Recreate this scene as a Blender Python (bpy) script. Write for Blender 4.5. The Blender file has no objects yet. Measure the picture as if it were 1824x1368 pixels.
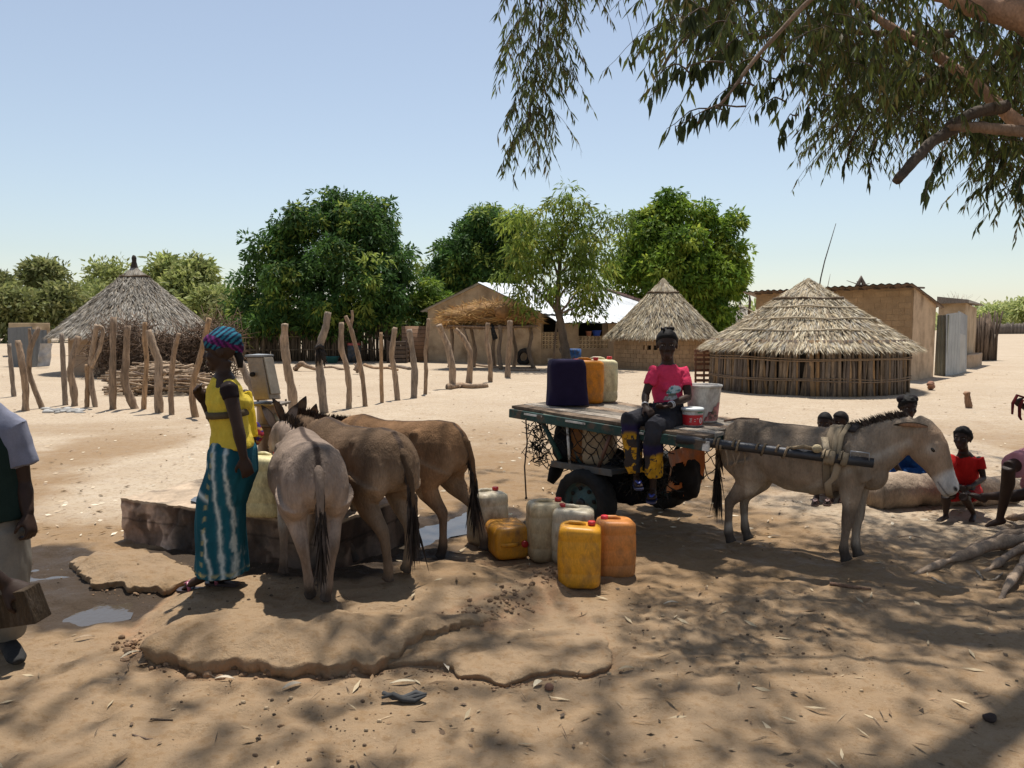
import bpy, math, random
import numpy as np
from mathutils import Vector, Matrix
R = math.radians
rng = np.random.default_rng(11)
random.seed(11)
sc = bpy.context.scene
COL = sc.collection
# ------------------------------------------------------------------ camera model (photo pixels 1824 x 1368)
F, CX, CY, HZ, CAMZ = 1378.0, 912.0, 684.0, 577.0, 1.7
PITCH = math.atan((CY - HZ) / F)
cp, sp = math.cos(PITCH), math.sin(PITCH)

def ray(px, py):
    u = (px - CX) / F
    v = -(py - CY) / F
    return np.array([u, cp + v * sp, -sp + v * cp])

def at(px, py, Y):
    d = ray(px, py)
    return np.array([0, 0, CAMZ]) + d * (Y / d[1])

def G(px, py, z=0.0):
    d = ray(px, py)
    return np.array([0, 0, CAMZ]) + d * ((z - CAMZ) / d[2])

def nrm(v):
    v = np.asarray(v, float)
    n = np.linalg.norm(v, axis=-1, keepdims=True)
    return v / np.maximum(n, 1e-9)

def V3(*a):
    return np.array(a, float)

# ------------------------------------------------------------------ value noise
def _hash(ix, iy, iz, seed):
    h = (ix * 374761393 + iy * 668265263 + iz * 1440662683 + seed * 974711) & 0xffffffff
    h = ((h ^ (h >> 13)) * 1274126177) & 0xffffffff
    h = ((h ^ (h >> 16)) * 2246822519) & 0xffffffff
    return ((h ^ (h >> 15)) & 0xffffff) / float(0xffffff)

def vn(p, seed=0):
    p = np.asarray(p, float)
    i = np.floor(p).astype(np.int64)
    f = p - i
    f = f * f * (3 - 2 * f)
    r = 0
    for dx in (0, 1):
        for dy in (0, 1):
            for dz in (0, 1):
                w = (f[:, 0] if dx else 1 - f[:, 0]) * (f[:, 1] if dy else 1 - f[:, 1]) * (f[:, 2] if dz else 1 - f[:, 2])
                r = r + w * _hash(i[:, 0] + dx, i[:, 1] + dy, i[:, 2] + dz, seed)
    return r

def fbm(p, octv=4, seed=0):
    p = np.asarray(p, float)
    a, s, t = 1.0, 0, 0
    for k in range(octv):
        s = s + a * (vn(p, seed + k * 17) - .5)
        t += a
        p = p * 2.03 + 3.1
        a *= .5
    return s / t * 2

def sstep(a, b, x):
    t = np.clip((x - a) / (b - a), 0, 1)
    return t * t * (3 - 2 * t)

# ------------------------------------------------------------------ mesh builder
def frames(P, side=None):
    T = np.gradient(P, axis=0) if len(P) > 2 else np.repeat((P[1] - P[0])[None], 2, 0)
    T = nrm(T)
    S = np.zeros_like(P)
    if side is not None:
        s0 = np.asarray(side, float)
        for i in range(len(P)):
            s = s0 - T[i] * s0.dot(T[i])
            S[i] = nrm(s)
    else:
        a = V3(0, 0, 1) if abs(T[0][2]) < .9 else V3(1, 0, 0)
        s = nrm(np.cross(a, T[0]))
        for i in range(len(P)):
            s = nrm(s - T[i] * s.dot(T[i]))
            S[i] = s
    return T, S, np.cross(T, S)

class MB:
    def __init__(s):
        s.V, s.C, s.n, s.F = [], [], 0, {}
        s.mats = None

    def add(s, v, faces, col=None):
        v = np.asarray(v, float).reshape(-1, 3)
        if isinstance(faces, np.ndarray):
            faces = [faces]
        else:
            d = {}
            for f in faces:
                d.setdefault(len(f), []).append(f)
            faces = [np.array(x) for x in d.values()]
        for f in faces:
            s.F.setdefault(f.shape[1], []).append(f + s.n)
        s.V.append(v)
        c = np.ones((len(v), 3)) * (.5 if col is None else np.asarray(col, float))
        s.C.append(c)
        s.n += len(v)

    def box(s, c, size, ax=None, col=None):
        c = np.asarray(c, float)
        h = np.asarray(size, float) / 2
        A = np.eye(3) if ax is None else np.asarray(ax, float)
        k = np.array([[-1, -1, -1], [1, -1, -1], [1, 1, -1], [-1, 1, -1], [-1, -1, 1], [1, -1, 1], [1, 1, 1], [-1, 1, 1]])
        s.add(c + (k * h) @ A, [(0, 3, 2, 1), (4, 5, 6, 7), (0, 1, 5, 4), (1, 2, 6, 5), (2, 3, 7, 6), (3, 0, 4, 7)], col)

    def wall(s, a, b, z0, z1, th=.15, col=None, off=0):
        a, b = V3(a[0], a[1], 0), V3(b[0], b[1], 0)
        d = nrm(b - a)
        n = V3(-d[1], d[0], 0)
        c = (a + b) / 2 + n * (th / 2 + off)
        c[2] = (z0 + z1) / 2
        s.box(c, (np.linalg.norm(b - a), th, z1 - z0), [d, n, (0, 0, 1)], col)

    def tube(s, P, r, n=8, col=None, side=None, jit=0, sq=1.0):
        P = np.asarray(P, float)
        r = np.asarray(r, float)
        if r.ndim == 0:
            r = np.full(len(P), float(r))
        if r.ndim == 1:
            r = np.stack([r, r], 1)
        T, S, B = frames(P, side)
        th = np.linspace(0, 2 * np.pi, n, endpoint=False)
        cs, sn = np.cos(th), np.sin(th)
        if sq != 1.0:
            cs = np.sign(cs) * np.abs(cs) ** sq
            sn = np.sign(sn) * np.abs(sn) ** sq
        v = P[:, None] + S[:, None] * (cs[None, :, None] * r[:, 0, None, None]) + B[:, None] * (sn[None, :, None] * r[:, 1, None, None])
        if jit:
            v = v + rng.normal(0, jit, v.shape)
        m = len(P)
        i = np.arange(m - 1)[:, None] * n + np.arange(n)[None]
        j = np.arange(m - 1)[:, None] * n + (np.arange(n)[None] + 1) % n
        q = np.stack([i, j, j + n, i + n], -1).reshape(-1, 4)
        c = None
        if col is not None:
            c = np.asarray(col, float)
            if c.ndim == 2:
                c = np.repeat(c, n, 0)
        k = s.n
        s.add(v.reshape(-1, 3), q, c)
        s.F.setdefault(n, []).append(np.array([list(range(n))[::-1], list(range((m - 1) * n, m * n))]) + k)

    def ball(s, c, r, n=14, m=9, ax=None, col=None):
        r = np.ones(3) * np.asarray(r, float)
        A = np.eye(3) if ax is None else np.asarray(ax, float)
        ph = np.linspace(0, np.pi, m + 1)[1:-1]
        th = np.linspace(0, 2 * np.pi, n, endpoint=False)
        v = np.stack([np.outer(np.sin(ph), np.cos(th)), np.outer(np.sin(ph), np.sin(th)), np.outer(np.cos(ph), np.ones(n))], -1).reshape(-1, 3)
        v = np.vstack([v, [[0, 0, 1], [0, 0, -1]]])
        fs = []
        for i in range(m - 2):
            for j in range(n):
                fs.append((i * n + j, (i + 1) * n + j, (i + 1) * n + (j + 1) % n, i * n + (j + 1) % n))
        t, b = len(v) - 2, len(v) - 1
        for j in range(n):
            fs.append((t, j, (j + 1) % n))
            fs.append((b, (m - 2) * n + (j + 1) % n, (m - 2) * n + j))
        s.add(np.asarray(c, float) + (v * r) @ A, fs, col)

    def quads(s, Q, col=None):
        Q = np.asarray(Q, float)
        N = len(Q)
        c = None
        if col is not None:
            c = np.asarray(col, float)
            if c.ndim == 2 and len(c) == N:
                c = np.repeat(c, 4, 0)
        s.add(Q.reshape(-1, 3), np.arange(N * 4).reshape(-1, 4), c)

    def leaves(s, P, D, S, L, W, col=None, mid=.45, bend=0.0):
        """diamond leaves: base P, direction D, side S"""
        P, D, S = np.asarray(P), np.asarray(D), np.asarray(S)
        L = np.broadcast_to(np.asarray(L, float), (len(P),))[:, None]
        W = np.broadcast_to(np.asarray(W, float), (len(P),))[:, None]
        m = P + D * L * mid
        t = P + D * L + V3(0, 0, -1) * (bend * L)
        s.quads(np.stack([P, m + S * W / 2, t, m - S * W / 2], 1), col)

    def lathe(s, c, prof, n=24, col=None, jit=0):
        """prof: list of (r, z)"""
        c = np.asarray(c, float)
        prof = np.asarray(prof, float)
        th = np.linspace(0, 2 * np.pi, n, endpoint=False)
        v = np.stack([prof[:, 0, None] * np.cos(th), prof[:, 0, None] * np.sin(th), np.repeat(prof[:, 1, None], n, 1)], -1)
        if jit:
            v = v + rng.normal(0, jit, v.shape)
        m = len(prof)
        i = np.arange(m - 1)[:, None] * n + np.arange(n)[None]
        j = np.arange(m - 1)[:, None] * n + (np.arange(n)[None] + 1) % n
        s.add(c + v.reshape(-1, 3), np.stack([i, j, j + n, i + n], -1).reshape(-1, 4), col)

    def poly(s, pts, col=None):
        s.add(pts, [tuple(range(len(pts)))], col)

    def mesh(s, name, smooth=True):
        me = bpy.data.meshes.new(name)
        V = np.vstack(s.V)
        C = np.vstack(s.C)
        me.vertices.add(len(V))
        me.vertices.foreach_set('co', V.astype(np.float32).ravel())
        loops, starts, k = [], [], 0
        for m, fl in s.F.items():
            f = np.vstack(fl)
            loops.append(f.ravel())
            starts.append(k + np.arange(len(f)) * m)
            k += f.size
        loops = np.concatenate(loops)
        starts = np.concatenate(starts)
        me.loops.add(len(loops))
        me.loops.foreach_set('vertex_index', loops.astype(np.int32))
        me.polygons.add(len(starts))
        me.polygons.foreach_set('loop_start', starts.astype(np.int32))
        me.update(calc_edges=True)
        me.polygons.foreach_set('use_smooth', np.full(len(starts), smooth))
        a = me.color_attributes.new('Col', 'FLOAT_COLOR', 'POINT')
        a.data.foreach_set('color', np.hstack([C, np.ones((len(C), 1))]).astype(np.float32).ravel())
        return me

    def build(s, name, m, parent=None, smooth=True, local=False, bev=0):
        if parent is not None and not local:
            L = np.array(parent['_o'])
            s.V = [v - L for v in s.V]
        o = bpy.data.objects.new(name, s.mesh(name, smooth))
        COL.objects.link(o)
        o.data.materials.append(m)
        if bev:
            b = o.modifiers.new('bevel', 'BEVEL')
            b.width = bev
            b.segments = 2
            b.limit_method = 'ANGLE'
        if parent is not None:
            o.parent = parent
            o['_o'] = list(parent['_o'])
        return o

    def solo(s, name, m, label, cat, group=None, smooth=True, loc=None, kind=None, bev=0):
        """a thing that is one mesh; origin at its base"""
        V = np.vstack(s.V)
        if loc is None:
            loc = V3((V[:, 0].min() + V[:, 0].max()) / 2, (V[:, 1].min() + V[:, 1].max()) / 2, V[:, 2].min())
        s.V = [v - loc for v in s.V]
        o = s.build(name, m, None, smooth, bev=bev)
        o.location = loc
        o['_o'] = list(map(float, loc))
        return tag(o, label, cat, group, kind)

def tag(o, label=None, cat=None, group=None, kind=None):
    if label: o['label'] = label
    if cat: o['category'] = cat
    if group: o['group'] = group
    if kind: o['kind'] = kind
    return o

def thing(name, label, cat, loc, group=None, rotz=0):
    o = bpy.data.objects.new(name, None)
    o.empty_display_size = .2
    COL.objects.link(o)
    o.location = tuple(float(x) for x in loc)
    o.rotation_euler = (0, 0, rotz)
    o['_o'] = [float(x) for x in loc]
    return tag(o, label, cat, group)

def fuse(mb, voxel=.01, it=3, fac=.5):
    """one continuous surface out of overlapping lofts"""
    o = bpy.data.objects.new('tmp', mb.mesh('tmp'))
    COL.objects.link(o)
    r = o.modifiers.new('r', 'REMESH')
    r.mode = 'VOXEL'
    r.voxel_size = voxel
    r.adaptivity = 0
    if it:
        s = o.modifiers.new('s', 'SMOOTH')
        s.factor = fac
        s.iterations = it
    dg = bpy.context.evaluated_depsgraph_get()
    me = bpy.data.meshes.new_from_object(o.evaluated_get(dg))
    n = len(me.vertices)
    V = np.zeros(n * 3, np.float32)
    me.vertices.foreach_get('co', V)
    N = np.zeros(n * 3, np.float32)
    me.vertices.foreach_get('normal', N)
    fc = np.zeros(len(me.polygons) * 4, np.int32)
    me.loops.foreach_get('vertex_index', fc)
    tm = o.data
    bpy.data.objects.remove(o)
    bpy.data.meshes.remove(me)
    bpy.data.meshes.remove(tm)
    return V.reshape(-1, 3).astype(float), N.reshape(-1, 3).astype(float), fc.reshape(-1, 4)

def fused(mb, colf, voxel=.01, it=3, fold=0, fs=8, seed=0, stretch=(1, 1, .35)):
    V, N, f = fuse(mb, voxel, it)
    if fold:
        w = fbm(V * fs * np.array(stretch), 3, seed)
        V = V + N * (w * fold)[:, None]
    out = MB()
    out.add(V, f, colf(V, N) if callable(colf) else colf)
    return out

# ------------------------------------------------------------------ materials
def mat(name, base='attr', rough=.85, var=.18, nscale=8., bump=.0, bscale=40., spec=.25, metal=0., col2=None, cover=.5,
        soft=.12, c2scale=3., trans=0., stretch=None, fine=0., wave=None):
    m = bpy.data.materials.new(name)
    m.use_nodes = True
    nt = m.node_tree
    N, Lk = nt.nodes, nt.links
    b = N['Principled BSDF']
    tc = N.new('ShaderNodeTexCoord')
    vec = tc.outputs['Object']
    if stretch:
        mp = N.new('ShaderNodeMapping')
        mp.inputs['Scale'].default_value = stretch
        Lk.new(vec, mp.inputs['Vector'])
        vec = mp.outputs['Vector']

    def noise(scale, det=5, rg=.6):
        n = N.new('ShaderNodeTexNoise')
        n.inputs['Scale'].default_value = scale
        n.inputs['Detail'].default_value = det
        n.inputs['Roughness'].default_value = rg
        Lk.new(vec, n.inputs['Vector'])
        return n.outputs['Fac']

    def mix(fac, a, c, typ='MIX'):
        x = N.new('ShaderNodeMix')
        x.data_type = 'RGBA'
        x.blend_type = typ
        for sock, val in ((x.inputs[0], fac), (x.inputs[6], a), (x.inputs[7], c)):
            if hasattr(val, 'links'):
                Lk.new(val, sock)
            else:
                sock.default_value = val if not isinstance(val, tuple) or len(val) == 4 else (*val, 1)
        return x.outputs[2]

    def ramp(inp, a, c, lo, hi):
        r = N.new('ShaderNodeMapRange')
        r.inputs[1].default_value = lo
        r.inputs[2].default_value = hi
        r.inputs[3].default_value = a
        r.inputs[4].default_value = c
        Lk.new(inp, r.inputs[0])
        return r.outputs[0]

    if base == 'attr':
        a = N.new('ShaderNodeAttribute')
        a.attribute_name = 'Col'
        c = a.outputs['Color']
    else:
        rgb = N.new('ShaderNodeRGB')
        rgb.outputs[0].default_value = (*base, 1)
        c = rgb.outputs[0]
    if col2:
        c = mix(ramp(noise(c2scale), 0, 1, cover - soft, cover + soft), c, (*col2, 1))
    if var:
        f = ramp(noise(nscale), 1 - var * 1.6, 1 + var * 1.6, .25, .75)
        cc = N.new('ShaderNodeCombineColor')
        for i in range(3):
            Lk.new(f, cc.inputs[i])
        c = mix(1.0, c, cc.outputs[0], 'MULTIPLY')
    if fine:
        f = ramp(noise(nscale * 14, 2), 1 - fine, 1 + fine, .3, .7)
        cc = N.new('ShaderNodeCombineColor')
        for i in range(3):
            Lk.new(f, cc.inputs[i])
        c = mix(1.0, c, cc.outputs[0], 'MULTIPLY')
    Lk.new(c, b.inputs['Base Color'])
    b.inputs['Roughness'].default_value = rough
    b.inputs['Specular IOR Level'].default_value = spec
    b.inputs['Metallic'].default_value = metal
    if bump:
        bp = N.new('ShaderNodeBump')
        bp.inputs['Strength'].default_value = min(1, bump)
        bp.inputs['Distance'].default_value = .02 * max(1, bump)
        if wave:
            w = N.new('ShaderNodeTexWave')
            w.bands_direction = wave[0]
            w.inputs['Scale'].default_value = wave[1]
            Lk.new(tc.outputs['Object'], w.inputs['Vector'])
            Lk.new(w.outputs['Fac'], bp.inputs['Height'])
        else:
            Lk.new(noise(bscale, 6), bp.inputs['Height'])
        Lk.new(bp.outputs['Normal'], b.inputs['Normal'])
    if trans:
        t = N.new('ShaderNodeBsdfTranslucent')
        Lk.new(c, t.inputs['Color'])
        ms = N.new('ShaderNodeMixShader')
        ms.inputs[0].default_value = trans
        Lk.new(b.outputs[0], ms.inputs[1])
        Lk.new(t.outputs[0], ms.inputs[2])
        Lk.new(ms.outputs[0], N['Material Output'].inputs[0])
    return m

M = dict(
    wood=mat('weathered_wood', 'attr', .9, .28, 6, .7, 30, stretch=(3, 3, .6), fine=.2, col2=(.10, .075, .055), cover=.64, soft=.12, c2scale=9),
    thatch=mat('dry_thatch', 'attr', .85, .12, 4, trans=.12),
    leaf=mat('tree_leaf', 'attr', .6, .3, .7, spec=.18, trans=.4),
    gum=mat('gum_leaf', 'attr', .55, .25, 3, spec=.2, trans=.38),
    bark=mat('tree_bark', 'attr', .9, .3, 5, .9, 22, stretch=(1, 1, .45), fine=.2),
    plaster=mat('mud_plaster', 'attr', .95, .12, 2.2, .4, 20, col2=(.23, .155, .09), cover=.60, soft=.12, c2scale=1.3, fine=.08),
    brick=mat('mud_brick', 'attr', .95, .16, 3, .5, 15, fine=.08),
    zinc=mat('zinc_sheet', 'attr', .45, .12, 1.5, .6, 1, spec=.5, metal=.3, wave=('X', 5), fine=.05),
    metal=mat('worn_metal', 'attr', .5, .25, 5, .15, 30, spec=.5, metal=.55, fine=.08),
    paint=mat('chipped_paint', 'attr', .6, .3, 7, .25, 40, spec=.35, col2=(.09, .065, .045), cover=.57, soft=.05, c2scale=11, fine=.15),
    rubber=mat('dusty_rubber', (.018, .017, .016), .85, .35, 8, .3, 60),
    concrete=mat('stained_concrete', 'attr', .9, .25, 3, .7, 12, col2=(.05, .042, .036), cover=.62, soft=.12, c2scale=2.2, fine=.12),
    plastic=mat('dirty_plastic', 'attr', .45, .16, 7, .12, 14, spec=.35, col2=(.15, .085, .045), cover=.62, soft=.14, c2scale=8, trans=.12, fine=.12, stretch=(1, 1, .5)),
    cap=mat('plastic_cap', 'attr', .4, .1, 9, spec=.4),
    coat=mat('donkey_coat', 'attr', .92, .22, 7, .6, 85, spec=.08, fine=.12, stretch=(1, 1, .35)),
    hair=mat('coarse_hair', 'attr', .75, .3, 20, spec=.2),
    skin=mat('dark_skin', 'attr', .55, .12, 12, .06, 60, spec=.2),
    cloth=mat('cotton_cloth', 'attr', .9, .1, 12, .15, 120, spec=.12, fine=.06),
    rope=mat('hemp_rope', 'attr', .95, .25, 40, .6, 140),
    hay=mat('straw', 'attr', .85, .15, 8, trans=.1),
    dark=mat('interior_shade', (.02, .017, .014), .95, .2, 4),  # near black base stands for the shade inside rooms and holes
    stone=mat('field_stone', 'attr', .95, .2, 8, .6, 30),
    litter=mat('dry_leaf', 'attr', .8, .15, 9),
    eye=mat('eye_gloss', 'attr', .15, 0, spec=.5),
)
def water_mat():
    m = bpy.data.materials.new('muddy_water')
    m.use_nodes = True
    nt = m.node_tree
    b = nt.nodes['Principled BSDF']
    b.inputs['Base Color'].default_value = (.07, .055, .04, 1)
    b.inputs['Roughness'].default_value = .06
    b.inputs['Specular IOR Level'].default_value = .6
    n = nt.nodes.new('ShaderNodeTexNoise')
    n.inputs['Scale'].default_value = 14
    bp = nt.nodes.new('ShaderNodeBump')
    bp.inputs['Strength'].default_value = .15
    bp.inputs['Distance'].default_value = .01
    nt.links.new(n.outputs['Fac'], bp.inputs['Height'])
    nt.links.new(bp.outputs['Normal'], b.inputs['Normal'])
    return m
M['water'] = water_mat()

# ------------------------------------------------------------------ camera, light, sky
cam = bpy.data.cameras.new('camera')
cam.sensor_fit = 'HORIZONTAL'
cam.sensor_width = 36
cam.lens = 36 * F / 1824
cam.clip_start = .05
cam.clip_end = 6000
co = bpy.data.objects.new('camera', cam)
COL.objects.link(co)
co.location = (0, 0, CAMZ)
co.rotation_euler = (R(90) - PITCH, 0, 0)
sc.camera = co

SUN_EL, SUN_AZ = 72.0, 6.0          # azimuth measured from +Y towards +X
sd = V3(math.sin(R(SUN_AZ)) * math.cos(R(SUN_EL)), math.cos(R(SUN_AZ)) * math.cos(R(SUN_EL)), math.sin(R(SUN_EL)))
sl = bpy.data.lights.new('sun', 'SUN')
sl.energy = 4.3
sl.angle = R(.7)
sl.color = (1, .955, .88)
so = bpy.data.objects.new('sun', sl)
COL.objects.link(so)
so.rotation_euler = Vector(-sd).to_track_quat('-Z', 'Y').to_euler()
so.location = (0, 0, 30)
w = bpy.data.worlds.new('World')
sc.world = w
w.use_nodes = True
nt = w.node_tree
sky = nt.nodes.new('ShaderNodeTexSky')
sky.sky_type = 'NISHITA'
sky.sun_disc = False
sky.sun_elevation = R(SUN_EL)
sky.sun_rotation = R(SUN_AZ)
sky.altitude = 30
sky.air_density = 1.25
sky.dust_density = .3
sky.ozone_density = 3.5
hsv = nt.nodes.new('ShaderNodeHueSaturation')
hsv.inputs['Saturation'].default_value = .68
nt.links.new(sky.outputs[0], hsv.inputs['Color'])
nt.links.new(hsv.outputs[0], nt.nodes['Background'].inputs[0])
nt.nodes['Background'].inputs[1].default_value = .088
sc.view_settings.view_transform = 'Standard'
sc.view_settings.look = 'None'
sc.view_settings.exposure = .50
sc.view_settings.gamma = 1
# ------------------------------------------------------------------ ground
def gpoly(pts, z=0.0):
    return np.array([G(x, y, z)[:2] for x, y in pts])

def psd(P, poly):
    """signed distance to a polygon (positive inside)"""
    x, y = P[:, 0], P[:, 1]
    d = np.full(len(P), 1e9)
    ins = np.zeros(len(P), bool)
    for i in range(len(poly)):
        a, b = poly[i], poly[(i + 1) % len(poly)]
        e = b - a
        t = np.clip(((x - a[0]) * e[0] + (y - a[1]) * e[1]) / max(e.dot(e), 1e-9), 0, 1)
        d = np.minimum(d, (x - a[0] - t * e[0]) ** 2 + (y - a[1] - t * e[1]) ** 2)
        c = (a[1] > y) != (b[1] > y)
        xi = a[0] + (y - a[1]) / (e[1] if abs(e[1]) > 1e-9 else 1e-9) * e[0]
        ins ^= c & (x < xi)
    d = np.sqrt(d)
    return np.where(ins, d, -d)

MOUND = gpoly([(226, 1108), (262, 1062), (330, 1030), (440, 1012), (560, 1000), (640, 990), (770, 985), (880, 995), (985, 1012), (975, 1060), (900, 1090),
               (800, 1125), (700, 1150), (640, 1172), (560, 1182), (460, 1176), (350, 1176), (268, 1158)], .06)
SLAB = gpoly([(665, 1168), (720, 1130), (820, 1090), (930, 1050), (1000, 1055), (1060, 1110), (1087, 1150), (1086, 1180), (1040, 1192), (1000, 1188),
              (950, 1192), (900, 1202), (865, 1194), (820, 1190), (800, 1176), (740, 1170)], .03)
LEFT = gpoly([(130, 1000), (200, 985), (300, 995), (345, 1015), (335, 1035), (250, 1050), (170, 1040)], .04)
RIDGE = gpoly([(985, 1015), (960, 1045), (900, 1075), (830, 1105), (760, 1125)], .06)
PUD1 = gpoly([(20, 1000), (110, 985), (150, 990), (150, 1015), (200, 1045), (260, 1062), (225, 1095), (140, 1118), (90, 1100), (60, 1060), (25, 1035)])
WATS = [gpoly([(18, 1008), (110, 992), (150, 1004), (118, 1026), (40, 1036)]), gpoly([(126, 1082), (185, 1060), (238, 1068), (226, 1094), (150, 1114), (108, 1106)])]
PUD2 = gpoly([(700, 955), (780, 925), (840, 905), (900, 912), (890, 935), (800, 950), (735, 985), (640, 990), (610, 975)])

def height(P):
    P = np.asarray(P, float)
    p3 = np.column_stack([P, np.zeros(len(P))])
    r = np.hypot(P[:, 0], P[:, 1])
    near = 1 - sstep(14, 40, r)
    h = fbm(p3 * .5, 3, 3) * .05 * near + fbm(p3 * 2.6, 3, 5) * .016 * near
    h += fbm(p3 * 9, 3, 9) * .010 * (1 - sstep(6, 10, r))
    for q in range(2):      # old foot and hoof prints
        cell = .21 + .13 * q
        g_ = P / cell + q * 7.3
        ic = np.floor(g_).astype(np.int64)
        jx_, jy_, jr = (_hash(ic[:, 0], ic[:, 1], ic[:, 0] * 0 + q, s_) for s_ in (301, 302, 303))
        u_ = (g_ - ic - .3 - .4 * np.column_stack([jx_, jy_])) * cell
        rr_ = np.hypot(u_[:, 0], u_[:, 1] * (1 + .6 * (jr - .5)))
        rad_ = .035 + .04 * jr
        h += ((-np.exp(-(rr_ / rad_) ** 2 * 1.6) + .35 * np.exp(-((rr_ - rad_ * 1.35) / (.4 * rad_)) ** 2)) * .013 * (jr > .35)) * (1 - sstep(6.5, 10, r))
    lump = np.maximum(0, vn(p3 * 6.5, 31) - .62) * .05 * (1 - sstep(5, 8, r)) * sstep(.45, .6, vn(p3 * .9, 33))
    h += lump
    h -= np.maximum(0, vn(p3 * 5.2, 41) - .7) * .06 * (1 - sstep(5, 9, r))
    h += sstep(30, 300, P[:, 1]) * 0.0
    w = fbm(p3 * 7, 3, 21) * .045
    w2 = fbm(p3 * 15, 2, 22) * .02
    dr = np.full(len(P), 1e9)
    for i in range(len(RIDGE) - 1):
        a, b = RIDGE[i], RIDGE[i + 1]
        e = b - a
        t = np.clip(((P - a) @ e) / e.dot(e), 0, 1)
        dr = np.minimum(dr, np.linalg.norm(P - a - t[:, None] * e, axis=1) + i * .012)
    soft = np.exp(-(dr / .28) ** 2)
    d = psd(P, MOUND) + w * 1.1
    cl = fbm(p3 * 6.5, 3, 77)
    cr = vn(p3 * 4.2, 78)
    h += sstep(-.02 - .2 * soft, .22 + .1 * cr + .25 * soft, d) * (.06 + cl * .012 * (1 - sstep(.05, .3, d))) + sstep(0, .6, d) * .035 - np.exp(-((d + .02) / .04) ** 2) * .014 * (1 - soft)
    d = psd(P, SLAB)
    h -= np.exp(-((d + .012) / .03) ** 2) * .018 * (1 - sstep(4.0, 4.25, P[:, 1]))
    d = psd(P, LEFT)
    h += sstep(-.05, .15, d) * .04
    h += np.exp(-(dr / .12) ** 2) * (.045 + cl * .035)
    dmud = psd(P, PUD1) + w
    d1 = np.maximum(psd(P, WATS[0]), psd(P, WATS[1])) + w
    d2 = psd(P, PUD2) + w
    h = h * (1 - .8 * sstep(-.12, .05, np.maximum(d1, d2)) * (psd(P, MOUND) < .05)) - .035 * sstep(-.1, .12, np.maximum(d1, d2)) * (psd(P, MOUND) < 0)
    mud = sstep(-.3, .1, np.maximum(dmud, d2)) * (psd(P, MOUND) < 0)
    h += mud * (fbm(p3 * 5, 3, 61) * .028 + fbm(p3 * 13, 2, 62) * .012)
    return h

def gz(x, y):
    return float(height(np.array([[x, y]]))[0])

def onG(px, py):
    """ground point seen at a photo pixel, on the modelled relief"""
    z = 0.0
    for _ in range(6):
        p = G(px, py, z)
        z = .5 * z + .5 * gz(p[0], p[1])
    p = G(px, py, z)
    p[2] = gz(p[0], p[1])
    return p

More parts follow.
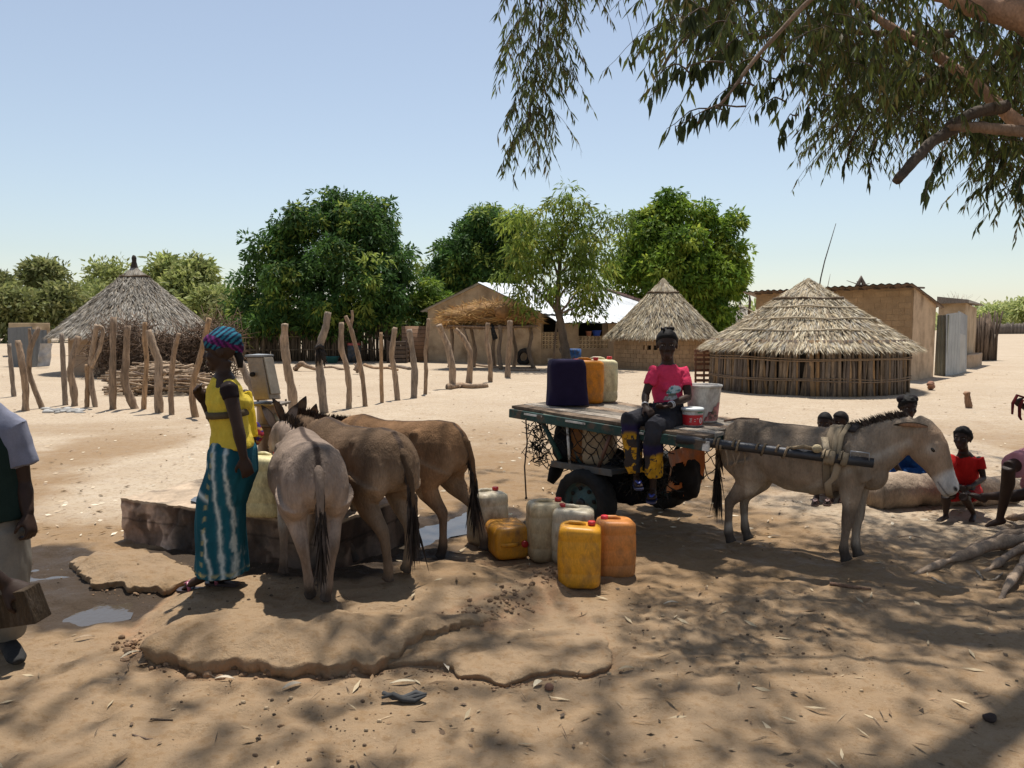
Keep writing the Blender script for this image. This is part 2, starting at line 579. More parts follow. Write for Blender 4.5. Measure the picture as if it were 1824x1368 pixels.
def build_ground():
    xs = np.concatenate([-np.geomspace(7, 2500, 46)[::-1], np.arange(-6.9, 6.95, .030), np.geomspace(7, 2500, 46)])
    ys = np.concatenate([-np.geomspace(3, 300, 14)[::-1], np.arange(-2.5, 1.4, .25), np.arange(1.4, 3.2, .03), np.arange(3.2, 5.3, .0145), np.arange(5.3, 8.2, .028), np.arange(8.2, 14, .08), np.geomspace(14, 3000, 70)])
    X, Y = np.meshgrid(xs, ys)
    P = np.column_stack([X.ravel(), Y.ravel()])
    h = height(P)
    n, m = len(ys), len(xs)
    i = np.arange(n - 1)[:, None] * m + np.arange(m - 1)[None]
    q = np.stack([i, i + 1, i + m + 1, i + m], -1).reshape(-1, 4)
    # Col.r = wet mud, Col.g = trodden darker earth, Col.b = crumbly clay
    p3 = np.column_stack([P, np.zeros(len(P))])
    w = fbm(p3 * 3, 4, 51) * .35
    inm = sstep(-.02, .06, psd(P, MOUND))
    wet = np.maximum(sstep(-.32, .02, psd(P, PUD1) + w), sstep(-.35, .02, psd(P, PUD2) + w)) * (1 - inm)
    foot = sstep(-.25, .0, psd(P, PLATN) + w * .6) * .9
    wet = np.maximum(wet, foot)
    tro = np.clip(sstep(.4, .72, vn(p3 * .55, 61) + w * .4) * (1 - sstep(9, 16, P[:, 1])) + .85 * (1 - sstep(4.7, 7.6, P[:, 1] + w * 2)), 0, 1)
    clay = np.exp(-(psd(P, MOUND) / .09) ** 2) + np.exp(-(psd(P, SLAB) / .03) ** 2) * .6
    b = MB()
    de = np.exp(-(psd(P, MOUND) / .10) ** 2)
    hz = np.column_stack([P * 7, h * 24])
    sh = np.column_stack([fbm(hz, 2, 81), fbm(hz, 2, 82)]) * .012 * de[:, None]
    P = P + sh
    b.add(np.column_stack([P, h]), q, np.clip(np.column_stack([wet, tro, clay]), 0, 1))
    m = bpy.data.materials.new('dusty_earth')
    m.use_nodes = True
    nt = m.node_tree
    N, Lk = nt.nodes, nt.links
    bs = N['Principled BSDF']
    tc = N.new('ShaderNodeTexCoord')
    at_ = N.new('ShaderNodeAttribute')
    at_.attribute_name = 'Col'
    sep = N.new('ShaderNodeSeparateColor')
    Lk.new(at_.outputs['Color'], sep.inputs[0])

    def noise(s, d=6, rg=.6):
        x = N.new('ShaderNodeTexNoise')
        x.inputs['Scale'].default_value = s
        x.inputs['Detail'].default_value = d
        x.inputs['Roughness'].default_value = rg
        Lk.new(tc.outputs['Object'], x.inputs['Vector'])
        return x.outputs['Fac']

    def rg(inp, lo, hi, a=0., c=1.):
        x = N.new('ShaderNodeMapRange')
        for k, v in zip((1, 2, 3, 4), (lo, hi, a, c)):
            x.inputs[k].default_value = v
        Lk.new(inp, x.inputs[0])
        return x.outputs[0]

    def mx(f, a, c):
        x = N.new('ShaderNodeMix')
        x.data_type = 'RGBA'
        for sock, val in ((x.inputs[0], f), (x.inputs[6], a), (x.inputs[7], c)):
            if hasattr(val, 'links'):
                Lk.new(val, sock)
            else:
                sock.default_value = val
        return x.outputs[2]

    def mul(a, k):
        x = N.new('ShaderNodeMath')
        x.operation = 'MULTIPLY'
        Lk.new(a, x.inputs[0])
        if hasattr(k, 'links'):
            Lk.new(k, x.inputs[1])
        else:
            x.inputs[1].default_value = k
        return x.outputs[0]
    c = mx(rg(noise(.35), .35, .65), (.405, .32, .228, 1), (.475, .385, .28, 1))
    c = mx(mul(rg(noise(.95, 5, .65), .52, .66), .55), c, (.35, .26, .175, 1))
    c = mx(rg(noise(3.5), .42, .7), c, (.41, .32, .225, 1))
    c = mx(mul(rg(noise(22, 4), .52, .66), .6), c, (.235, .15, .088, 1))
    c = mx(mul(mul(rg(noise(7, 7, .75), .54, .68), .7), sep.outputs[1]), c, (.20, .125, .07, 1))
    c = mx(mul(rg(noise(60, 3), .62, .70), .5), c, (.62, .51, .38, 1))
    c = mx(mul(rg(noise(95, 2), .66, .70), .7), c, (.12, .08, .05, 1))
    c = mx(mul(sep.outputs[1], .80), c, (.225, .135, .062, 1))
    c = mx(mul(sep.outputs[2], rg(noise(9), .4, .6, .1, .7)), c, (.33, .19, .105, 1))
    c = mx(rg(sep.outputs[0], .1, .8, 0, .95), c, (.045, .031, .021, 1))
    Lk.new(c, bs.inputs['Base Color'])
    Lk.new(mul(rg(sep.outputs[0], .3, .95, .95, .72), rg(noise(6, 4), .35, .6, .55, 1.05)), bs.inputs['Roughness'])
    bs.inputs['Specular IOR Level'].default_value = .12
    bp = N.new('ShaderNodeBump')
    bp.inputs['Strength'].default_value = .8
    bp.inputs['Distance'].default_value = .03
    add = N.new('ShaderNodeMath')
    Lk.new(mul(noise(11, 8, .7), 1.0), add.inputs[0])
    Lk.new(mul(noise(55, 5, .7), .35), add.inputs[1])
    Lk.new(add.outputs[0], bp.inputs['Height'])
    Lk.new(bp.outputs['Normal'], bs.inputs['Normal'])
    o = b.build('ground', m)
    tag(o, kind='structure')
    # dried crusts with a broken, lifted front edge
    def crust(poly, c, lift, y0, y1, rag, under, wall):
        pts = []
        for i in range(len(poly)):
            a, e = poly[i], poly[(i + 1) % len(poly)]
            for t in np.linspace(0, 1, max(4, int(np.linalg.norm(e - a) / .010)), endpoint=False):
                pts.append(a + (e - a) * t)
        pts = np.array(pts)
        k3 = np.column_stack([pts, pts[:, 0] * 0])
        pts = pts + nrm(pts - c) * (fbm(k3 * 4.5, 3, 401) * rag + fbm(k3 * 17, 3, 402) * rag * .5)[:, None]
        b = MB()
        n = len(pts)
        rings = []
        fade = lambda q: sstep(y0, y1, q[:, 1] + .45 * (1 - sstep(-2.05, -1.7, q[:, 0])) * (y0 < 50))
        ss = [.02, .15, .3, .45, .6, .72, .82, .89, .93, .96, .98, .992, 1.0]
        for s in ss:
            q = c + (pts - c) * s
            k = np.column_stack([q, q[:, 0] * 0])
            z = height(q) + lift * (1 - fade(q)) - .014 * fade(q) - (.005 if s == 1.0 else 0) + fbm(k * 12, 4, 405) * .014 * (1 - fade(q))
            rings.append(np.column_stack([q, z]))
        zt = rings[-1][:, 2]
        rel = pts - c
        for f_, dd in ((.25, .004), (.5, .010), (.75, .016), (1.0, under)):
            k = np.column_stack([pts * 16, np.full(n, f_ * 3)])
            jag = fbm(k, 3, 407) * wall
            q = pts - nrm(rel) * (dd + jag * (0 if f_ > .9 else 1))[:, None]
            rings.append(np.column_stack([q, zt * (1 - f_) + (height(q) - .03 - .03 * fade(q)) * f_]))
        m_ = len(rings)
        i = np.arange(m_ - 1)[:, None] * n + np.arange(n)[None]
        j = np.arange(m_ - 1)[:, None] * n + (np.arange(n)[None] + 1) % n
        V = np.vstack(rings)
        cl_ = np.repeat([0.] * (len(ss) - 1) + [.4] + [1.] * 4, n)
        b.add(V, np.stack([i, j, j + n, i + n], -1).reshape(-1, 4), np.column_stack([V[:, 0] * 0, V[:, 0] * 0 + .85, cl_]))
        tag(b.build('dried_mud_crust', m), kind='structure')
    crust(SLAB, SLAB.mean(0) + np.array([0, .05]), .030, 4.0, 4.22, .035, .03, .006)
    crust(MOUND, MOUND.mean(0) + np.array([0, -.1]), .072, 4.0, 4.36, .085, .045, .035)
    crust(LEFT, LEFT.mean(0), .045, 90, 99, .09, .05, .03)

# pump platform footprint (used by the ground's damp foot too)
PF0 = V3(-3.06, 5.96, 0)
PE = nrm(V3(.914, -.406, 0))
PN = V3(.406, .914, 0)
PLAT = np.array([(PF0 + PE * a + PN * b)[:2] for a, b in ((0, 0), (2.0, 0), (2.0, 1.15), (0, 1.15))])
PLATN = np.array([(PF0 + PE * a + PN * b)[:2] for a, b in ((.5, -.25), (2.3, -.2), (2.3, .9), (1, .4))])
build_ground()

def puddle(poly, z, name='puddle'):
    c = poly.mean(0)
    b = MB()
    pts = []
    for i in range(len(poly)):
        a, e = poly[i], poly[(i + 1) % len(poly)]
        for t in np.linspace(0, 1, 6, endpoint=False):
            q = a + (e - a) * t
            q = c + (q - c) * 1.12
            pts.append((q[0], q[1], z))
    b.poly(pts)
    o = b.build(name, M['water'], smooth=False)
    tag(o, kind='structure')
puddle(WATS[0], -.026, 'puddle_water')
puddle(WATS[1], -.026, 'puddle_water')
puddle(PUD2, -.026, 'puddle_water')

# loose litter: dry leaves, twigs, pebbles nobody could count
def litter():
    b = MB()
    n = 620
    px = np.concatenate([rng.uniform(-100, 1950, n // 2), rng.uniform(600, 1900, n // 2)])
    py = 985 + rng.uniform(0, 1, n) ** 1.2 * 420
    P = np.array([G(a, c)[:2] for a, c in zip(px, py)])
    ok = psd(P, PUD1) < -.02
    P = P[ok]
    n = len(P)
    z = height(P) + .006
    a = rng.uniform(0, 6.28, n)
    D = np.column_stack([np.cos(a), np.sin(a), rng.normal(0, .12, n)])
    S = np.column_stack([-np.sin(a), np.cos(a), rng.normal(0, .35, n)])
    kind = rng.uniform(0, 1, n)
    L = np.where(kind < .3, rng.uniform(.05, .11, n), np.where(kind < .65, rng.uniform(.015, .04, n), rng.uniform(.04, .14, n)))
    W = np.where(kind < .3, L * .2, np.where(kind < .65, L * .6, .005))
    pal = np.array([[.42, .33, .21], [.26, .165, .09], [.08, .055, .035], [.34, .25, .155], [.14, .09, .055]])
    ci = np.where(kind < .3, rng.integers(0, 2, n), np.where(kind < .65, rng.integers(1, 5, n), rng.integers(1, 5, n)))
    b.leaves(np.column_stack([P, z]), D, nrm(S), L, W, pal[ci] * rng.uniform(.7, 1.2, (n, 1)))
    # pebbles / crumbs
    m = 2600
    px = rng.uniform(-50, 1900, m)
    py = 960 + rng.uniform(0, 1, m) * 430
    P = np.array([G(a, c)[:2] for a, c in zip(px, py)])
    cl = vn(np.column_stack([P, np.zeros(m)]) * 1.3, 91) > .5
    P = P[cl]
    z = height(P)
    for (x, y), zz in zip(P, z):
        r = .003 + .010 * rng.uniform() ** 4
        b.ball((x, y, zz + r * .3), (r, r * rng.uniform(.6, 1), r * .7), 6, 4, col=pal[rng.integers(1, 5)] * rng.uniform(.8, 1.3))
    o = b.build('ground_litter', M['litter'], smooth=False)
    tag(o, kind='stuff')
    # far scatter of bleached straw on the open yard
    b = MB()
    m = 1500
    px = rng.uniform(-60, 1880, m)
    py = 660 + rng.uniform(0, 1, m) ** 1.3 * 300
    P = np.array([G(a, c)[:2] for a, c in zip(px, py)])
    ok = psd(P, PUD2) < -.1
    P = P[ok]
    m = len(P)
    a = rng.uniform(0, 6.28, m)
    L = rng.uniform(.03, .11, m)
    D = np.column_stack([np.cos(a), np.sin(a), np.zeros(m)])
    S = np.column_stack([-np.sin(a), np.cos(a), rng.uniform(.2, 1.2, m)])
    cl = np.array([[.66, .57, .43], [.58, .48, .34], [.48, .37, .25], [.3, .22, .15]])[rng.integers(0, 4, m)]
    b.leaves(np.column_stack([P, height(P) + .012]), D, nrm(S), L, rng.uniform(.012, .03, m), cl)
    o = b.build('straw_litter', M['litter'], smooth=False)
    tag(o, kind='stuff')
litter()
def crumbs():
    b = MB()
    for line, n, sp, rm in (([(232, 1128), (262, 1160), (350, 1178), (460, 1180), (560, 1184), (640, 1174)], 330, .045, .024), ([(985, 1018), (960, 1050), (900, 1080), (830, 1108), (750, 1128)], 200, .07, .015),
                            ([(665, 1172), (740, 1174), (800, 1182), (865, 1198), (900, 1206), (1000, 1192), (1086, 1182)], 110, .03, .008), ([(150, 1040), (250, 1050), (335, 1036)], 60, .05, .013)):
        L = gpoly(line, .03)
        for k in range(n):
            t = rng.uniform(0, len(L) - 1.001)
            i = int(t)
            p = L[i] + (L[i + 1] - L[i]) * (t - i) + rng.normal(0, sp, 2)
            r = .004 + rm * rng.uniform() ** 2.5
            z = gz(p[0], p[1]) if k % 3 == 0 or r > .012 else None
            if z is None:
                z = float(height(p[None])[0])
            b.ball((p[0], p[1], z + r * .25), (r, r * rng.uniform(.6, 1), r * rng.uniform(.5, .9)), 6, 5, col=V3(.27, .17, .10) * rng.uniform(.5, 1.35))
    V = b.V = [np.vstack(b.V)]
    b.C = [np.vstack(b.C)]
    b.V[0] = V[0] + np.column_stack([fbm(V[0] * 60, 2, s) for s in (1, 2, 3)]) * .005
    o = b.build('crumbled_earth', M['stone'], smooth=False)
    tag(o, kind='stuff')
crumbs()
# ------------------------------------------------------------------ bent fence posts
WOODC = [.85 * q_ for q_ in [V3(.36, .25, .165), V3(.40, .29, .20), V3(.33, .235, .16), V3(.42, .27, .155), V3(.30, .235, .18)]]

def limb(b, pts, r0, r1, col, n=9, knob=.10, seed=0):
    """crooked debarked branch through pts"""
    P = np.asarray(pts, float)
    t = np.linspace(0, 1, len(P))
    tt = np.linspace(0, 1, max(9, len(P) * 5))
    Q = np.column_stack([np.interp(tt, t, P[:, k]) for k in range(3)])
    for _ in range(2):
        Q[1:-1] = (Q[:-2] + 2 * Q[1:-1] + Q[2:]) / 4
    r = r0 + (r1 - r0) * tt
    r = r * (1 + knob * fbm(np.column_stack([tt * 9, tt * 0 + seed * 3.7, tt * 0]), 2, seed) * 2.2)
    r[0] *= 1.15
    c = np.asarray(col) * (1 + .22 * fbm(np.column_stack([tt * 6, tt * 0 + seed, tt * 0]), 2, seed + 5))[:, None]
    b.tube(Q, r, n, c, jit=r0 * .05)

POSTS = [  # label, width px, colour, bottom->top pixels, branches
    ('grey crooked fence post at the far left edge, before the grey sheets', 7, 4, [(25, 706), (22, 668), (17, 612)], []),
    ('pale leaning fence post crossed by another, left of the thatched hut', 11, 0, [(45, 732), (46, 690), (42, 652), (36, 628), (29, 607)], []),
    ('thin forked fence post leaning left across its neighbour', 9, 2, [(73, 728), (60, 695), (49, 664), (56, 620), (67, 583)], [[(55, 625), (52, 585)]]),
    ('straight thin grey fence post at the left edge of the hut', 8, 4, [(117, 721), (112, 660), (108, 594)], []),
    ('two tone fence post with a kink, before the hut doorway', 11, 1, [(134, 723), (130, 690), (126, 662), (131, 630), (137, 599)], []),
    ('shortest fence post, cut off at half height', 8, 3, [(155, 726), (156, 690), (157, 649)], []),
    ('fence post with a looped fork at its top', 9, 1, [(172, 725), (163, 690), (160, 652), (166, 615), (174, 579)], [[(162, 655), (178, 622), (185, 585), (176, 580)]]),
    ('tall upright fence post before the brush heap', 11, 2, [(201, 728), (204, 660), (203, 565)], []),
    ('thick grey brown fence post with a foot bent like a boot', 13, 2, [(241, 728), (232, 712), (222, 682), (224, 640), (227, 580)], []),
    ('slim brown fence post with a knot, right of the boot footed post', 9, 3, [(253, 730), (258, 680), (262, 638), (259, 606), (259, 574)], []),
    ('thick fence post with a grey forked top leaning left', 14, 1, [(283, 735), (285, 690), (283, 644), (272, 615), (264, 588)], [[(284, 668), (296, 662)]]),
    ('wavy thin fence post in front of the firewood heap', 9, 0, [(307, 738), (303, 705), (304, 668), (310, 624), (320, 594)], []),
    ('orange brown fence post leaning right behind the woman in yellow', 11, 3, [(351, 743), (344, 712), (346, 678), (358, 630), (375, 567)], []),
    ('thick fence post leaning left behind the hand pump', 15, 4, [(476, 724), (452, 695), (436, 662), (416, 622)], []),
    ('thick pale fence post right of the hand pump', 15, 1, [(520, 741), (521, 700), (512, 650), (506, 612), (508, 577)], []),
    ('dark fence post with a black rag tied round its middle', 14, 4, [(578, 735), (573, 690), (569, 650), (568, 620), (580, 586), (584, 556)], []),
    ('bent pale fence post beside the rag tied post', 10, 1, [(621, 728), (622, 690), (617, 648), (607, 622), (608, 574)], []),
    ('slim fence post with a forked y shaped top', 8, 0, [(651, 723), (646, 675), (637, 627), (625, 582), (616, 563)], [[(624, 582), (628, 566), (627, 553)]]),
    ('short straight orange fence post', 7, 3, [(680, 718), (679, 660), (678, 592)], []),
    ('fence post with a blackened top and a kink below', 10, 1, [(709, 713), (704, 670), (697, 632), (701, 605), (704, 583)], []),
    ('grey fence post split by a dark groove', 11, 4, [(737, 708), (739, 665), (734, 622), (729, 587)], []),
    ('tall thin fence post before the corner of the gabled house', 7, 0, [(757, 702), (759, 660), (757, 628), (761, 600), (763, 567)], []),
    ('thick bent fence post with its top curling left', 12, 1, [(806, 692), (806, 655), (798, 617), (788, 597), (782, 579)], []),
    ('bent fence post under the left end of the hay rack', 10, 0, [(835, 682), (838, 650), (838, 625), (824, 600), (811, 586)], []),
    ('thin kinked fence post before the hay rack', 8, 0, [(873, 680), (874, 655), (871, 628), (866, 606), (869, 575)], []),
    ('last fence post on the right, before the hay rack', 10, 2, [(904, 672), (905, 640), (909, 600), (908, 571)], []),
]
for i, (lab, wpx, ci, pts, br) in enumerate(POSTS):
    g = onG(*pts[0])
    Y = g[1]
    k = Y / F
    P = [at(x, y, Y) for x, y in pts]
    P[0][2] = g[2] - .08
    P = [p + V3(0, rng.normal(0, .03), 0) for p in P]
    b = MB()
    limb(b, P, wpx * k * .56, wpx * k * .44, WOODC[ci], seed=i)
    for q in br:
        limb(b, [at(x, y, Y) for x, y in q], wpx * k * .38, wpx * k * .28, WOODC[ci] * 1.05, seed=i + 50)
    b.solo('fence_post', M['wood'], lab, 'fence post', 'crooked fence posts across the yard', loc=V3(P[0][0], P[0][1], g[2]))
# black rag tied round one of them
b = MB()
Y = onG(578, 735)[1]
for k in range(9):
    a = at(569 + rng.uniform(-6, 5), 617 + rng.uniform(-3, 3), Y - .07)
    e = at(562 + k * 2.6 + rng.uniform(-3, 3), 632 + rng.uniform(0, 22), Y - .12)
    b.tube([a, (a + e) / 2 + V3(rng.normal(0, .03), -.04, 0), e], [(.03, .012), (.05, .015), (.02, .008)], 6, (.03, .026, .024))
b.tube([at(562, 622, Y - .11), at(569, 616, Y - .13), at(577, 620, Y - .11)], .035, 8, (.035, .03, .028))
b.solo('rag', M['cloth'], 'black torn rag tied round a dark fence post', 'rag')

# ------------------------------------------------------------------ thatched huts
PAL_GREY = np.array([[.36, .325, .27], [.28, .25, .205], [.46, .42, .36], [.20, .175, .145], [.33, .27, .20]])
PAL_TAN = 1.1 * np.array([[.50, .42, .29], [.38, .31, .21], [.60, .53, .39], [.26, .20, .135], [.44, .35, .22], [.34, .31, .26]])

def thatch(c, rad, ze, za, n, pal, L=.34, W=.05, lay=0, core=(.10, .08, .055), cap_h=.22, sag=.0):
    """roof blades + under-cone.  c = centre on plan"""
    b = MB()
    prof = [(rad * .97, ze - .03), (rad * .98, ze)]
    for t in np.linspace(.05, 1, 12):
        prof.append((rad * .98 * (1 - t) + .03, ze + (za - .05 - ze) * (t - sag * math.sin(t * math.pi))))
    b.lathe((c[0], c[1], 0), [(rad * .55, ze + .15)] + prof, 40, core)
    sl = math.atan2(za - ze, rad)
    u = np.sqrt(rng.uniform(.02, 1, n))
    if lay:
        u = (np.floor(u * lay) + rng.uniform(0, 1, n) ** .6) / lay
        u = np.clip(u, .05, 1)
    u = np.concatenate([u, rng.uniform(.94, 1.0, n // 6)])
    n = len(u)
    a = rng.uniform(0, 2 * np.pi, n)
    t = 1 - u
    zz = ze + (za - ze) * (t - sag * np.sin(t * np.pi))
    rr = rad * u
    lift = rng.uniform(.01, .07, n)
    P = np.column_stack([c[0] + np.cos(a) * rr, c[1] + np.sin(a) * rr, zz + lift])
    aj = a + rng.normal(0, .16, n) / np.maximum(u, .25)
    sj = sl + rng.normal(-.05, .10, n)
    D = np.column_stack([np.cos(aj) * np.cos(sj), np.sin(aj) * np.cos(sj), -np.sin(sj)])
    S = nrm(np.column_stack([-np.sin(aj), np.cos(aj), rng.normal(0, .5, n)]))
    LL = L * rng.uniform(.55, 1.25, n)
    ci = rng.integers(0, len(pal), n)
    patch = 1 + .3 * fbm(np.column_stack([P * 1.1]), 3, int(n) % 97)
    b.leaves(P - D * LL[:, None] * .35, D, S, LL, W * rng.uniform(.5, 1.2, n), pal[ci] * (rng.uniform(.75, 1.2, n) * patch)[:, None], mid=.5)
    return b

def capcone(c, rad, ze, za, frac, pal, n=500):
    b = MB()
    r = rad * frac
    z0 = za - (za - ze) * frac
    b.lathe((c[0], c[1], 0), [(r * 1.02, z0 - .03), (r * 1.04, z0 + .03), (r * .72, z0 + (za - z0) * .34), (r * .4, z0 + (za - z0) * .68), (.10, za - .02), (.03, za + .05)], 36, pal[1] * .8)
    a = rng.uniform(0, 6.283, n)
    u = np.sqrt(rng.uniform(.02, 1, n))
    P = np.column_stack([c[0] + np.cos(a) * r * u * .55, c[1] + np.sin(a) * r * u * .55, za - (za - z0) * u * .55 + .05])
    E = np.column_stack([c[0] + np.cos(a) * r * (u * .5 + .58), c[1] + np.sin(a) * r * (u * .5 + .58), za - (za - z0) * (u * .5 + .55) + .035])
    D = E - P
    LL = np.linalg.norm(D, axis=1)
    S = np.column_stack([-np.sin(a), np.cos(a), rng.normal(0, .3, n)])
    b.leaves(P, nrm(D), nrm(S), LL, .03, pal[rng.integers(0, len(pal), n)] * rng.uniform(.8, 1.15, (n, 1)), mid=.5)
    return b

def hoop(b, c, r, z, th, col, wob=.02, n=40, seed=0, arc=(0, 2 * math.pi)):
    a = np.linspace(arc[0], arc[1], n)
    w = fbm(np.column_stack([np.cos(a) * 2, np.sin(a) * 2, a * 0 + seed]), 2, seed)
    b.tube(np.column_stack([c[0] + np.cos(a) * r, c[1] + np.sin(a) * r, z + w * wob]), th, 5, col)

def hut(name, label, c, wr, rad, ze, za, pal, n, wallcol, wallm, holes=(), layers=0, finial=0, group=None, L=.34, W=.05, cap=.26, zc=None):
    t = thing(name, label, 'hut', (c[0], c[1], 0), group)
    t_roof = thatch(c, rad, ze, za, n, pal, L, W, layers).build('roof', M['thatch'], t)
    capcone(c, rad, ze, za, cap, pal).build('ridge_cap', M['thatch'], t_roof)
    hb = MB()
    hoop(hb, c, rad * cap * 1.03, za - (za - ze) * cap + .05, .035, (.12, .085, .055), .05)
    hb.build('binding', M['rope'], t_roof)
    return t, t_roof

# left hut
c = (at(244, 600, 27.6)[0], 27.6)
t, rf = hut('thatched_hut', 'large round hut with a grey weathered thatch roof, behind the fence on the left', c, 2.15, 2.72, 1.28, 3.72, PAL_GREY, 12000, None, None, L=.38, W=.038, cap=.17)
b = MB()
b.lathe((c[0], c[1], 0), [(2.18, -.1), (2.15, .6), (2.13, 1.55)], 48, (.36, .25, .165))
b.build('wall', M['plaster'], t)
b = MB()
b.lathe((c[0], c[1], 0), [(.14, 3.6), (.11, 3.75), (.075, 3.9), (.085, 4.02), (.05, 4.1), (.0, 4.12)], 14, (.05, .04, .033), jit=.006)
b.build('finial', M['rope'], rf)

# brush hedge round it
b = MB()
n = 2600
cx = rng.uniform(0, 1, n)
px = 176 + cx * 244
Yb = 24.6 + np.sin(cx * 3.1) * -.5
base = np.array([at(x, 668, y) for x, y in zip(px, Yb)])
hgt = 1.45 + .25 * np.sin(cx * 9) + rng.normal(0, .1, n)
for i in range(n):
    p = base[i] + V3(0, rng.uniform(-.5, .5), 0)
    p[2] = rng.uniform(0, 1) ** .8 * hgt[i]
    d = nrm(V3(rng.normal(0, 1), rng.normal(0, .6), rng.normal(.1, .6)))
    l = rng.uniform(.25, .8)
    q = p + d * l * .5 + rng.normal(0, .08, 3)
    r = p + d * l + rng.normal(0, .1, 3)
    r[2] = max(.02, r[2])
    b.tube([p, q, r], [.013, .011, .005], 3, np.array([.16, .105, .07]) * rng.uniform(.5, 1.5))
b.solo('brush_hedge', M['wood'], 'tangled dark brushwood hedge heaped against the grey thatched hut', 'hedge')

# firewood heap
b = MB()
for i in range(330):
    x = rng.uniform(215, 345)
    row = rng.uniform(0, 1)
    y = 705 - row * 30
    p = G(x, y)
    p[2] = .05 + rng.uniform(0, .62) * (1 - abs(x - 285) / 110) * (1 if rng.uniform() < .8 else .4)
    d = nrm(V3(1, rng.normal(.1, .5), rng.normal(0, .08)))
    l = rng.uniform(.5, 1.3)
    col = np.array([.34, .24, .155]) * rng.uniform(.5, 1.3) if rng.uniform() < .8 else np.array([.16, .11, .08])
    q = p + rng.normal(0, .03, 3)
    b.tube([p - d * l / 2, q, p + d * l / 2 + V3(0, 0, rng.normal(0, .04))], rng.uniform(.018, .04), 5, col)
o = b.solo('firewood_heap', M['wood'], 'heap of cut firewood sticks behind the wavy fence post', 'firewood', kind='stuff')

# grey zinc sheets at the far left
def sheet(pxs, Y0, Y1, label, col, mm='zinc', name='zinc_sheet', group='zinc sheets at the far left'):
    """corrugated upright sheet between two bottom pixels"""
    (x0, y0, h0), (x1, y1, h1) = pxs
    a, e = at(x0, y0, Y0), at(x1, y1, Y1)
    b = MB()
    n = 40
    t = np.linspace(0, 1, n)
    d = nrm(V3(e[0] - a[0], e[1] - a[1], 0))
    nn = V3(-d[1], d[0], 0)
    wv = np.sin(np.arange(n) * 2.1) * .018
    bot = a + (e - a) * t[:, None] + nn * wv[:, None]
    bot[:, 2] = np.maximum(bot[:, 2], 0) * 0
    hh = h0 + (h1 - h0) * t
    top = bot + V3(0, 0, 1) * hh[:, None] + nn * .05
    for off in (0, .012):
        v = np.vstack([bot + nn * off, top + nn * off])
        i = np.arange(n - 1)
        b.add(v, np.stack([i, i + 1, i + n + 1, i + n], 1), col)
    return b.solo(name, M[mm], label, 'metal sheet', group)
sheet([(15, 650, 1.55), (58, 650, 1.6)], 31, 30.6, 'dark grey upright zinc sheet nearest the left edge', (.17, .175, .18))
sheet([(56, 650, 1.5), (88, 650, 1.45)], 30.4, 31.2, 'grey zinc sheet beside the draped tarpaulin', (.24, .25, .255))
b = MB()
n = 14
u, v = np.meshgrid(np.linspace(0, 1, n), np.linspace(0, 1, n))
Pm = np.array([at(66 + 22 * a + 6 * (1 - c_), 612 + 40 * c_, 30.1) for a, c_ in zip(u.ravel(), v.ravel())])
Pm += (fbm(Pm * 5, 3, 4) * .14)[:, None] * V3(0, -1, .2)
i = (np.arange(n - 1)[:, None] * n + np.arange(n - 1)[None]).ravel()
b.add(Pm, np.stack([i, i + 1, i + n + 1, i + n], 1), np.array([.42, .40, .38]) * (1 + .5 * fbm(Pm * 4, 2, 9))[:, None])
b.solo('tarpaulin', M['cloth'], 'crumpled pale tarpaulin draped over the zinc sheets', 'tarpaulin')
b = MB()
a0, e0 = at(18, 600, 40), at(90, 600, 41)
b.wall(a0, e0, 0, 1.75, 2.5, (.45, .34, .21))
b.solo('mud_house', M['plaster'], 'low yellowish mud house wall far behind the zinc sheets', 'house', bev=.02)
# white rags on the ground by the posts
b = MB()
for k in range(26):
    p = onG(rng.uniform(78, 145), rng.uniform(729, 737))
    b.ball(p + V3(0, 0, .02), (rng.uniform(.04, .13), rng.uniform(.05, .1), rng.uniform(.02, .045)), 7, 5, col=np.array([.40, .385, .36]) * rng.uniform(.5, 1.1))
b.solo('plastic_rubbish', M['cloth'], 'scrap of pale plastic rubbish lying at the foot of the left fence posts', 'rubbish', kind='stuff')

# reed fence under the mango trees
b = MB()
for k in range(420):
    x = 404 + 322 * k / 420 + rng.normal(0, .6)
    Y = 35.5 + rng.normal(0, .07)
    p = at(x, 640, Y)
    p[2] = 0
    h = 1.62 + .16 * math.sin(k * .07) + rng.normal(0, .09)
    if 170 < k < 235:
        h *= .8
    b.tube([p, p + V3(rng.normal(0, .05), 0, h)], [.032, .022], 4, np.array([.22, .165, .11]) * rng.uniform(.4, 1.15))
for z in (.5, 1.1):
    b.tube([at(404, 640, 35.4) * V3(1, 1, 0) + V3(0, 0, z), at(726, 640, 35.4) * V3(1, 1, 0) + V3(0, 0, z + .05)], .03, 5, (.2, .15, .1))
b.solo('reed_fence', M['wood'], 'tall brown reed fence in the shade under the biggest mango tree', 'fence')
b = MB()
b.wall(at(716, 640, 34.6), at(763, 640, 34.8), -.02, 1.6, .2, (.26, .155, .095))
for r in range(9):
    b.wall(at(716, 640, 34.585), at(763, 640, 34.785), r * .18 + .005, r * .18 + .02, .02, (.12, .08, .055))
b.solo('brick_wall', M['brick'], 'low brown mud brick wall beside the gabled house', 'wall')

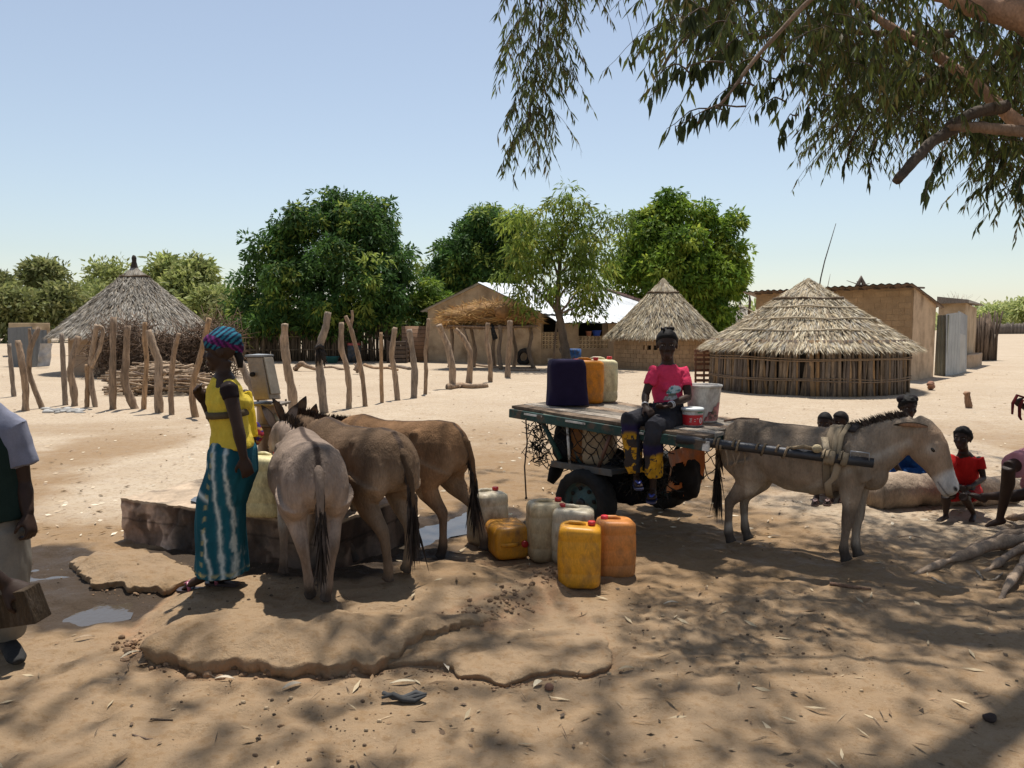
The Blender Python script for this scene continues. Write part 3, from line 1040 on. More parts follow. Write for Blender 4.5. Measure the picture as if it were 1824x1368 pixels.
def drum(px, py, Y, r, h, col, label, capcol=None, name='oil_drum'):
    p = at(px, py, Y)
    p[2] = 0
    t = thing(name, label, 'drum', p)
    b = MB()
    b.lathe(p, [(0, 0), (r, 0), (r * 1.0, h * .3), (r * 1.04, h * .33), (r, h * .36), (r, h * .63), (r * 1.04, h * .66), (r, h * .69), (r, h), (r * .96, h), (r * .94, h - .03), (0, h - .03)], 22, col)
    b.build('drum_body', M['paint'], t)
    if capcol is not None:
        b = MB()
        b.lathe(p, [(0, h + .05), (r * .96, h + .045), (r * 1.02, h - .0), (r * 1.02, h - .06)], 22, capcol)
        b.build('lid', M['cap'], t)
    return t
drum(631, 640, 34.2, .29, .82, (.05, .055, .06), 'dark oil drum with a red lid in the shade under the mango tree', (.30, .05, .04))
drum(1023, 648, 30.6, .27, .72, (.03, .10, .28), 'blue plastic barrel beside the thin tree trunk before the house')
# dark crate and green tub under the mango
b = MB()
p = at(709, 640, 34)
for k in range(5):
    b.box((p[0], p[1], .1 + k * .19), (.9, .5, .16), None, V3(.11, .08, .06) * rng.uniform(.7, 1.2))
for s in (-.42, .42):
    b.box((p[0] + s, p[1] - .27, .5), (.07, .04, 1.0), None, (.09, .065, .05))
b.solo('wooden_crate', M['wood'], 'dark slatted wooden crate standing by the brick wall', 'crate', bev=.01)
b = MB()
p = at(592, 644, 33.6); p[2] = 0
b.lathe(p, [(0, .02), (.2, 0), (.29, .26), (.32, .28), (.30, .29), (.20, .04), (0, .05)], 20, (.03, .14, .13))
b.solo('washtub', M['cap'], 'small teal washtub under the mango tree', 'tub')

# logs lying about the yard
LOGS = [
    ([(526, 660), (536, 649), (546, 655), (566, 661)], 9, 'forked pale log lying by the thick pale fence post', [[(536, 650), (524, 658)]]),
    ([(578, 656), (595, 655), (608, 660), (622, 656)], 5, 'thin branch lying under the bent fence posts', []),
    ([(632, 662), (640, 645), (636, 666)], 6, 'pale splintered stump lying beside the forked fence post', [[(638, 655), (630, 648)]]),
    ([(650, 652), (668, 658), (692, 657), (708, 661)], 6, 'long dark log lying before the oil drum', []),
    ([(694, 654), (712, 655), (730, 659)], 7, 'short grey log lying by the wooden crate', []),
    ([(799, 694), (820, 690), (842, 692), (868, 690)], 10, 'fat pale log lying at the foot of the thick bent fence post', [[(820, 690), (812, 684)]]),
    ([(848, 652), (870, 655), (905, 657), (948, 656)], 5, 'long pole lying under the hay rack', []),
    ([(905, 660), (930, 661), (962, 661)], 5, 'reddish branch lying before the tyre', []),
]
for i, (pts, wpx, lab, br) in enumerate(LOGS):
    P = [onG(x, y) for x, y in pts] if i not in (0, 2) else None
    Y = onG(*pts[-1])[1]
    if P is None:
        P = [at(x, y, Y + rng.normal(0, .1)) for x, y in pts]
    k = Y / F
    for p in P:
        p[2] = max(p[2], 0) + wpx * k * .3
    b = MB()
    limb(b, P, wpx * k * .55, wpx * k * .4, WOODC[i % 5], seed=70 + i)
    for q in br:
        limb(b, [at(x, y, Y) for x, y in q], wpx * k * .35, wpx * k * .22, WOODC[i % 5], seed=90 + i)
    b.solo('log', M['wood'], lab, 'log', 'logs lying in the yard')
# sawn stump on the right
P = [onG(1727, 727), None]
Y = P[0][1]
b = MB()
limb(b, [P[0] - V3(0, 0, .05), at(1724, 712, Y), at(1722, 698, Y)], .07, .06, (.30, .17, .10), seed=5)
b.solo('wooden_stake', M['wood'], 'short brown wooden stake standing in the sand on the right', 'stake')
b = MB()
p = onG(1660, 694)
for k in range(5):
    b.ball(p + V3(rng.normal(0, .08), rng.normal(0, .06), .05 + .03 * k), (.09, .08, .06), 8, 6, col=(.34, .18, .12))
b.solo('stone', M['stone'], 'reddish stone on the open sand behind the seated children', 'stone')

# ------------------------------------------------------------------ gabled house with zinc roof
WALLC, WALLD = (.42, .31, .20), (.36, .27, .18)
A = V3(-3.77, 34.8, 0)
B = V3(1.21, 32.2, 0)
C1 = V3(4.35, 33.1, 0)
RD0, RD1 = V3(-1.35, 33.6, 3.42), V3(4.45, 39.6, 3.52)
house = thing('gabled_house', 'long plastered house with a bright zinc roof and breeze block verandah', 'house', (0, 34, 0))
b = MB()
dn = nrm(B - A)
nn = V3(-dn[1], dn[0], 0)
pg = [A, B, V3(B[0], B[1], 2.18), RD0 * V3(1, 1, 0) + V3(0, 0, 3.40), V3(A[0], A[1], 2.34)]
mid = A + dn * np.dot(RD0 - A, dn)
pg[3] = V3(mid[0], mid[1], 3.40)
b.poly(pg)
pk = [q + nn * .22 for q in pg]
b.poly(pk[::-1])
for i in range(5):
    j = (i + 1) % 5
    b.poly([pg[j], pg[i], pk[i], pk[j]])
b.C = [np.ones_like(x) * WALLC for x in b.C]
b.build('gable_wall', M['plaster'], house, smooth=False)
# verandah front: pieces along B->C1
L = np.linalg.norm(C1 - B)
ed = nrm(C1 - B)
en = V3(-ed[1], ed[0], 0)
def vx(px):
    d = ray(px, 600)
    # intersection of the vertical plane through the camera with the verandah line (plan)
    k = d[0] / d[1]
    s = (B[0] - k * B[1]) / (k * ed[1] - ed[0])
    return s
def vw(b, p0, p1, z0, z1, th=.16, col=WALLD, off=0):
    s0, s1 = vx(p0), vx(p1)
    b.wall(B + ed * s0, B + ed * s1, z0, z1, th, col, off)
b = MB()
vw(b, 964, 1098, -.05, .66)
vw(b, 996, 1030.5, .662, 1.72)
vw(b, 1083, 1098, .662, 1.72)
b.build('verandah_wall', M['plaster'], house, smooth=False)
def breeze(p0, p1, z0, z1, nx, nz):
    b = MB()
    s0, s1 = vx(p0), vx(p1)
    w, h = (s1 - s0) / nx, (z1 - z0) / nz
    for i in range(nx):
        for j in range(nz):
            c = B + ed * (s0 + (i + .5) * w) + en * .07 + V3(0, 0, z0 + (j + .5) * h)
            ax = [ed, en, (0, 0, 1)]
            cl = (.48, .36, .23)
            e = .024
            b.box(c + V3(0, 0, h / 2 - e / 2), (w - .004, .1, e), ax, cl)
            b.box(c - V3(0, 0, h / 2 - e / 2), (w - .004, .1, e), ax, cl)
            b.box(c + ed * (w / 2 - e / 2), (e, .1, h - 2 * e - .004), ax, cl)
            b.box(c - ed * (w / 2 - e / 2), (e, .1, h - 2 * e - .004), ax, cl)
            for sx in (-1, 1):
                a_ = nrm(ed + V3(0, 0, sx))
                b.box(c + en * .012 * sx, (w * 1.05, .05, .022), [a_, en, np.cross(a_, en)], cl)
    return b
breeze(966, 995.5, .662, 1.36, 5, 4).build('breeze_block_panel', M['plaster'], house, smooth=False)
breeze(1031, 1082.5, .662, 1.19, 8, 3).build('breeze_block_panel', M['plaster'], house, smooth=False)
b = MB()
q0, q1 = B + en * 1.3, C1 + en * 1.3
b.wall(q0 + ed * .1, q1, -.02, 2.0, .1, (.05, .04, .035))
b.build('back_wall', M['dark'], house, smooth=False)  # verandah's inner shade painted as a near black wall colour
# walls hidden behind (closed house)
b = MB()
far = V3(7.6, 36.0, 0)
b.wall(C1 + ed * .02, far, -.02, 1.75, .2, WALLD)
b.wall(far + V3(.02, .3, 0), V3(4.6, 41.5, 0), -.02, 2.0, .2, WALLD)
b.wall(V3(4.4, 41.5, 0), A + nn * .4, -.02, 2.2, .2, WALLD)
b.build('rear_wall', M['plaster'], house, smooth=False)
def roofgrid(c00, c10, c01, c11, nu, nv, amp=.03, th=.03):
    b = MB()
    u, v = np.meshgrid(np.linspace(0, 1, nu), np.linspace(0, 1, nv))
    u, v = u[..., None], v[..., None]
    P = (c00 * (1 - u) * (1 - v) + c10 * u * (1 - v) + c01 * (1 - u) * v + c11 * u * v)
    P[..., 2] += np.sin(u[..., 0] * nu * 1.5) * amp * .5
    seam = (np.floor(u[..., 0] * 9) % 2) * .015 + (np.floor(v[..., 0] * 3)) * -.012
    P[..., 2] += seam
    V = np.vstack([P.reshape(-1, 3), P.reshape(-1, 3) - V3(0, 0, th)])
    i = (np.arange(nv - 1)[:, None] * nu + np.arange(nu - 1)[None]).ravel()
    q = np.stack([i, i + 1, i + nu + 1, i + nu], 1)
    m = nu * nv
    col = np.array([.62, .64, .66]) * (1 - .12 * (np.floor(u * 9) % 3 == 1) - .06 * (np.floor(v * 3) % 2))
    col = np.repeat(col.reshape(-1, 1) if col.shape[-1] == 1 else col.reshape(-1, 3), 1, 0)
    b.add(V, np.vstack([q, q[:, ::-1] + m]), np.vstack([col, col]))
    return b
E0, E1 = V3(1.28, 32.0, 2.16), V3(4.55, 32.75, 1.78)
rf = MB()
r1 = roofgrid(RD0 + V3(-.12, -.2, .06), RD1, E0 + V3(.0, -.1, 0), V3(2.2, 32.1, 1.86) * 0 + V3(7.9, 35.6, 2.0), 90, 16)
r1.build('roof', M['zinc'], house)
r1 = roofgrid(RD0 + V3(-.12, -.2, .05), RD1 + V3(0, 0, -.01), A + V3(-.35, -.1, 2.3), V3(-1.0, 41.2, 2.35), 90, 10)
r1.build('roof', M['zinc'], house)
# lean-to verandah roof filling to the low eave
vr = roofgrid(V3(1.22, 32.12, 2.2), V3(8.0, 35.9, 2.07), V3(1.9, 31.85, 1.80), V3(8.3, 34.3, 1.74), 70, 6, .03)
vr.build('verandah_roof', M['zinc'], house)
b = MB()
b.tube([RD1 + V3(-.1, -.1, .06), (RD1 + V3(7.9, 35.6, 2.0)) / 2 + V3(0, 0, .06), V3(7.95, 35.6, 2.08)], .07, 6, (.16, .10, .085))
for k in range(26):
    q = RD1 + (V3(7.95, 35.6, 2.06) - RD1) * (k + .5) / 26
    b.box(q + V3(0, 0, .06), (.13, .1, .14), None, V3(.30, .16, .13) * rng.uniform(.5, 1.5))
b.build('barge_tiles', M['brick'], house, smooth=False)
b = MB()
for k in range(10):
    q = V3(1.95 + k * .29, 31.95 + k * .085, 1.79 - k * .004)
    b.tube([q, q + en * .9 + V3(0, 0, .12)], .028, 5, (.14, .10, .07))
b.build('rafter', M['wood'], house)
for px in (1052, 1063, 1078):
    b = MB()
    q = at(px, 565.5, 32.5)
    s_, = [(q[1])]
    q[2] += .03
    b.box(q, (.17, .13, .09), None, (.20, .16, .13))
    b.solo('stone', M['stone'], {1052: 'left one of three small stones weighing down the zinc roof edge', 1063: 'middle one of three small stones weighing down the zinc roof edge',
                                 1078: 'right one of three small stones weighing down the zinc roof edge'}[px], 'stone', 'stones on the zinc roof', bev=.03)
for px, col, r, h, lab in ((1064, (.03, .08, .42), .19, .22, 'blue plastic basin standing on the verandah wall'), (1050, (.32, .14, .09), .13, .19, 'brown plastic basin standing on the verandah wall')):
    s = vx(px)
    q = B + ed * s + en * .09
    b = MB()
    b.lathe((q[0], q[1], 1.192), [(0, 0), (r * .7, 0), (r, h), (r * 1.1, h + .01), (r * .98, h + .02), (r * .68, .03), (0, .03)], 20, col)
    b.solo('basin', M['cap'], lab, 'basin')
# tyre leaning on the gable wall
b = MB()
q = at(933, 640, 32.3)
a = np.linspace(0, 2 * np.pi, 28, endpoint=False)
ax1, ax2 = nrm(V3(.85, -.5, .05)), nrm(V3(.05, .12, 1))
ring = V3(q[0], q[1], .33) + np.outer(np.cos(a), ax1) * .27 + np.outer(np.sin(a), ax2) * .27
ring = np.vstack([ring, ring[:1]])
b.tube(ring, [(.085, .10)] * len(ring), 10, (.02, .02, .02))
b.solo('tyre', M['rubber'], 'old black tyre leaning against the house under the hay rack', 'tyre')
b = MB()
q = at(980, 648, 31.9); q[2] = 0
b.lathe(q, [(0, 0), (.1, 0), (.11, .28), (0, .28)], 12, (.5, .42, .33))
b.solo('clay_pot', M['concrete'], 'small pale block standing by the thin tree before the house', 'block')

# ------------------------------------------------------------------ hay rack
rack = thing('hay_rack', 'pole platform on crooked legs piled with brown hay before the gabled house', 'rack', (at(868, 655, 29.6)[0], 29.6, 0))
for i, (x0, x1, xb, yb, Y) in enumerate([(803, 806, 800, 657, 30.3), (838, 842, 843, 656, 30.4), (876, 880, 881, 657, 30.2), (911, 914, 915, 657, 30.2), (944, 947, 951, 656, 29.6), (822, 830, 838, 660, 28.9), (890, 892, 893, 661, 28.8)]):
    b = MB()
    pb = at(xb, yb, Y)
    pb[2] = -.03
    limb(b, [pb, at((x1 + xb) / 2 + rng.normal(0, 4), 625, Y), at(x1, 600, Y), at(x0, 579, Y)], .085, .065, V3(.20, .145, .10), seed=120 + i)
    b.build('leg', M['wood'], rack)
b = MB()
for k in range(26):
    Y = 28.8 + k * .065
    a, e = at(798 + rng.normal(0, 4), 581 + rng.normal(0, 1), Y), at(950 + rng.normal(0, 4), 580 + rng.normal(0, 1), Y)
    b.tube([a, (a + e) / 2 + V3(0, 0, -.05), e], .035, 5, V3(.18, .12, .08) * rng.uniform(.6, 1.3))
b.build('platform', M['wood'], rack)
hb = MB()
lobes = [(828, 563, 1.0, .30), (850, 558, 1.0, .38), (868, 553, .85, .36), (893, 556, .7, .40), (915, 563, .7, .30), (935, 569, .55, .22), (880, 569, 1.4, .2), (806, 572, .5, .12)]
core = MB()
for x, y, rx, rz in lobes:
    core.ball(at(x, y, 29.6), (rx * .9, .8, rz * .85), 16, 10, col=(.30, .17, .07))
n = 6500
li = rng.integers(0, len(lobes), n)
d = nrm(rng.normal(0, 1, (n, 3)))
cc = np.array([at(x, y, 29.6) for x, y, _, _ in lobes])[li]
rr = np.array([(a, .85, c_) for _, _, a, c_ in lobes])[li]
P = cc + d * rr * rng.uniform(.85, 1.02, (n, 1))
P[:, 2] = np.maximum(P[:, 2], at(870, 580, 29.6)[2])
D = nrm(np.column_stack([rng.normal(0, 1, n), rng.normal(0, .5, n), rng.normal(-.1, .3, n)]) + d * .25)
S = nrm(np.cross(D, d))
pal = np.array([[.46, .26, .09], [.36, .20, .075], [.56, .36, .14], [.24, .13, .05]])
core.leaves(P, D, S, rng.uniform(.2, .5, n), .022, pal[rng.integers(0, 4, n)] * rng.uniform(.8, 1.2, (n, 1)))
# rolled bundle
core.solo('hay', M['hay'], 'heap of brown hay lying on the pole rack', 'hay', kind='stuff')
b = MB()
rim = at(894, 556, 28.7)
a = np.linspace(0, 6.28, 22)
b.tube(rim + np.column_stack([np.linspace(-.12, .16, 8), np.linspace(-.25, .5, 8), np.zeros(8)]), [.12, .2, .24, .26, .27, .27, .24, .14], 22, (.30, .16, .065), jit=.022)
b.solo('hay_bundle', M['hay'], 'rolled hay bundle at the front of the hay heap', 'hay')
b = MB()
b.tube([at(876, 578, 28.9), at(880, 590, 28.6), at(884, 602, 28.7), at(880, 605, 28.8), at(877, 595, 28.8), at(876, 580, 28.9)], [.05, .05, .06, .05, .04, .04], 7, (.03, .025, .02))
b.solo('saddle_strap', M['rubber'], 'black looped strap hanging from the hay rack', 'strap')

# ------------------------------------------------------------------ middle hut (mud brick)
YM = 30.2
c = (at(1180, 600, YM)[0], YM)
t, rf = hut('thatched_hut', 'mud brick hut with square wall holes and thatch, behind the girl on the cart', c, 1.85, 2.18, 1.2, 3.42, PAL_TAN * .9, 9500, None, None, layers=5, L=.38, W=.038, cap=.26)
wb = MB()
nb = 44
holes = {(-118, 5), (-111, 5), (-104, 5), (-97, 5), (-83, 6)}
rows = 9
hh = 1.44 / rows
for r in range(rows):
    for k in range(nb):
        a = 2 * math.pi * (k + .5 * (r % 2)) / nb
        dg = math.degrees(a)
        dg = dg - 360 if dg > 180 else dg
        if r == 5 and -126 < dg < -99 or r == 6 and -92 < dg < -84:
            if r == 6 or k % 1 == 0:
                continue
        th = 2 * math.pi / nb * 1.84
        wb.box((c[0] + 1.8 * math.cos(a), c[1] + 1.8 * math.sin(a), -.05 + hh * (r + .5)), (.16, th - .006, hh - .006), [(math.cos(a), math.sin(a), 0), (-math.sin(a), math.cos(a), 0), (0, 0, 1)], V3(.36, .235, .135) * rng.uniform(.93, 1.06))
for k in range(5):
    a = math.radians(-127 + k * 7.4)
    wb.box((c[0] + 1.8 * math.cos(a), c[1] + 1.8 * math.sin(a), -.05 + hh * 5.5), (.15, .09, hh), [(math.cos(a), math.sin(a), 0), (-math.sin(a), math.cos(a), 0), (0, 0, 1)], (.36, .235, .135))
wb.build('wall', M['brick'], t, smooth=False)
b = MB()
b.lathe((c[0], c[1], 0), [(1.70, -.05), (1.715, 1.3)], 44, (.30, .19, .11))
b.lathe((c[0], c[1], 0), [(1.87, -.05), (1.875, .07), (1.8, .09)], 44, (.19, .125, .08))
b.build('lining', M['plaster'], t)
b = MB()
for k in range(5):
    b = MB()
    a = math.radians(-123.3 + k * 7.4)
    b.box((c[0] + 1.725 * math.cos(a), c[1] + 1.725 * math.sin(a), -.05 + hh * 5.5), (.01, .12, hh * .98), [(math.cos(a), math.sin(a), 0), (-math.sin(a), math.cos(a), 0), (0, 0, 1)], (.02, .02, .02))
    b.build('vent_shade', M['dark'], t)  # near black panel painted as the shade in a wall hole
b = MB()
a = math.radians(-88)
b.box((c[0] + 1.725 * math.cos(a), c[1] + 1.725 * math.sin(a), -.05 + hh * 6.5), (.01, .2, hh * .98), [(math.cos(a), math.sin(a), 0), (-math.sin(a), math.cos(a), 0), (0, 0, 1)], (.02, .02, .02))
b.build('vent_shade', M['dark'], t)  # same painted shade for the wider hole

# distant hut between them
YD = 62.
c = (at(1317, 600, YD)[0], YD)
t, rf = hut('thatched_hut', 'pale distant hut roof seen between the two nearer thatched huts', c, 2.0, 2.6, 1.5, 3.3, PAL_GREY * 1.2, 2200, None, None, L=.5, W=.08, cap=.2)
b = MB()
b.lathe((c[0], c[1], 0), [(2.0, -.1), (2.0, 1.6)], 30, (.34, .25, .17))
b.build('wall', M['plaster'], t)
b = MB()
b.lathe((c[0], c[1], 0), [(.12, 3.2), (.06, 3.5), (.03, 4.3), (0, 4.32)], 8, (.05, .04, .035))
b.build('finial', M['rope'], rf)
# stick frame gate beside the near hut
Yg = 21.0
gt = thing('slatted_gate', 'reddish slatted wooden gate between the two thatched huts', 'gate', (at(1255, 680, Yg)[0], Yg, 0))
b = MB()
for x in (1239, 1254, 1269):
    p = at(x, 684, Yg); p[2] = 0
    b.tube([p, at(x, 622, Yg)], .028, 6, (.17, .085, .05))
b.build('upright', M['wood'], gt)
b = MB()
for y in (626, 633, 641, 649, 660, 669, 678):
    a, e = at(1237, y, Yg - .03), at(1271, y - 1, Yg - .03)
    b.box((a + e) / 2, (np.linalg.norm(e - a), .025, .075), None, V3(.18, .08, .05) * rng.uniform(.7, 1.2))
b.build('slat', M['wood'], gt, smooth=False)

# ------------------------------------------------------------------ near stick hut
YH = 20.6
c = (at(1437, 600, YH)[0], YH)
t, rf = hut('thatched_hut', 'low stick walled hut with shaggy tan thatch behind the harnessed donkey', c, 2.47, 2.62, 1.10, 2.86, PAL_TAN, 15000, None, None, layers=5, L=.44, W=.034, cap=.32)
b = MB()
for fr, s in ((.46, 3), (.63, 4), (.79, 5)):
    hoop(b, c, 2.62 * fr, 1.10 + (2.86 - 1.10) * (1 - fr) + .085, .022, (.46, .38, .27), .05, 60, s)
b.build('binding', M['rope'], rf)
b = MB()
q = at(1345, 566, YH - 1.2)
for k in range(6):
    e = q + V3(rng.normal(0, .3), rng.normal(-.1, .1), rng.uniform(.0, .35))
    b.tube([q + rng.normal(0, .12, 3), e], [.02, .012], 4, (.5, .42, .3))
b.build('loose_stick', M['wood'], rf)
b = MB()
ns = 290
for k in range(ns):
    a = 2 * math.pi * k / ns
    r = 2.44 + rng.normal(0, .02)
    w = rng.uniform(.022, .046) if rng.uniform() < .86 else .065
    p = V3(c[0] + r * math.cos(a), c[1] + r * math.sin(a), -.08)
    ln = rng.normal(0, .03)
    q = V3(c[0] + (r - .02) * math.cos(a + ln), c[1] + (r - .02) * math.sin(a + ln), 1.32)
    pal = [V3(.30, .22, .15), V3(.24, .19, .15), V3(.36, .235, .13), V3(.19, .15, .125), V3(.42, .25, .12)]
    b.tube([p, (p + q) / 2 + rng.normal(0, .012, 3), q], [w, w * .95, w * .85], 6, pal[rng.choice(5, p=[.3, .28, .17, .2, .05])] * rng.uniform(.6, 1.0))
b.build('stick_wall', M['wood'], t)
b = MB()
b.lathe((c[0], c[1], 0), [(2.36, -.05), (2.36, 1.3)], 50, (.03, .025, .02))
b.build('inner_shade_shell', M['dark'], t)  # near black shell paints the hut's inner shade between the sticks
b = MB()
for z in (.34, .84):
    hoop(b, c, 2.50, z, .02, (.25, .175, .115), .04, 70, int(z * 10))
    hoop(b, c, 2.50, z + .045, .016, (.25, .175, .115), .04, 70, int(z * 10) + 3)
b.build('binding', M['rope'], t)

# ------------------------------------------------------------------ long mud building on the right
K0 = at(1621, 679, 23.0)[:2]
KL = at(1345, 600, 28.2)[:2]
KR = at(1664, 600, 24.9)[:2]
mh = thing('mud_house', 'long brown mud house with a rusty single pitch roof behind the stick walled hut', 'house', (K0[0], K0[1], 0))
b = MB()
zt0, ztl, ztr = 2.78, 2.80, 2.33
far = np.array(KL) + (np.array(KR) - np.array(K0)) * 1.0
def prism(b, ring, zb, zts, col):
    n = len(ring)
    v = [(x, y, zb) for x, y in ring] + [(x, y, z) for (x, y), z in zip(ring, zts)]
    f = [(i, (i + 1) % n, n + (i + 1) % n, n + i) for i in range(n)] + [tuple(range(n, 2 * n)), tuple(range(n))[::-1]]
    b.add(v, f, col)
prism(b, [KL, K0, KR, far], -.05, [ztl, zt0, ztr, ztr], (.36, .235, .13))
b.build('wall', M['plaster'], mh, smooth=False)
# lighter end wall plaster, bounced light also put into its colour, slightly proud
b = MB()
d = nrm(V3(KR[0] - K0[0], KR[1] - K0[1], 0))
n3 = V3(d[1], -d[0], 0)
k0, kr = V3(*K0, 0) + n3 * .006, V3(*KR, 0) + n3 * .006
v = [k0 + V3(0, 0, -.05), kr + V3(0, 0, -.05), kr + V3(0, 0, ztr), k0 + V3(0, 0, zt0)]
b.add(v + [q + n3 * .012 for q in v], [(4, 5, 6, 7), (0, 1, 5, 4), (1, 2, 6, 5), (2, 3, 7, 6), (3, 0, 4, 7)], (.50, .36, .235))
b.build('lit_end_render', M['plaster'], mh, smooth=False)
# courses of mud brick showing on the long wall
b = MB()
dl = nrm(V3(KL[0] - K0[0], KL[1] - K0[1], 0))
nl = V3(-dl[1], dl[0], 0)
nl = nl if nl[1] < 0 else -nl
ll = np.linalg.norm(KL - K0)
for r in range(15):
    for k in range(int(ll / .4)):
        o_ = .2 * (r % 2)
        cc = V3(*K0, 0) + dl * (.25 + k * .4 + o_) + nl * rng.uniform(-.006, .000)
        cc[2] = .09 + r * .18
        if k * .4 + o_ + .45 > ll or (r < 14 and rng.uniform() < .1):
            continue
        b.box(cc, (.385, .02, .165), [dl, nl, (0, 0, 1)], V3(.37, .24, .13) * rng.uniform(.94, 1.06))
b.build('brick_course', M['brick'], mh, smooth=False)
q0, ql, qr, qf = [V3(*x, z) for x, z in ((K0, zt0 + .06), (KL, ztl + .06), (KR, ztr + .06), (far, ztr + .06))]
r1 = roofgrid(ql + dl * .25 + nl * .35 - d * .1, q0 - dl * .18 + nl * .3 - d * .15 + V3(0, 0, .05), qf + dl * .25 + d * .3, qr - dl * .2 + d * .35 - V3(0, 0, .1), 100, 8, .05)
r1.C = [x * np.array([.34, .24, .19]) for x in r1.C]
r1.build('roof', M['zinc'], mh)
b = MB()
for k in range(12):
    q = V3(*K0, zt0 + .0) + dl * (k * ll / 11.5 + .05)
    b.tube([q + nl * .28, q - nl * .6 ], .03, 5, (.11, .08, .06))
b.build('rafter', M['wood'], mh)
b = MB()
q = at(1532, 510, 25.0)
b.tube([q + V3(-.1, 0, -.05), q + V3(.02, 0, .28), q + V3(.16, 0, -.05)], [.09, .07, .09], 7, (.2, .16, .13))
for k in range(7):
    b.tube([q + V3(rng.normal(0, .1), 0, 0), q + V3(rng.uniform(-.4, .4), rng.normal(0, .1), rng.uniform(.05, .22))], [.02, .008], 4, (.15, .12, .1))
b.solo('brushwood', M['wood'], 'small forked stump and twigs lying on the rusty roof', 'brushwood', kind=None)
b = MB()
q = [at(x, y, 24.6) for x, y in ((1458, 520), (1462, 495), (1469, 465), (1478, 435), (1489, 398))]
b.tube(q, [.022, .02, .018, .014, .009], 6, (.08, .07, .06))
b.solo('aerial_pole', M['wood'], 'long thin bent pole rising above the stick walled hut', 'pole')
b = MB()
b.tube([at(1474, 512, 25), at(1479, 488, 25)], [.012, .006], 5, (.3, .27, .23))
b.solo('thin_stick', M['wood'], 'short thin stick standing on the rusty roof beside the long pole', 'stick')
b = MB()
b.tube([at(1334, 560, 21.5), at(1336, 535, 21.5), at(1335, 526, 21.5)], [.04, .035, .02], 6, (.12, .09, .07))
b.solo('stake', M['wood'], 'dark stake rising behind the left slope of the stick walled hut roof', 'stake')

# second mud house, latrine sheets, doorstep, stick pen, far fence
s0, s1, s2 = at(1668, 640, 31.0)[:2], at(1716, 640, 30.0)[:2], at(1736, 640, 32.5)[:2]
s3 = s0 + (s2 - s1)
m2 = thing('mud_house', 'smaller mud house with a flat roof, half hidden behind the zinc latrine screen', 'house', (*s1, 0))
b = MB()
prism(b, [s0, s1, s2, s3], -.05, [2.68, 2.52, 2.35, 2.5], (.44, .33, .215))
b.build('wall', M['plaster'], m2, smooth=False)
b = MB()
u = s2 - s1
w_ = s1 - s0
prism(b, [s0 - w_ * .02 - u * .1, s1 + w_ * .15 - u * .12, s2 + w_ * .22 + u * .1, s3 - w_ * .05 + u * .1], 2.5, [2.78, 2.62, 2.46, 2.6], (.2, .16, .13))
b.build('roof', M['zinc'], m2, smooth=False)
sheet([(1664, 668, 1.98), (1685, 669, 2.0)], 25.6, 25.3, 'greenish grey zinc sheet forming the left side of the latrine screen', (.33, .33, .27), group='zinc latrine screen')
sheet([(1684, 669, 2.02), (1709, 666, 2.1)], 25.25, 26.4, 'pale zinc sheet forming the front of the latrine screen', (.42, .425, .42), group='zinc latrine screen')
sheet([(1708, 664, 1.4), (1719, 660, 1.3)], 26.45, 27.5, 'low right hand zinc sheet of the latrine screen', (.48, .46, .43), group='zinc latrine screen')
sheet([(1706, 664, 2.15), (1721, 660, 2.0)], 27.0, 27.8, 'tall greyish zinc sheet at the back of the latrine screen', (.40, .40, .40), group='zinc latrine screen')
b = MB()
prism(b, [at(1720, 655, 29.5)[:2], at(1741, 650, 30.5)[:2], at(1749, 650, 32.0)[:2], at(1728, 650, 31.8)[:2]], -.03, [.52, .52, .52, .52], (.46, .33, .22))
b.solo('doorstep', M['plaster'], 'plain mud block doorstep right of the zinc latrine screen', 'step', bev=.03, smooth=False)
b = MB()
for k in range(70):
    t_ = k / 69
    p = at(1735, 640, 36) * (1 - t_) + at(1768, 640, 36.5) * t_ + V3(0, rng.uniform(-.4, .4), 0)
    p[2] = 0
    b.tube([p, p + V3(rng.normal(0, .1), rng.normal(0, .08), 1.9 + rng.normal(0, .22))], [.05, .035], 5, V3(.17, .12, .085) * rng.uniform(.55, 1.3))
b.solo('stick_pen', M['wood'], 'dark upright stick pen beside the smaller mud house', 'pen')
b = MB()
for k in range(260):
    x = 1765 + k * .9
    p = at(x, 585, 130 + k * .05)
    p[2] = -.2
    p2 = p + V3(rng.normal(0, .1), 0, 1.9 + rng.normal(0, .15))
    b.tube([p, p2], [.16, .12], 4, V3(.20, .165, .14) * rng.uniform(.6, 1.2))
b.solo('stick_fence', M['wood'], 'long low stick fence far away at the right edge', 'fence')
# ------------------------------------------------------------------ trees
MANGO = np.array([[.055, .115, .028], [.065, .135, .03], [.045, .095, .024], [.055, .11, .027], [.10, .18, .035], [.25, .31, .06]])
BRIGHT = np.array([[.08, .15, .02], [.17, .26, .03], [.24, .34, .04], [.12, .20, .025], [.34, .40, .06]])
OLIVE = np.array([[.11, .16, .03], [.19, .26, .045], [.25, .31, .05], [.15, .21, .04], [.33, .35, .07]])
PALE = np.array([[.26, .30, .09], [.31, .35, .11], [.20, .24, .08], [.36, .38, .14]])

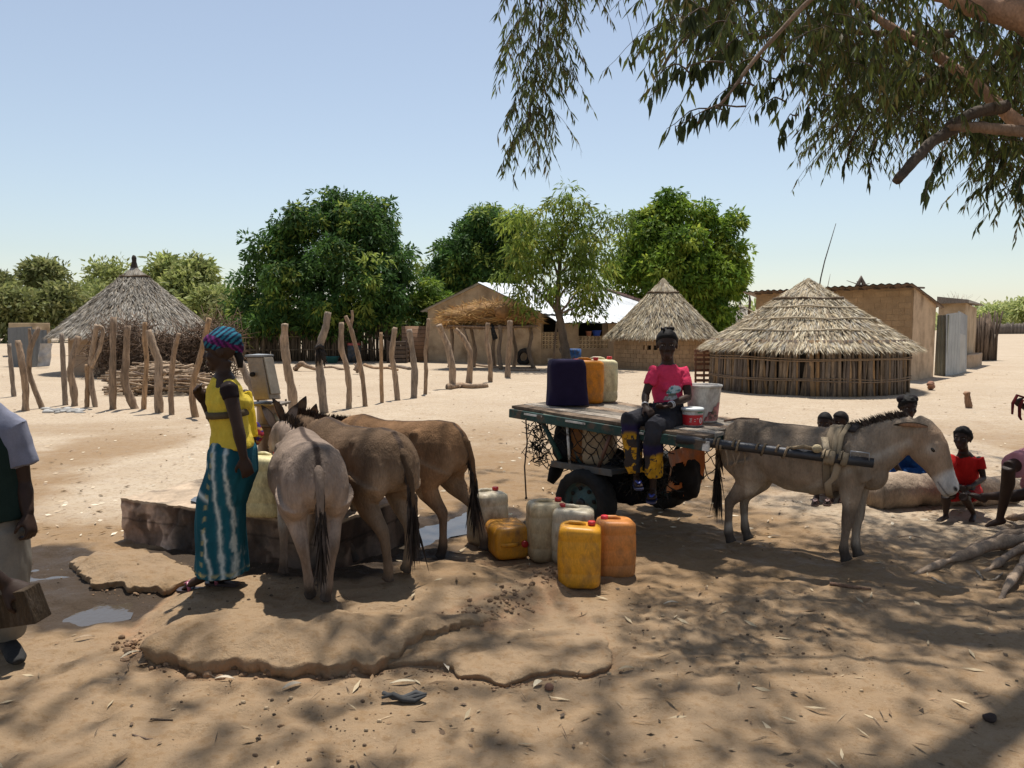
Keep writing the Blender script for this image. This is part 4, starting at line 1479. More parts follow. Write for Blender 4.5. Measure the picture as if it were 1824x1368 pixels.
def crown(lobes, ncl, nl, L, W, pal, droop=.45, tight=.25, inner=.25):
    """leaf rosettes spread over and through overlapping lobes. lobes: (centre, (rx,ry,rz))"""
    b = MB()
    vol = np.array([r[0] * r[1] + r[0] * r[2] for _, r in lobes])
    li = rng.choice(len(lobes), ncl, p=vol / vol.sum())
    C = np.array([c for c, _ in lobes])[li]
    RR = np.array([r for _, r in lobes])[li]
    d = nrm(rng.normal(0, 1, (ncl, 3)) + V3(0, -.15, .25))
    rad = np.where(rng.uniform(0, 1, ncl) < inner, rng.uniform(.3, .8, ncl), rng.uniform(.84, 1.06, ncl))
    P = C + d * RR * rad[:, None]
    # drop clumps buried inside other lobes
    keep = np.ones(ncl, bool)
    for c, r in lobes:
        q = np.linalg.norm((P - c) / np.array(r), axis=1)
        keep &= ~((q < .6) & (rad > .8))
    P, d = P[keep], d[keep]
    n = len(P)
    tone = rng.choice(len(pal), n, p=None) if True else 0
    Pn = np.repeat(P, nl, 0)
    dn_ = np.repeat(d, nl, 0)
    # each clump is a small dome: leaves start on its surface and droop outwards
    u = nrm(rng.normal(0, 1, (n * nl, 3)) + V3(0, 0, .45) + dn_ * .35)
    rc = np.repeat(L * rng.uniform(.7, 1.5, n), nl)[:, None]
    D = nrm(u * .75 + rng.normal(0, .45, (n * nl, 3)) + V3(0, 0, -droop))
    S = nrm(np.cross(D, u + rng.normal(0, .3, D.shape)))
    B0 = Pn + u * rc * (1 if tight < .3 else 1.3) * V3(1, 1, .75) + rng.normal(0, tight * .5, Pn.shape) * L
    colr = pal[np.repeat(tone, nl)] * rng.uniform(.75, 1.25, (n * nl, 1))
    b.leaves(B0, D, S, L * rng.uniform(.7, 1.25, n * nl), W * rng.uniform(.7, 1.2, n * nl), colr, mid=.5, bend=.12)
    return b

def tree(name, label, base, lobes_px, Y, ncl, nl, L, W, pal, trunk, group=None, dep=.8, **kw):
    """lobes_px: (px, py, rpx_x, rpx_y, dY)"""
    k = Y / F
    t = thing(name, label, 'tree', (base[0], base[1], 0), group)
    lobes = []
    for x, y, rx, ry, dy in lobes_px:
        lobes.append((at(x, y, Y + dy), (rx * k, max(rx, ry) * k * dep, ry * k)))
    if kw.pop('lumps', 0):
        big = []
        for c, r in lobes:
            big.append((c, tuple(np.array(r) * .78)))
            for q in range(6):
                dd = nrm(rng.normal(0, 1, 3) + V3(0, -.2, .35))
                f_ = rng.uniform(.26, .42)
                big.append((c + dd * np.array(r) * rng.uniform(.74, 1.04), tuple(np.array(r) * f_)))
        crown(big, int(ncl * 1.15), nl, L, W, pal, **kw).build('crown', M['leaf'], t, smooth=False)
    else:
        crown(lobes, ncl, nl, L, W, pal, **kw).build('crown', M['leaf'], t, smooth=False)
    b = MB()
    top = at(*trunk[0], Y)
    limb(b, [V3(base[0], base[1], -.1), (V3(base[0], base[1], 0) + top) / 2 + V3(.1, 0, 0), top], trunk[1], trunk[1] * .6, trunk[2], seed=int(base[0] * 7) % 50)
    for c, r in lobes:
        if rng.uniform() < .9:
            limb(b, [top - V3(0, 0, trunk[1]), (top + c) / 2 + rng.normal(0, .2, 3), c], trunk[1] * .45, trunk[1] * .12, trunk[2], seed=int(c[0] * 9) % 70)
    b.build('trunk', M['bark'], t)
    return t
GR = 'mango trees behind the village'
Y = 37.6
tree('mango_tree', 'biggest, darkest dome shaped mango tree behind the reed fence', (at(590, 640, Y)[0], Y),
     [(560, 440, 85, 75, 0), (640, 430, 70, 72, 0), (500, 460, 65, 60, -.5), (670, 400, 45, 45, .3), (470, 510, 48, 55, 0), (450, 560, 40, 45, -.3), (540, 540, 90, 65, -1.6),
      (640, 500, 75, 75, -1.8), (700, 500, 45, 50, -.5), (700, 560, 45, 42, -.8), (620, 570, 90, 40, -1.6), (500, 575, 75, 35, -1.2), (600, 375, 40, 28, .4)],
     Y, 1250, 40, .30, .105, MANGO, ((590, 570), .35, (.12, .09, .065)), GR, droop=.5, lumps=1)
Y = 46.
tree('mango_tree', 'dark mango tree rising behind the gable of the house', (at(862, 640, Y)[0], Y),
     [(880, 420, 52, 48, 0), (845, 430, 40, 45, .3), (815, 465, 42, 52, -.6), (790, 500, 34, 42, -.8), (865, 480, 62, 55, 0), (820, 530, 55, 40, -.5), (905, 470, 40, 50, 0), (775, 530, 25, 28, -.4)],
     Y, 760, 40, .32, .115, MANGO * 1.05, ((860, 540), .3, (.12, .09, .065)), GR, droop=.5, lumps=1)
tree('mango_bush', 'small bright green bush growing left of the house gable', (at(770, 640, 38)[0], 38),
     [(768, 540, 30, 36, 0), (752, 560, 25, 30, 0), (785, 560, 24, 34, 0), (770, 590, 36, 30, -.4)], 38., 260, 36, .26, .09, BRIGHT * .8, ((768, 585), .12, (.12, .09, .065)))
Y = 43.
tree('mango_tree', 'bright green rounded mango tree behind the mud brick hut', (at(1212, 640, Y)[0], Y),
     [(1222, 395, 48, 42, 0), (1180, 420, 48, 45, -.2), (1265, 430, 50, 52, 0), (1140, 455, 40, 45, 0), (1215, 460, 75, 60, -1.2), (1292, 470, 36, 45, 0), (1115, 490, 28, 32, .2),
      (1160, 510, 60, 38, -1.), (1255, 515, 62, 48, -1), (1300, 505, 28, 36, 0), (1230, 570, 60, 40, -.6), (1190, 395, 28, 26, 0)],
     Y, 900, 42, .34, .125, BRIGHT, ((1212, 560), .32, (.12, .09, .065)), GR, droop=.55, lumps=1)
# thin tree in front of the house
Y = 29.4
k = Y / F
tt = thing('young_tree', 'slender olive green tree with a leaning trunk in front of the zinc roof', 'tree', (at(1008, 648, Y)[0], Y, 0))
lob = [(1010, 365, 24, 30), (985, 385, 28, 25), (1030, 400, 20, 30), (950, 405, 38, 28), (925, 400, 24, 22), (1075, 400, 36, 22), (1105, 388, 16, 12), (1000, 430, 55, 30), (1055, 435, 42, 32), (945, 450, 36, 30),
       (985, 480, 62, 34), (1050, 480, 45, 34), (920, 490, 30, 28), (960, 520, 50, 26), (1030, 520, 42, 30), (1065, 535, 25, 24), (955, 555, 22, 26), (1040, 555, 22, 20), (905, 500, 18, 16)]
lobes = [(at(x, y, Y + rng.normal(0, .35)), (a * k, a * k * .9, c_ * k)) for x, y, a, c_ in lob]
crown(lobes, 330, 24, .28, .075, OLIVE, droop=.9, tight=.25, inner=.3).build('crown', M['leaf'], tt, smooth=False)
b = MB()
limb(b, [at(1010, 650, Y) * V3(1, 1, 0) - V3(0, 0, .1), at(1008, 630, Y), at(1001, 590, Y), at(993, 545, Y), at(995, 500, Y), at(1000, 440, Y), at(1005, 370, Y)], .20, .03, (.12, .09, .065), seed=3, knob=.05)
for x, y in ((950, 405), (1075, 400), (1055, 440), (940, 470), (1050, 490), (960, 520), (1030, 370), (1065, 535), (920, 490), (985, 380)):
    yb = min(560, y + 90)
    limb(b, [at(996, yb, Y), at((996 + x) / 2 + 4, (yb + y) / 2 - 4, Y), at(x, y, Y)], .05, .012, (.2, .15, .11), seed=x % 40)
limb(b, [at(1007, 634, Y), at(1000, 628, Y), at(997, 622, Y), at(1002, 614, Y)], .05, .03, (.17, .13, .1), seed=8)
b.build('trunk', M['bark'], tt)
b = MB()
limb(b, [at(985, 650, 30.5) * V3(1, 1, 0), at(988, 610, 30.5), at(992, 575, 30.5)], .05, .04, (.16, .12, .09), seed=18)
b.solo('prop_pole', M['wood'], 'thin crooked pole standing by the breeze block panel', 'pole')

# background trees, left
BG = [  # px, py, rx, ry, Y, kind, label
    (20, 560, 50, 50, 70, 0, 'bushy olive tree at the far left edge'),
    (-5, 520, 22, 26, 74, 0, 'tree crown cut by the left edge of the picture'),
    (75, 500, 32, 34, 78, 0, 'round topped olive tree left of the grey thatched roof'),
    (110, 550, 45, 40, 72, 0, 'low olive bush between the round topped tree and the grey thatch'),
    (160, 545, 45, 45, 80, 1, 'green bush behind the left slope of the grey thatch'),
    (198, 492, 34, 28, 85, 2, 'sparse thin leaved tree showing left of the grey roof tip'),
    (300, 510, 40, 48, 66, 1, 'light green tree just right of the grey roof tip'),
    (345, 515, 42, 50, 64, 1, 'broad light green tree behind the right slope of the grey thatch'),
    (385, 555, 38, 40, 62, 1, 'light green tree beside the biggest mango tree'),
    (420, 575, 30, 42, 60, 0, 'small olive bush at the left foot of the biggest mango tree'),
]
for i, (x, y, rx, ry, Y, kind, lab) in enumerate(BG):
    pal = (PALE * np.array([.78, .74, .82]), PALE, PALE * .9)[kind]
    lb = [(x, y, rx * .75, ry * .75, 0)]
    for q in range(6):
        a = rng.uniform(0, 6.28)
        lb.append((x + math.cos(a) * rx * .6, y + math.sin(a) * ry * .55 + 6, rx * .42, ry * .42, rng.normal(0, 1)))
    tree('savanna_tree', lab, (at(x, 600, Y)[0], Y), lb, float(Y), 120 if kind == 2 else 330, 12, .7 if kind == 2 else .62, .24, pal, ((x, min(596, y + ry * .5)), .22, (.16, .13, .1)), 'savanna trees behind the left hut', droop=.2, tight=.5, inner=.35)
    if y + ry < 590:
        pass
for i, (x, y, rx, ry, Y, lab) in enumerate([(1775, 562, 20, 16, 150, 'pale far tree right of the smaller mud house'), (1800, 555, 14, 13, 160, 'small pale far tree near the right edge'),
                                            (1760, 566, 18, 14, 140, 'faint far bush behind the stick pen'), (1826, 553, 12, 16, 140, 'far tree cut by the right edge'),
                                            (1705, 530, 26, 10, 90, 'bare pale shrub showing over the smaller mud house'), (1348, 570, 26, 18, 110, 'far pale tree line between the huts')]):
    lb = [(x, y, rx * .8, ry * .8, 0)] + [(x + rng.normal(0, rx * .5), y + rng.normal(4, ry * .3), rx * .5, ry * .5, 0) for q in range(4)]
    if i == 4:
        t = thing('bare_shrub', lab, 'shrub', (at(x, 600, Y)[0], Y, 0))
        b = MB()
        for q in range(46):
            p0 = at(x + rng.normal(0, 8), 560, Y)
            p1 = at(x + rng.normal(0, 18), 528 + rng.normal(0, 6), Y)
            b.tube([p0, (p0 + p1) / 2 + rng.normal(0, .2, 3), p1], [.03, .02, .012], 3, (.5, .45, .38))
        b.build('twigs', M['wood'], t)
        continue
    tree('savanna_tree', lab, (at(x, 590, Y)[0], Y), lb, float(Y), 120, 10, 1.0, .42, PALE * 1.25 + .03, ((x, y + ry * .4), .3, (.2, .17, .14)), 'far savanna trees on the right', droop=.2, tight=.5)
# far tree line: one mass nobody could count
b = MB()
n = 5200
px = rng.uniform(-300, 2150, n)
Yv = rng.uniform(190, 300, n)
P = np.array([at(x, 577, y) for x, y in zip(px, Yv)])
hm = 2.5 + 3.0 * vn(np.column_stack([px / 40, px * 0, px * 0]), 6)
P[:, 2] = rng.uniform(0, 1, n) * hm
D = nrm(rng.normal(0, 1, (n, 3)))
S = nrm(np.cross(D, rng.normal(0, 1, (n, 3))))
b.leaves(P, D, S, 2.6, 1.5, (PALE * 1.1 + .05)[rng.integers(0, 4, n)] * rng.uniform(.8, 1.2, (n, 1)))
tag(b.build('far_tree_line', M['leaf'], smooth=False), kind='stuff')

# ------------------------------------------------------------------ great gum tree that shades the foreground
GUM = .85 * np.array([[.10, .13, .045], [.13, .165, .05], [.08, .105, .045], [.19, .23, .06], [.17, .14, .05]])
gum = thing('gum_tree', 'huge gum tree on the right whose branches and leaves hang over the yard', 'tree', (4.75, 5.65, 0))
crownb = MB()
twigb = MB()
def spray(p, d, length, nleaf, L, W, hang=.8, tw=.004):
    """a drooping twig with hanging leaves"""
    m = 7
    t = np.linspace(0, 1, m)
    d = nrm(d)
    pts = p + np.outer(t * length, d) + np.outer(t ** 2 * length * hang * .7, V3(0, 0, -1)) + np.cumsum(rng.normal(0, length * .018, (m, 3)), 0)
    twigb.tube(pts, np.linspace(tw, tw * .4, m), 3, (.11, .085, .06))
    u = rng.uniform(.12, 1, nleaf)
    B0 = np.column_stack([np.interp(u, t, pts[:, k]) for k in range(3)])
    a = rng.uniform(0, 6.283, nleaf)
    D = nrm(np.column_stack([np.cos(a) * .55, np.sin(a) * .55, -np.ones(nleaf) * rng.uniform(.6, 1.6, nleaf)]) + d * .25)
    a2 = rng.uniform(0, 6.283, nleaf)
    S = nrm(np.cross(D, np.column_stack([np.cos(a2), np.sin(a2), a2 * 0])))
    col = GUM[rng.integers(0, 5, nleaf)] * rng.uniform(.75, 1.3, (nleaf, 1))
    crownb.leaves(B0, D, S, L * rng.uniform(.65, 1.15, nleaf), W * rng.uniform(.75, 1.2, nleaf), col, mid=.42, bend=.06)
    return pts

# (a) hanging curtain left of the crown, fine leaves, ~6.5 m away
def curtain(path, Y, wpx, n, L, W, nl=26, ln=.42):
    P = np.array([at(x, y, Y) for x, y in path])
    tt = np.linspace(0, 1, len(P))
    twigb.tube(P, np.linspace(.011, .003, len(P)), 5, (.10, .075, .055))
    for i in range(n):
        u = rng.uniform(0, 1)
        q = np.array([np.interp(u, tt, P[:, k]) for k in range(3)])
        q = q + V3(rng.normal(0, wpx) * Y / F, rng.normal(0, .18), rng.normal(.05, .06))
        a = rng.uniform(0, 6.28)
        spray(q, V3(math.cos(a) * .7, math.sin(a) * .7, -.4), ln * rng.uniform(.6, 1.2), nl, L, W, 1.0, .0025)
curtain([(985, -160), (968, -40), (960, 60), (955, 120), (950, 190), (948, 225)], 6.6, 18, 84, .105, .0155, 24, .34)
curtain([(1008, -160), (1010, -60), (1008, 20), (1000, 70), (985, 105)], 6.5, 11, 34, .10, .0155, 20, .28)
curtain([(930, -120), (945, 0), (932, 50), (922, 90)], 6.8, 10, 22, .10, .015, 18, .30)
curtain([(945, 180), (942, 230), (958, 255), (962, 272)], 6.6, 6, 14, .10, .014, 12, .2)
curtain([(1060, -60), (1062, -24), (1090, -30)], 6.9, 26, 14, .10, .014, 14, .24)
for q in ([(945, 225), (926, 265), (920, 300), (914, 318)], [(1085, -20), (1110, 0), (1122, 45), (1128, 78)], [(1138, -10), (1142, 20), (1150, 60)], [(1000, 130), (999, 160), (1000, 195)], [(1010, 120), (1020, 135), (1026, 140)]):
    twigb.tube([at(x, y, 6.6) for x, y in q], .0022, 3, (.12, .09, .07))
for x, y in ((914, 318), (1128, 80), (1102, 10)):
    spray(at(x, y - 8, 6.6), V3(.1, 0, -1), .06, 4, .09, .013)

# (b) main mass in the upper right: sprays seeded in depth along real boughs
boughs = [
    [(1990, 250, 5.6), (1860, 238, 5.6), (1800, 232, 5.6), (1740, 226, 5.6), (1690, 226, 5.5)],
    [(1990, 300, 5.6), (1870, 262, 5.6), (1795, 205, 5.7), (1740, 150, 5.9), (1650, 85, 6.1), (1560, 32, 6.3), (1480, -30, 6.5)],
    [(2050, 120, 5.4), (1900, 60, 5.4), (1824, 30, 5.4), (1740, 8, 5.6), (1660, -20, 5.7)],
    [(1700, 60, 6.6), (1560, 60, 6.8), (1420, 50, 6.8), (1300, 80, 6.6), (1230, 120, 6.3)],
    [(1560, -90, 5.0), (1440, 0, 5.0), (1340, 110, 4.9), (1290, 180, 4.8), (1240, 220, 4.8)],
    [(1560, -60, 6.0), (1400, -40, 6.0), (1280, 10, 5.9), (1200, 90, 5.7), (1165, 140, 5.6)],
    [(1680, 120, 6.9), (1600, 170, 7.0), (1540, 210, 7.0), (1510, 260, 7.0)],
    [(1990, 160, 6.6), (1900, 230, 6.4), (1850, 300, 6.2)],
]
rad = [(.045, .035), (.06, .02), (.15, .06), (.03, .008), (.02, .005), (.022, .005), (.03, .008), (.04, .01)]
bb = MB()
for q, (r0, r1) in zip(boughs, rad):
    limb(bb, [at(x, y, Yq) for x, y, Yq in q], r0, r1, (.36, .225, .15) if r0 > .05 else (.2, .14, .1), knob=.03, seed=int(q[0][0]) % 90)
limb(bb, [at(1700, 228, 5.55), at(1660, 252, 5.5), at(1625, 290, 5.45), at(1597, 322, 5.4)], .042, .033, (.085, .065, .05), knob=.06, seed=12)
limb(bb, [at(1690, 225, 5.5), at(1735, 200, 5.6), at(1790, 190, 5.7)], .03, .05, (.085, .065, .05), knob=.06, seed=13)
# sprays
region = [  # px range x, py range y, depth, count, leaf length, width, leaves
    ((1420, 1850), (-60, 120), (5.4, 7.8), 340, .12, .021, 22),
    ((1250, 1500), (-60, 90), (5.0, 7.4), 140, .12, .022, 20),
    ((1480, 1700), (90, 190), (6.0, 7.8), 140, .11, .017, 20),
    ((1690, 1850), (100, 190), (5.6, 7.8), 125, .12, .019, 22),
    ((1485, 1620), (170, 255), (6.6, 7.8), 110, .10, .015, 20),
    ((1620, 1760), (190, 215), (6.0, 7.4), 26, .11, .016, 12),
    ((1740, 1850), (190, 250), (6.0, 7.6), 75, .11, .017, 20),
    ((1790, 1850), (250, 330), (6.0, 7.0), 44, .11, .018, 18),
    ((1180, 1300), (-50, 50), (5.4, 6.4), 50, .13, .024, 14),
]
for (x0, x1), (y0, y1), (d0, d1), cnt, L, W, nl in region:
    for i in range(cnt):
        x = rng.uniform(x0, x1)
        y = rng.uniform(y0, y1)
        # ragged, clumpy edge
        if vn(np.array([[x / 46, y / 46, .3]]), 5)[0] < .36:
            continue
        p = at(x, y, rng.uniform(d0, d1))
        a = rng.uniform(0, 6.28)
        spray(p, V3(math.cos(a), math.sin(a), rng.uniform(-.6, .1)), rng.uniform(.25, .5), nl, L, W)
# (c) distinct hanging twigs along the lower edge with bigger near leaves
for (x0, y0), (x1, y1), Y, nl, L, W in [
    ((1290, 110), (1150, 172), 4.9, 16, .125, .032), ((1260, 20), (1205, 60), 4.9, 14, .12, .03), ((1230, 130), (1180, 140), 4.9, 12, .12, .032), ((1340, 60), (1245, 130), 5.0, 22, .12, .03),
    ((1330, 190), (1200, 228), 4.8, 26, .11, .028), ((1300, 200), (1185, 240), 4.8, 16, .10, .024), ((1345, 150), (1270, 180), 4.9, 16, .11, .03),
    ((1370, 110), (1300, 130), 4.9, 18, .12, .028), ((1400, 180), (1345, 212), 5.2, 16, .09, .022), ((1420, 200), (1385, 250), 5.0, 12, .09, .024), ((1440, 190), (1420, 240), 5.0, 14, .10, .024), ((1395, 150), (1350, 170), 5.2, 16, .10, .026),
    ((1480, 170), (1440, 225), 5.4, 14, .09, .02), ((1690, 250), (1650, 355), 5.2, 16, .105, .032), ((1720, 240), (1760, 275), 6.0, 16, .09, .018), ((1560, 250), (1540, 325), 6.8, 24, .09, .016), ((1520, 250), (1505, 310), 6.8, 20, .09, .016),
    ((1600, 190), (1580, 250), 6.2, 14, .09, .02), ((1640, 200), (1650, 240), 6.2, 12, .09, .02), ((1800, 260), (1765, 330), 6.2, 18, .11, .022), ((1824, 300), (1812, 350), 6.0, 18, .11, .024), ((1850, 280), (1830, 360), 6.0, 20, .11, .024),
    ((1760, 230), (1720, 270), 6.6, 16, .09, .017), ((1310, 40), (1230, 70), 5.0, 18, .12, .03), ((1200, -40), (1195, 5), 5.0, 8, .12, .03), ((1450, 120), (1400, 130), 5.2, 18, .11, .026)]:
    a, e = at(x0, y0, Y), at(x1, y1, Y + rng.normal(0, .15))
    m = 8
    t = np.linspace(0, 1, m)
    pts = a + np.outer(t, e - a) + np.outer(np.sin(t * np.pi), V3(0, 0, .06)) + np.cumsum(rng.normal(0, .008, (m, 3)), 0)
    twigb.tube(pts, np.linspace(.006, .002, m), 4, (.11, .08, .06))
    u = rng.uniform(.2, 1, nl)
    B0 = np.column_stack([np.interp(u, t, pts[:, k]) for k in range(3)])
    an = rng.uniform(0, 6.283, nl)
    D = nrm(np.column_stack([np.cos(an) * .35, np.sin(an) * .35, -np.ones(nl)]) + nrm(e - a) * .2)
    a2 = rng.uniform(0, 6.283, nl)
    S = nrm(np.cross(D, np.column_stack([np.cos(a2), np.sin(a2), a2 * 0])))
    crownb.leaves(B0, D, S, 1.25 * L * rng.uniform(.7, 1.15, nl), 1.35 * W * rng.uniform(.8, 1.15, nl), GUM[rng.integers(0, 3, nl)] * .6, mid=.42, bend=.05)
# (d) the rest of the crown, overhead and out of the frame: it casts the dappled shade
SHADE = []
def overhead(n, xr, yr, zr, nl, gate, seed):
    k = 0
    for i in range(n * 4):
        if k >= n:
            break
        x, y, z = rng.uniform(*xr), rng.uniform(*yr), rng.uniform(*zr)
        if z < CAMZ + .46 * y + .75:       # keep it where the photo shows none of it
            continue
        # where this point's shade falls on the ground
        gx, gy = x - z * sd[0] / sd[2], y - z * sd[1] / sd[2]
        if vn(np.array([[gx * .85, gy * 1.1, .5]]), seed)[0] * .6 + vn(np.array([[gx * 2.2, gy * 2.6, .5]]), seed + 3)[0] * .4 < gate(gx, gy):
            continue
        a = rng.uniform(0, 6.28)
        spray(V3(x, y, z), V3(math.cos(a), math.sin(a), rng.uniform(-.4, .3)), rng.uniform(.35, .7), nl, .15, .034)
        k += 1
def gate(gx, gy):
    # share of open sky over a spot of ground, as the photograph's dapples show
    g = .425 - .08 * (gy < 4.4)
    if gx > .2:
        g -= .09 * min(1, (gx - .2) / 1.5)
    if gx < -.6 and gy > 4.3:
        g += .30
    if gy > 9:
        g += .22
    elif gy > 6.5:
        g += .06
    return g
overhead(2900, (-5, 10), (1.2, 14), (5.2, 11), 34, gate, 200)
limb(bb, [V3(4.75, 5.65, -.2), V3(4.8, 5.7, .8), V3(4.95, 5.75, 2.2), V3(4.9, 5.7, 3.3), V3(4.4, 5.6, 4.6), V3(3.5, 5.9, 6.2), V3(2.4, 6.6, 7.6)], .40, .12, (.34, .225, .16), knob=.06, seed=44, n=22)
limb(bb, [V3(4.8, 5.72, 3.0), V3(4.2, 5.55, 3.75), V3(3.55, 5.4, 4.1), V3(2.9, 5.5, 4.6)], .22, .07, (.42, .26, .18), knob=.03, seed=45, n=12)
limb(bb, [V3(4.75, 5.7, 3.4), V3(5.6, 6.4, 5.2), V3(6.5, 7.2, 7.2)], .24, .08, (.36, .235, .165), knob=.04, seed=46, n=12)
limb(bb, [V3(3.4, 5.9, 6.2), V3(1.5, 4.8, 6.8), V3(-.8, 4.2, 7.0), V3(-3, 4.2, 6.9)], .13, .03, (.36, .235, .165), knob=.04, seed=47)
limb(bb, [V3(4.6, 5.6, 4.3), V3(3.2, 4.2, 5.6), V3(1.5, 3.0, 6.2)], .14, .03, (.36, .235, .165), knob=.04, seed=48)
# root flare: many thin surface roots, fibrous bark
roots = [[(1850, 985), (1800, 982), (1760, 985), (1720, 995), (1690, 1005), (1650, 1018), (1600, 1028)], [(1850, 975), (1790, 968), (1745, 970), (1712, 976)], [(1860, 1000), (1820, 1020), (1795, 1050), (1772, 1076)],
         [(1855, 960), (1800, 950), (1768, 955)], [(1870, 1010), (1850, 1050), (1846, 1100)], [(1860, 985), (1800, 1000), (1765, 1015), (1742, 1020)], [(1850, 950), (1800, 930), (1780, 918)]]
for i, q in enumerate(roots):
    pts = []
    for j, (x, y) in enumerate(q):
        p = onG(x, y)
        p[2] += .01 + .11 * (1 - j / (len(q) - 1)) ** 2.2 + rng.normal(0, .008)
        pts.append(p)
    pts[-1][2] -= .05
    limb(bb, pts, .05 - .003 * i, .012, V3(.30, .22, .155) * rng.uniform(.8, 1.1), knob=.3, seed=60 + i, n=10)
rb = MB()
rb.ball(onG(1905, 985) + V3(.12, .05, -.02), (.40, .36, .30), 46, 30, col=(.28, .205, .145))
Vr = rb.V[0]
rb.V[0] = Vr + (nrm(Vr - onG(1872, 985)) * (fbm(Vr * V3(7, 7, 2.5), 4, 9) * .12)[:, None])
bb.add(rb.V[0], [q for f in rb.F.values() for q in map(tuple, np.vstack(f))], rb.C[0])
bb.build('trunk', M['bark'], gum)
twigb.build('twigs', M['wood'], gum)
crownb.build('crown', M['gum'], gum, smooth=False)
# ------------------------------------------------------------------ jerrycans
def frame_of(loc, rz=0.0, tilt=None):
    A = np.array([[math.cos(rz), math.sin(rz), 0], [-math.sin(rz), math.cos(rz), 0], [0, 0, 1.0]])   # rows: local axes in world
    if tilt is not None:
        A = tilt @ A if False else A
    return np.asarray(loc, float), A

def rr_ring(w, d, r, n=5):
    """rounded rectangle outline"""
    pts = []
    for cx, cy, a0 in ((w / 2 - r, d / 2 - r, 0), (-w / 2 + r, d / 2 - r, 90), (-w / 2 + r, -d / 2 + r, 180), (w / 2 - r, -d / 2 + r, 270)):
        for a in np.linspace(a0, a0 + 90, n):
            pts.append((cx + r * math.cos(R(a)), cy + r * math.sin(R(a))))
    return np.array(pts)

def jerrycan(label, loc, rz, col, capcol, w=.30, d=.225, h=.42, axes=None, group='jerrycans', dirt=.5, fill=None, name='jerrycan', capx=.085):
    t = thing(name, label, 'jerrycan', loc, group)
    o = np.asarray(loc, float)
    A = np.array([[math.cos(rz), math.sin(rz), 0], [-math.sin(rz), math.cos(rz), 0], [0, 0, 1.0]]) if axes is None else np.asarray(axes, float)
    b = MB()
    prof = [(.86, 0), (.955, .012), (1.0, .04), (1.0, .09), (.985, .096), (.985, .104), (1.0, .11), (1.0, .2), (.99, .206), (1.0, .212), (1.0, .30), (.985, .306), (.985, .315), (1, .322),
            (1.0, .352), (.985, .372), (.93, .392), (.82, .402), (.70, .404)]
    rings, cols = [], []
    n = 20
    base = rr_ring(1, 1, .2)
    th = None
    for s, z in prof:
        rg_ = rr_ring(w * s, d * s, .055 * min(1, s + .1))
        zz = z * h / .404
        v = np.column_stack([rg_, np.full(len(rg_), zz)])
        if z > .39:      # sloping shoulder towards the cap corner
            v[:, 2] -= .012 * (v[:, 0] / w + .5)
        # slight bulge of worn sides
        bul = .012 * math.sin(min(1, z / .38) * math.pi)
        v[:, :2] *= 1 + bul / np.maximum(.05, np.linalg.norm(v[:, :2], axis=1, keepdims=True)) * .5
        rings.append(v)
        k = max(0, 1 - zz / (h * .45)) * dirt
        c = np.asarray(col) * (1 - k * .75) + V3(.16, .09, .045) * k * .75
        if fill is not None and zz < fill * h:
            c = c * .78
        cols.append(np.repeat(c[None], len(rg_), 0))
    v = np.vstack(rings)
    v = v + (fbm(v * 11 + o * 3, 2, 7) * .005)[:, None] * nrm(v * V3(1, 1, 0))
    m = len(rings[0])
    f = []
    for i in range(len(rings) - 1):
        for j in range(m):
            f.append((i * m + j, i * m + (j + 1) % m, (i + 1) * m + (j + 1) % m, (i + 1) * m + j))
    f.append(tuple(range(m))[::-1])
    f.append(tuple(range((len(rings) - 1) * m, len(rings) * m)))
    b.add(o + v @ A, f, np.clip(np.vstack(cols) * rng.uniform(.9, 1.05), 0, 1))
    b.build('body', M['plastic'], t)
    b = MB()
    hp = np.array([(-.115, 0, .372), (-.10, 0, .402), (-.07, 0, .416), (.0, 0, .414), (.03, 0, .405), (.04, 0, .38)]) * V3(w / .30, 1, h / .42)
    hp[:, 2] += .012
    b.tube(o + hp @ A, [(.017, .013)] * 6, 8, np.asarray(col) * .97, side=A[1])
    b.build('handle', M['plastic'], t)
    b = MB()
    cp_ = o + V3(capx * w / .3, 0, h * .945) @ A
    b.tube([cp_, cp_ + A[2] * .018, cp_ + A[2] * .019, cp_ + A[2] * .024, cp_ + A[2] * .040, cp_ + A[2] * .0415], [.020, .020, .025, .0255, .0245, .022], 16, capcol)
    b.build('cap', M['cap'], t)
    return t

WHITE, CREAM, YEL, ORG = V3(.72, .62, .44), V3(.68, .54, .32), V3(.72, .33, .02), V3(.62, .22, .035)
RED = V3(.55, .03, .025)
def rest(px, py):
    return onG(px, py)
GJ = 'jerrycans waiting on the ground'
jerrycan('white jerrycan with a brown lower half standing behind the hind leg of the brown donkey', rest(868, 968), .55, WHITE, RED * .9, w=.26, d=.27, h=.425, dirt=1.0, group=GJ, fill=.6)
pl = rest(905, 998)
ax = np.array([nrm(V3(.96, .28, 0)), (0, 0, 1.0), nrm(V3(.28, -.96, 0))])
jerrycan('small yellow jerrycan lying on its side with its cap facing the viewer', pl + V3(-.05, .30, .125), 0, YEL * V3(.85, .8, 1), RED * .6, w=.27, d=.235, h=.34, axes=ax, group=GJ, dirt=.3)
jerrycan('tall cream jerrycan standing left of the greyish white one', rest(975, 994), .25, CREAM, RED * .7, w=.28, d=.24, h=.425, dirt=.6, group=GJ, fill=.85)
jerrycan('greyish white stained jerrycan squeezed behind the bright yellow one', rest(1021, 1000), -.15, WHITE * .92, RED * .75, w=.29, d=.24, h=.40, dirt=.7, group=GJ, capx=-.08)
jerrycan('bright yellow jerrycan standing in front of all the others', rest(1032, 1040), -.12, YEL, RED, w=.27, d=.22, h=.40, dirt=.25, group=GJ)
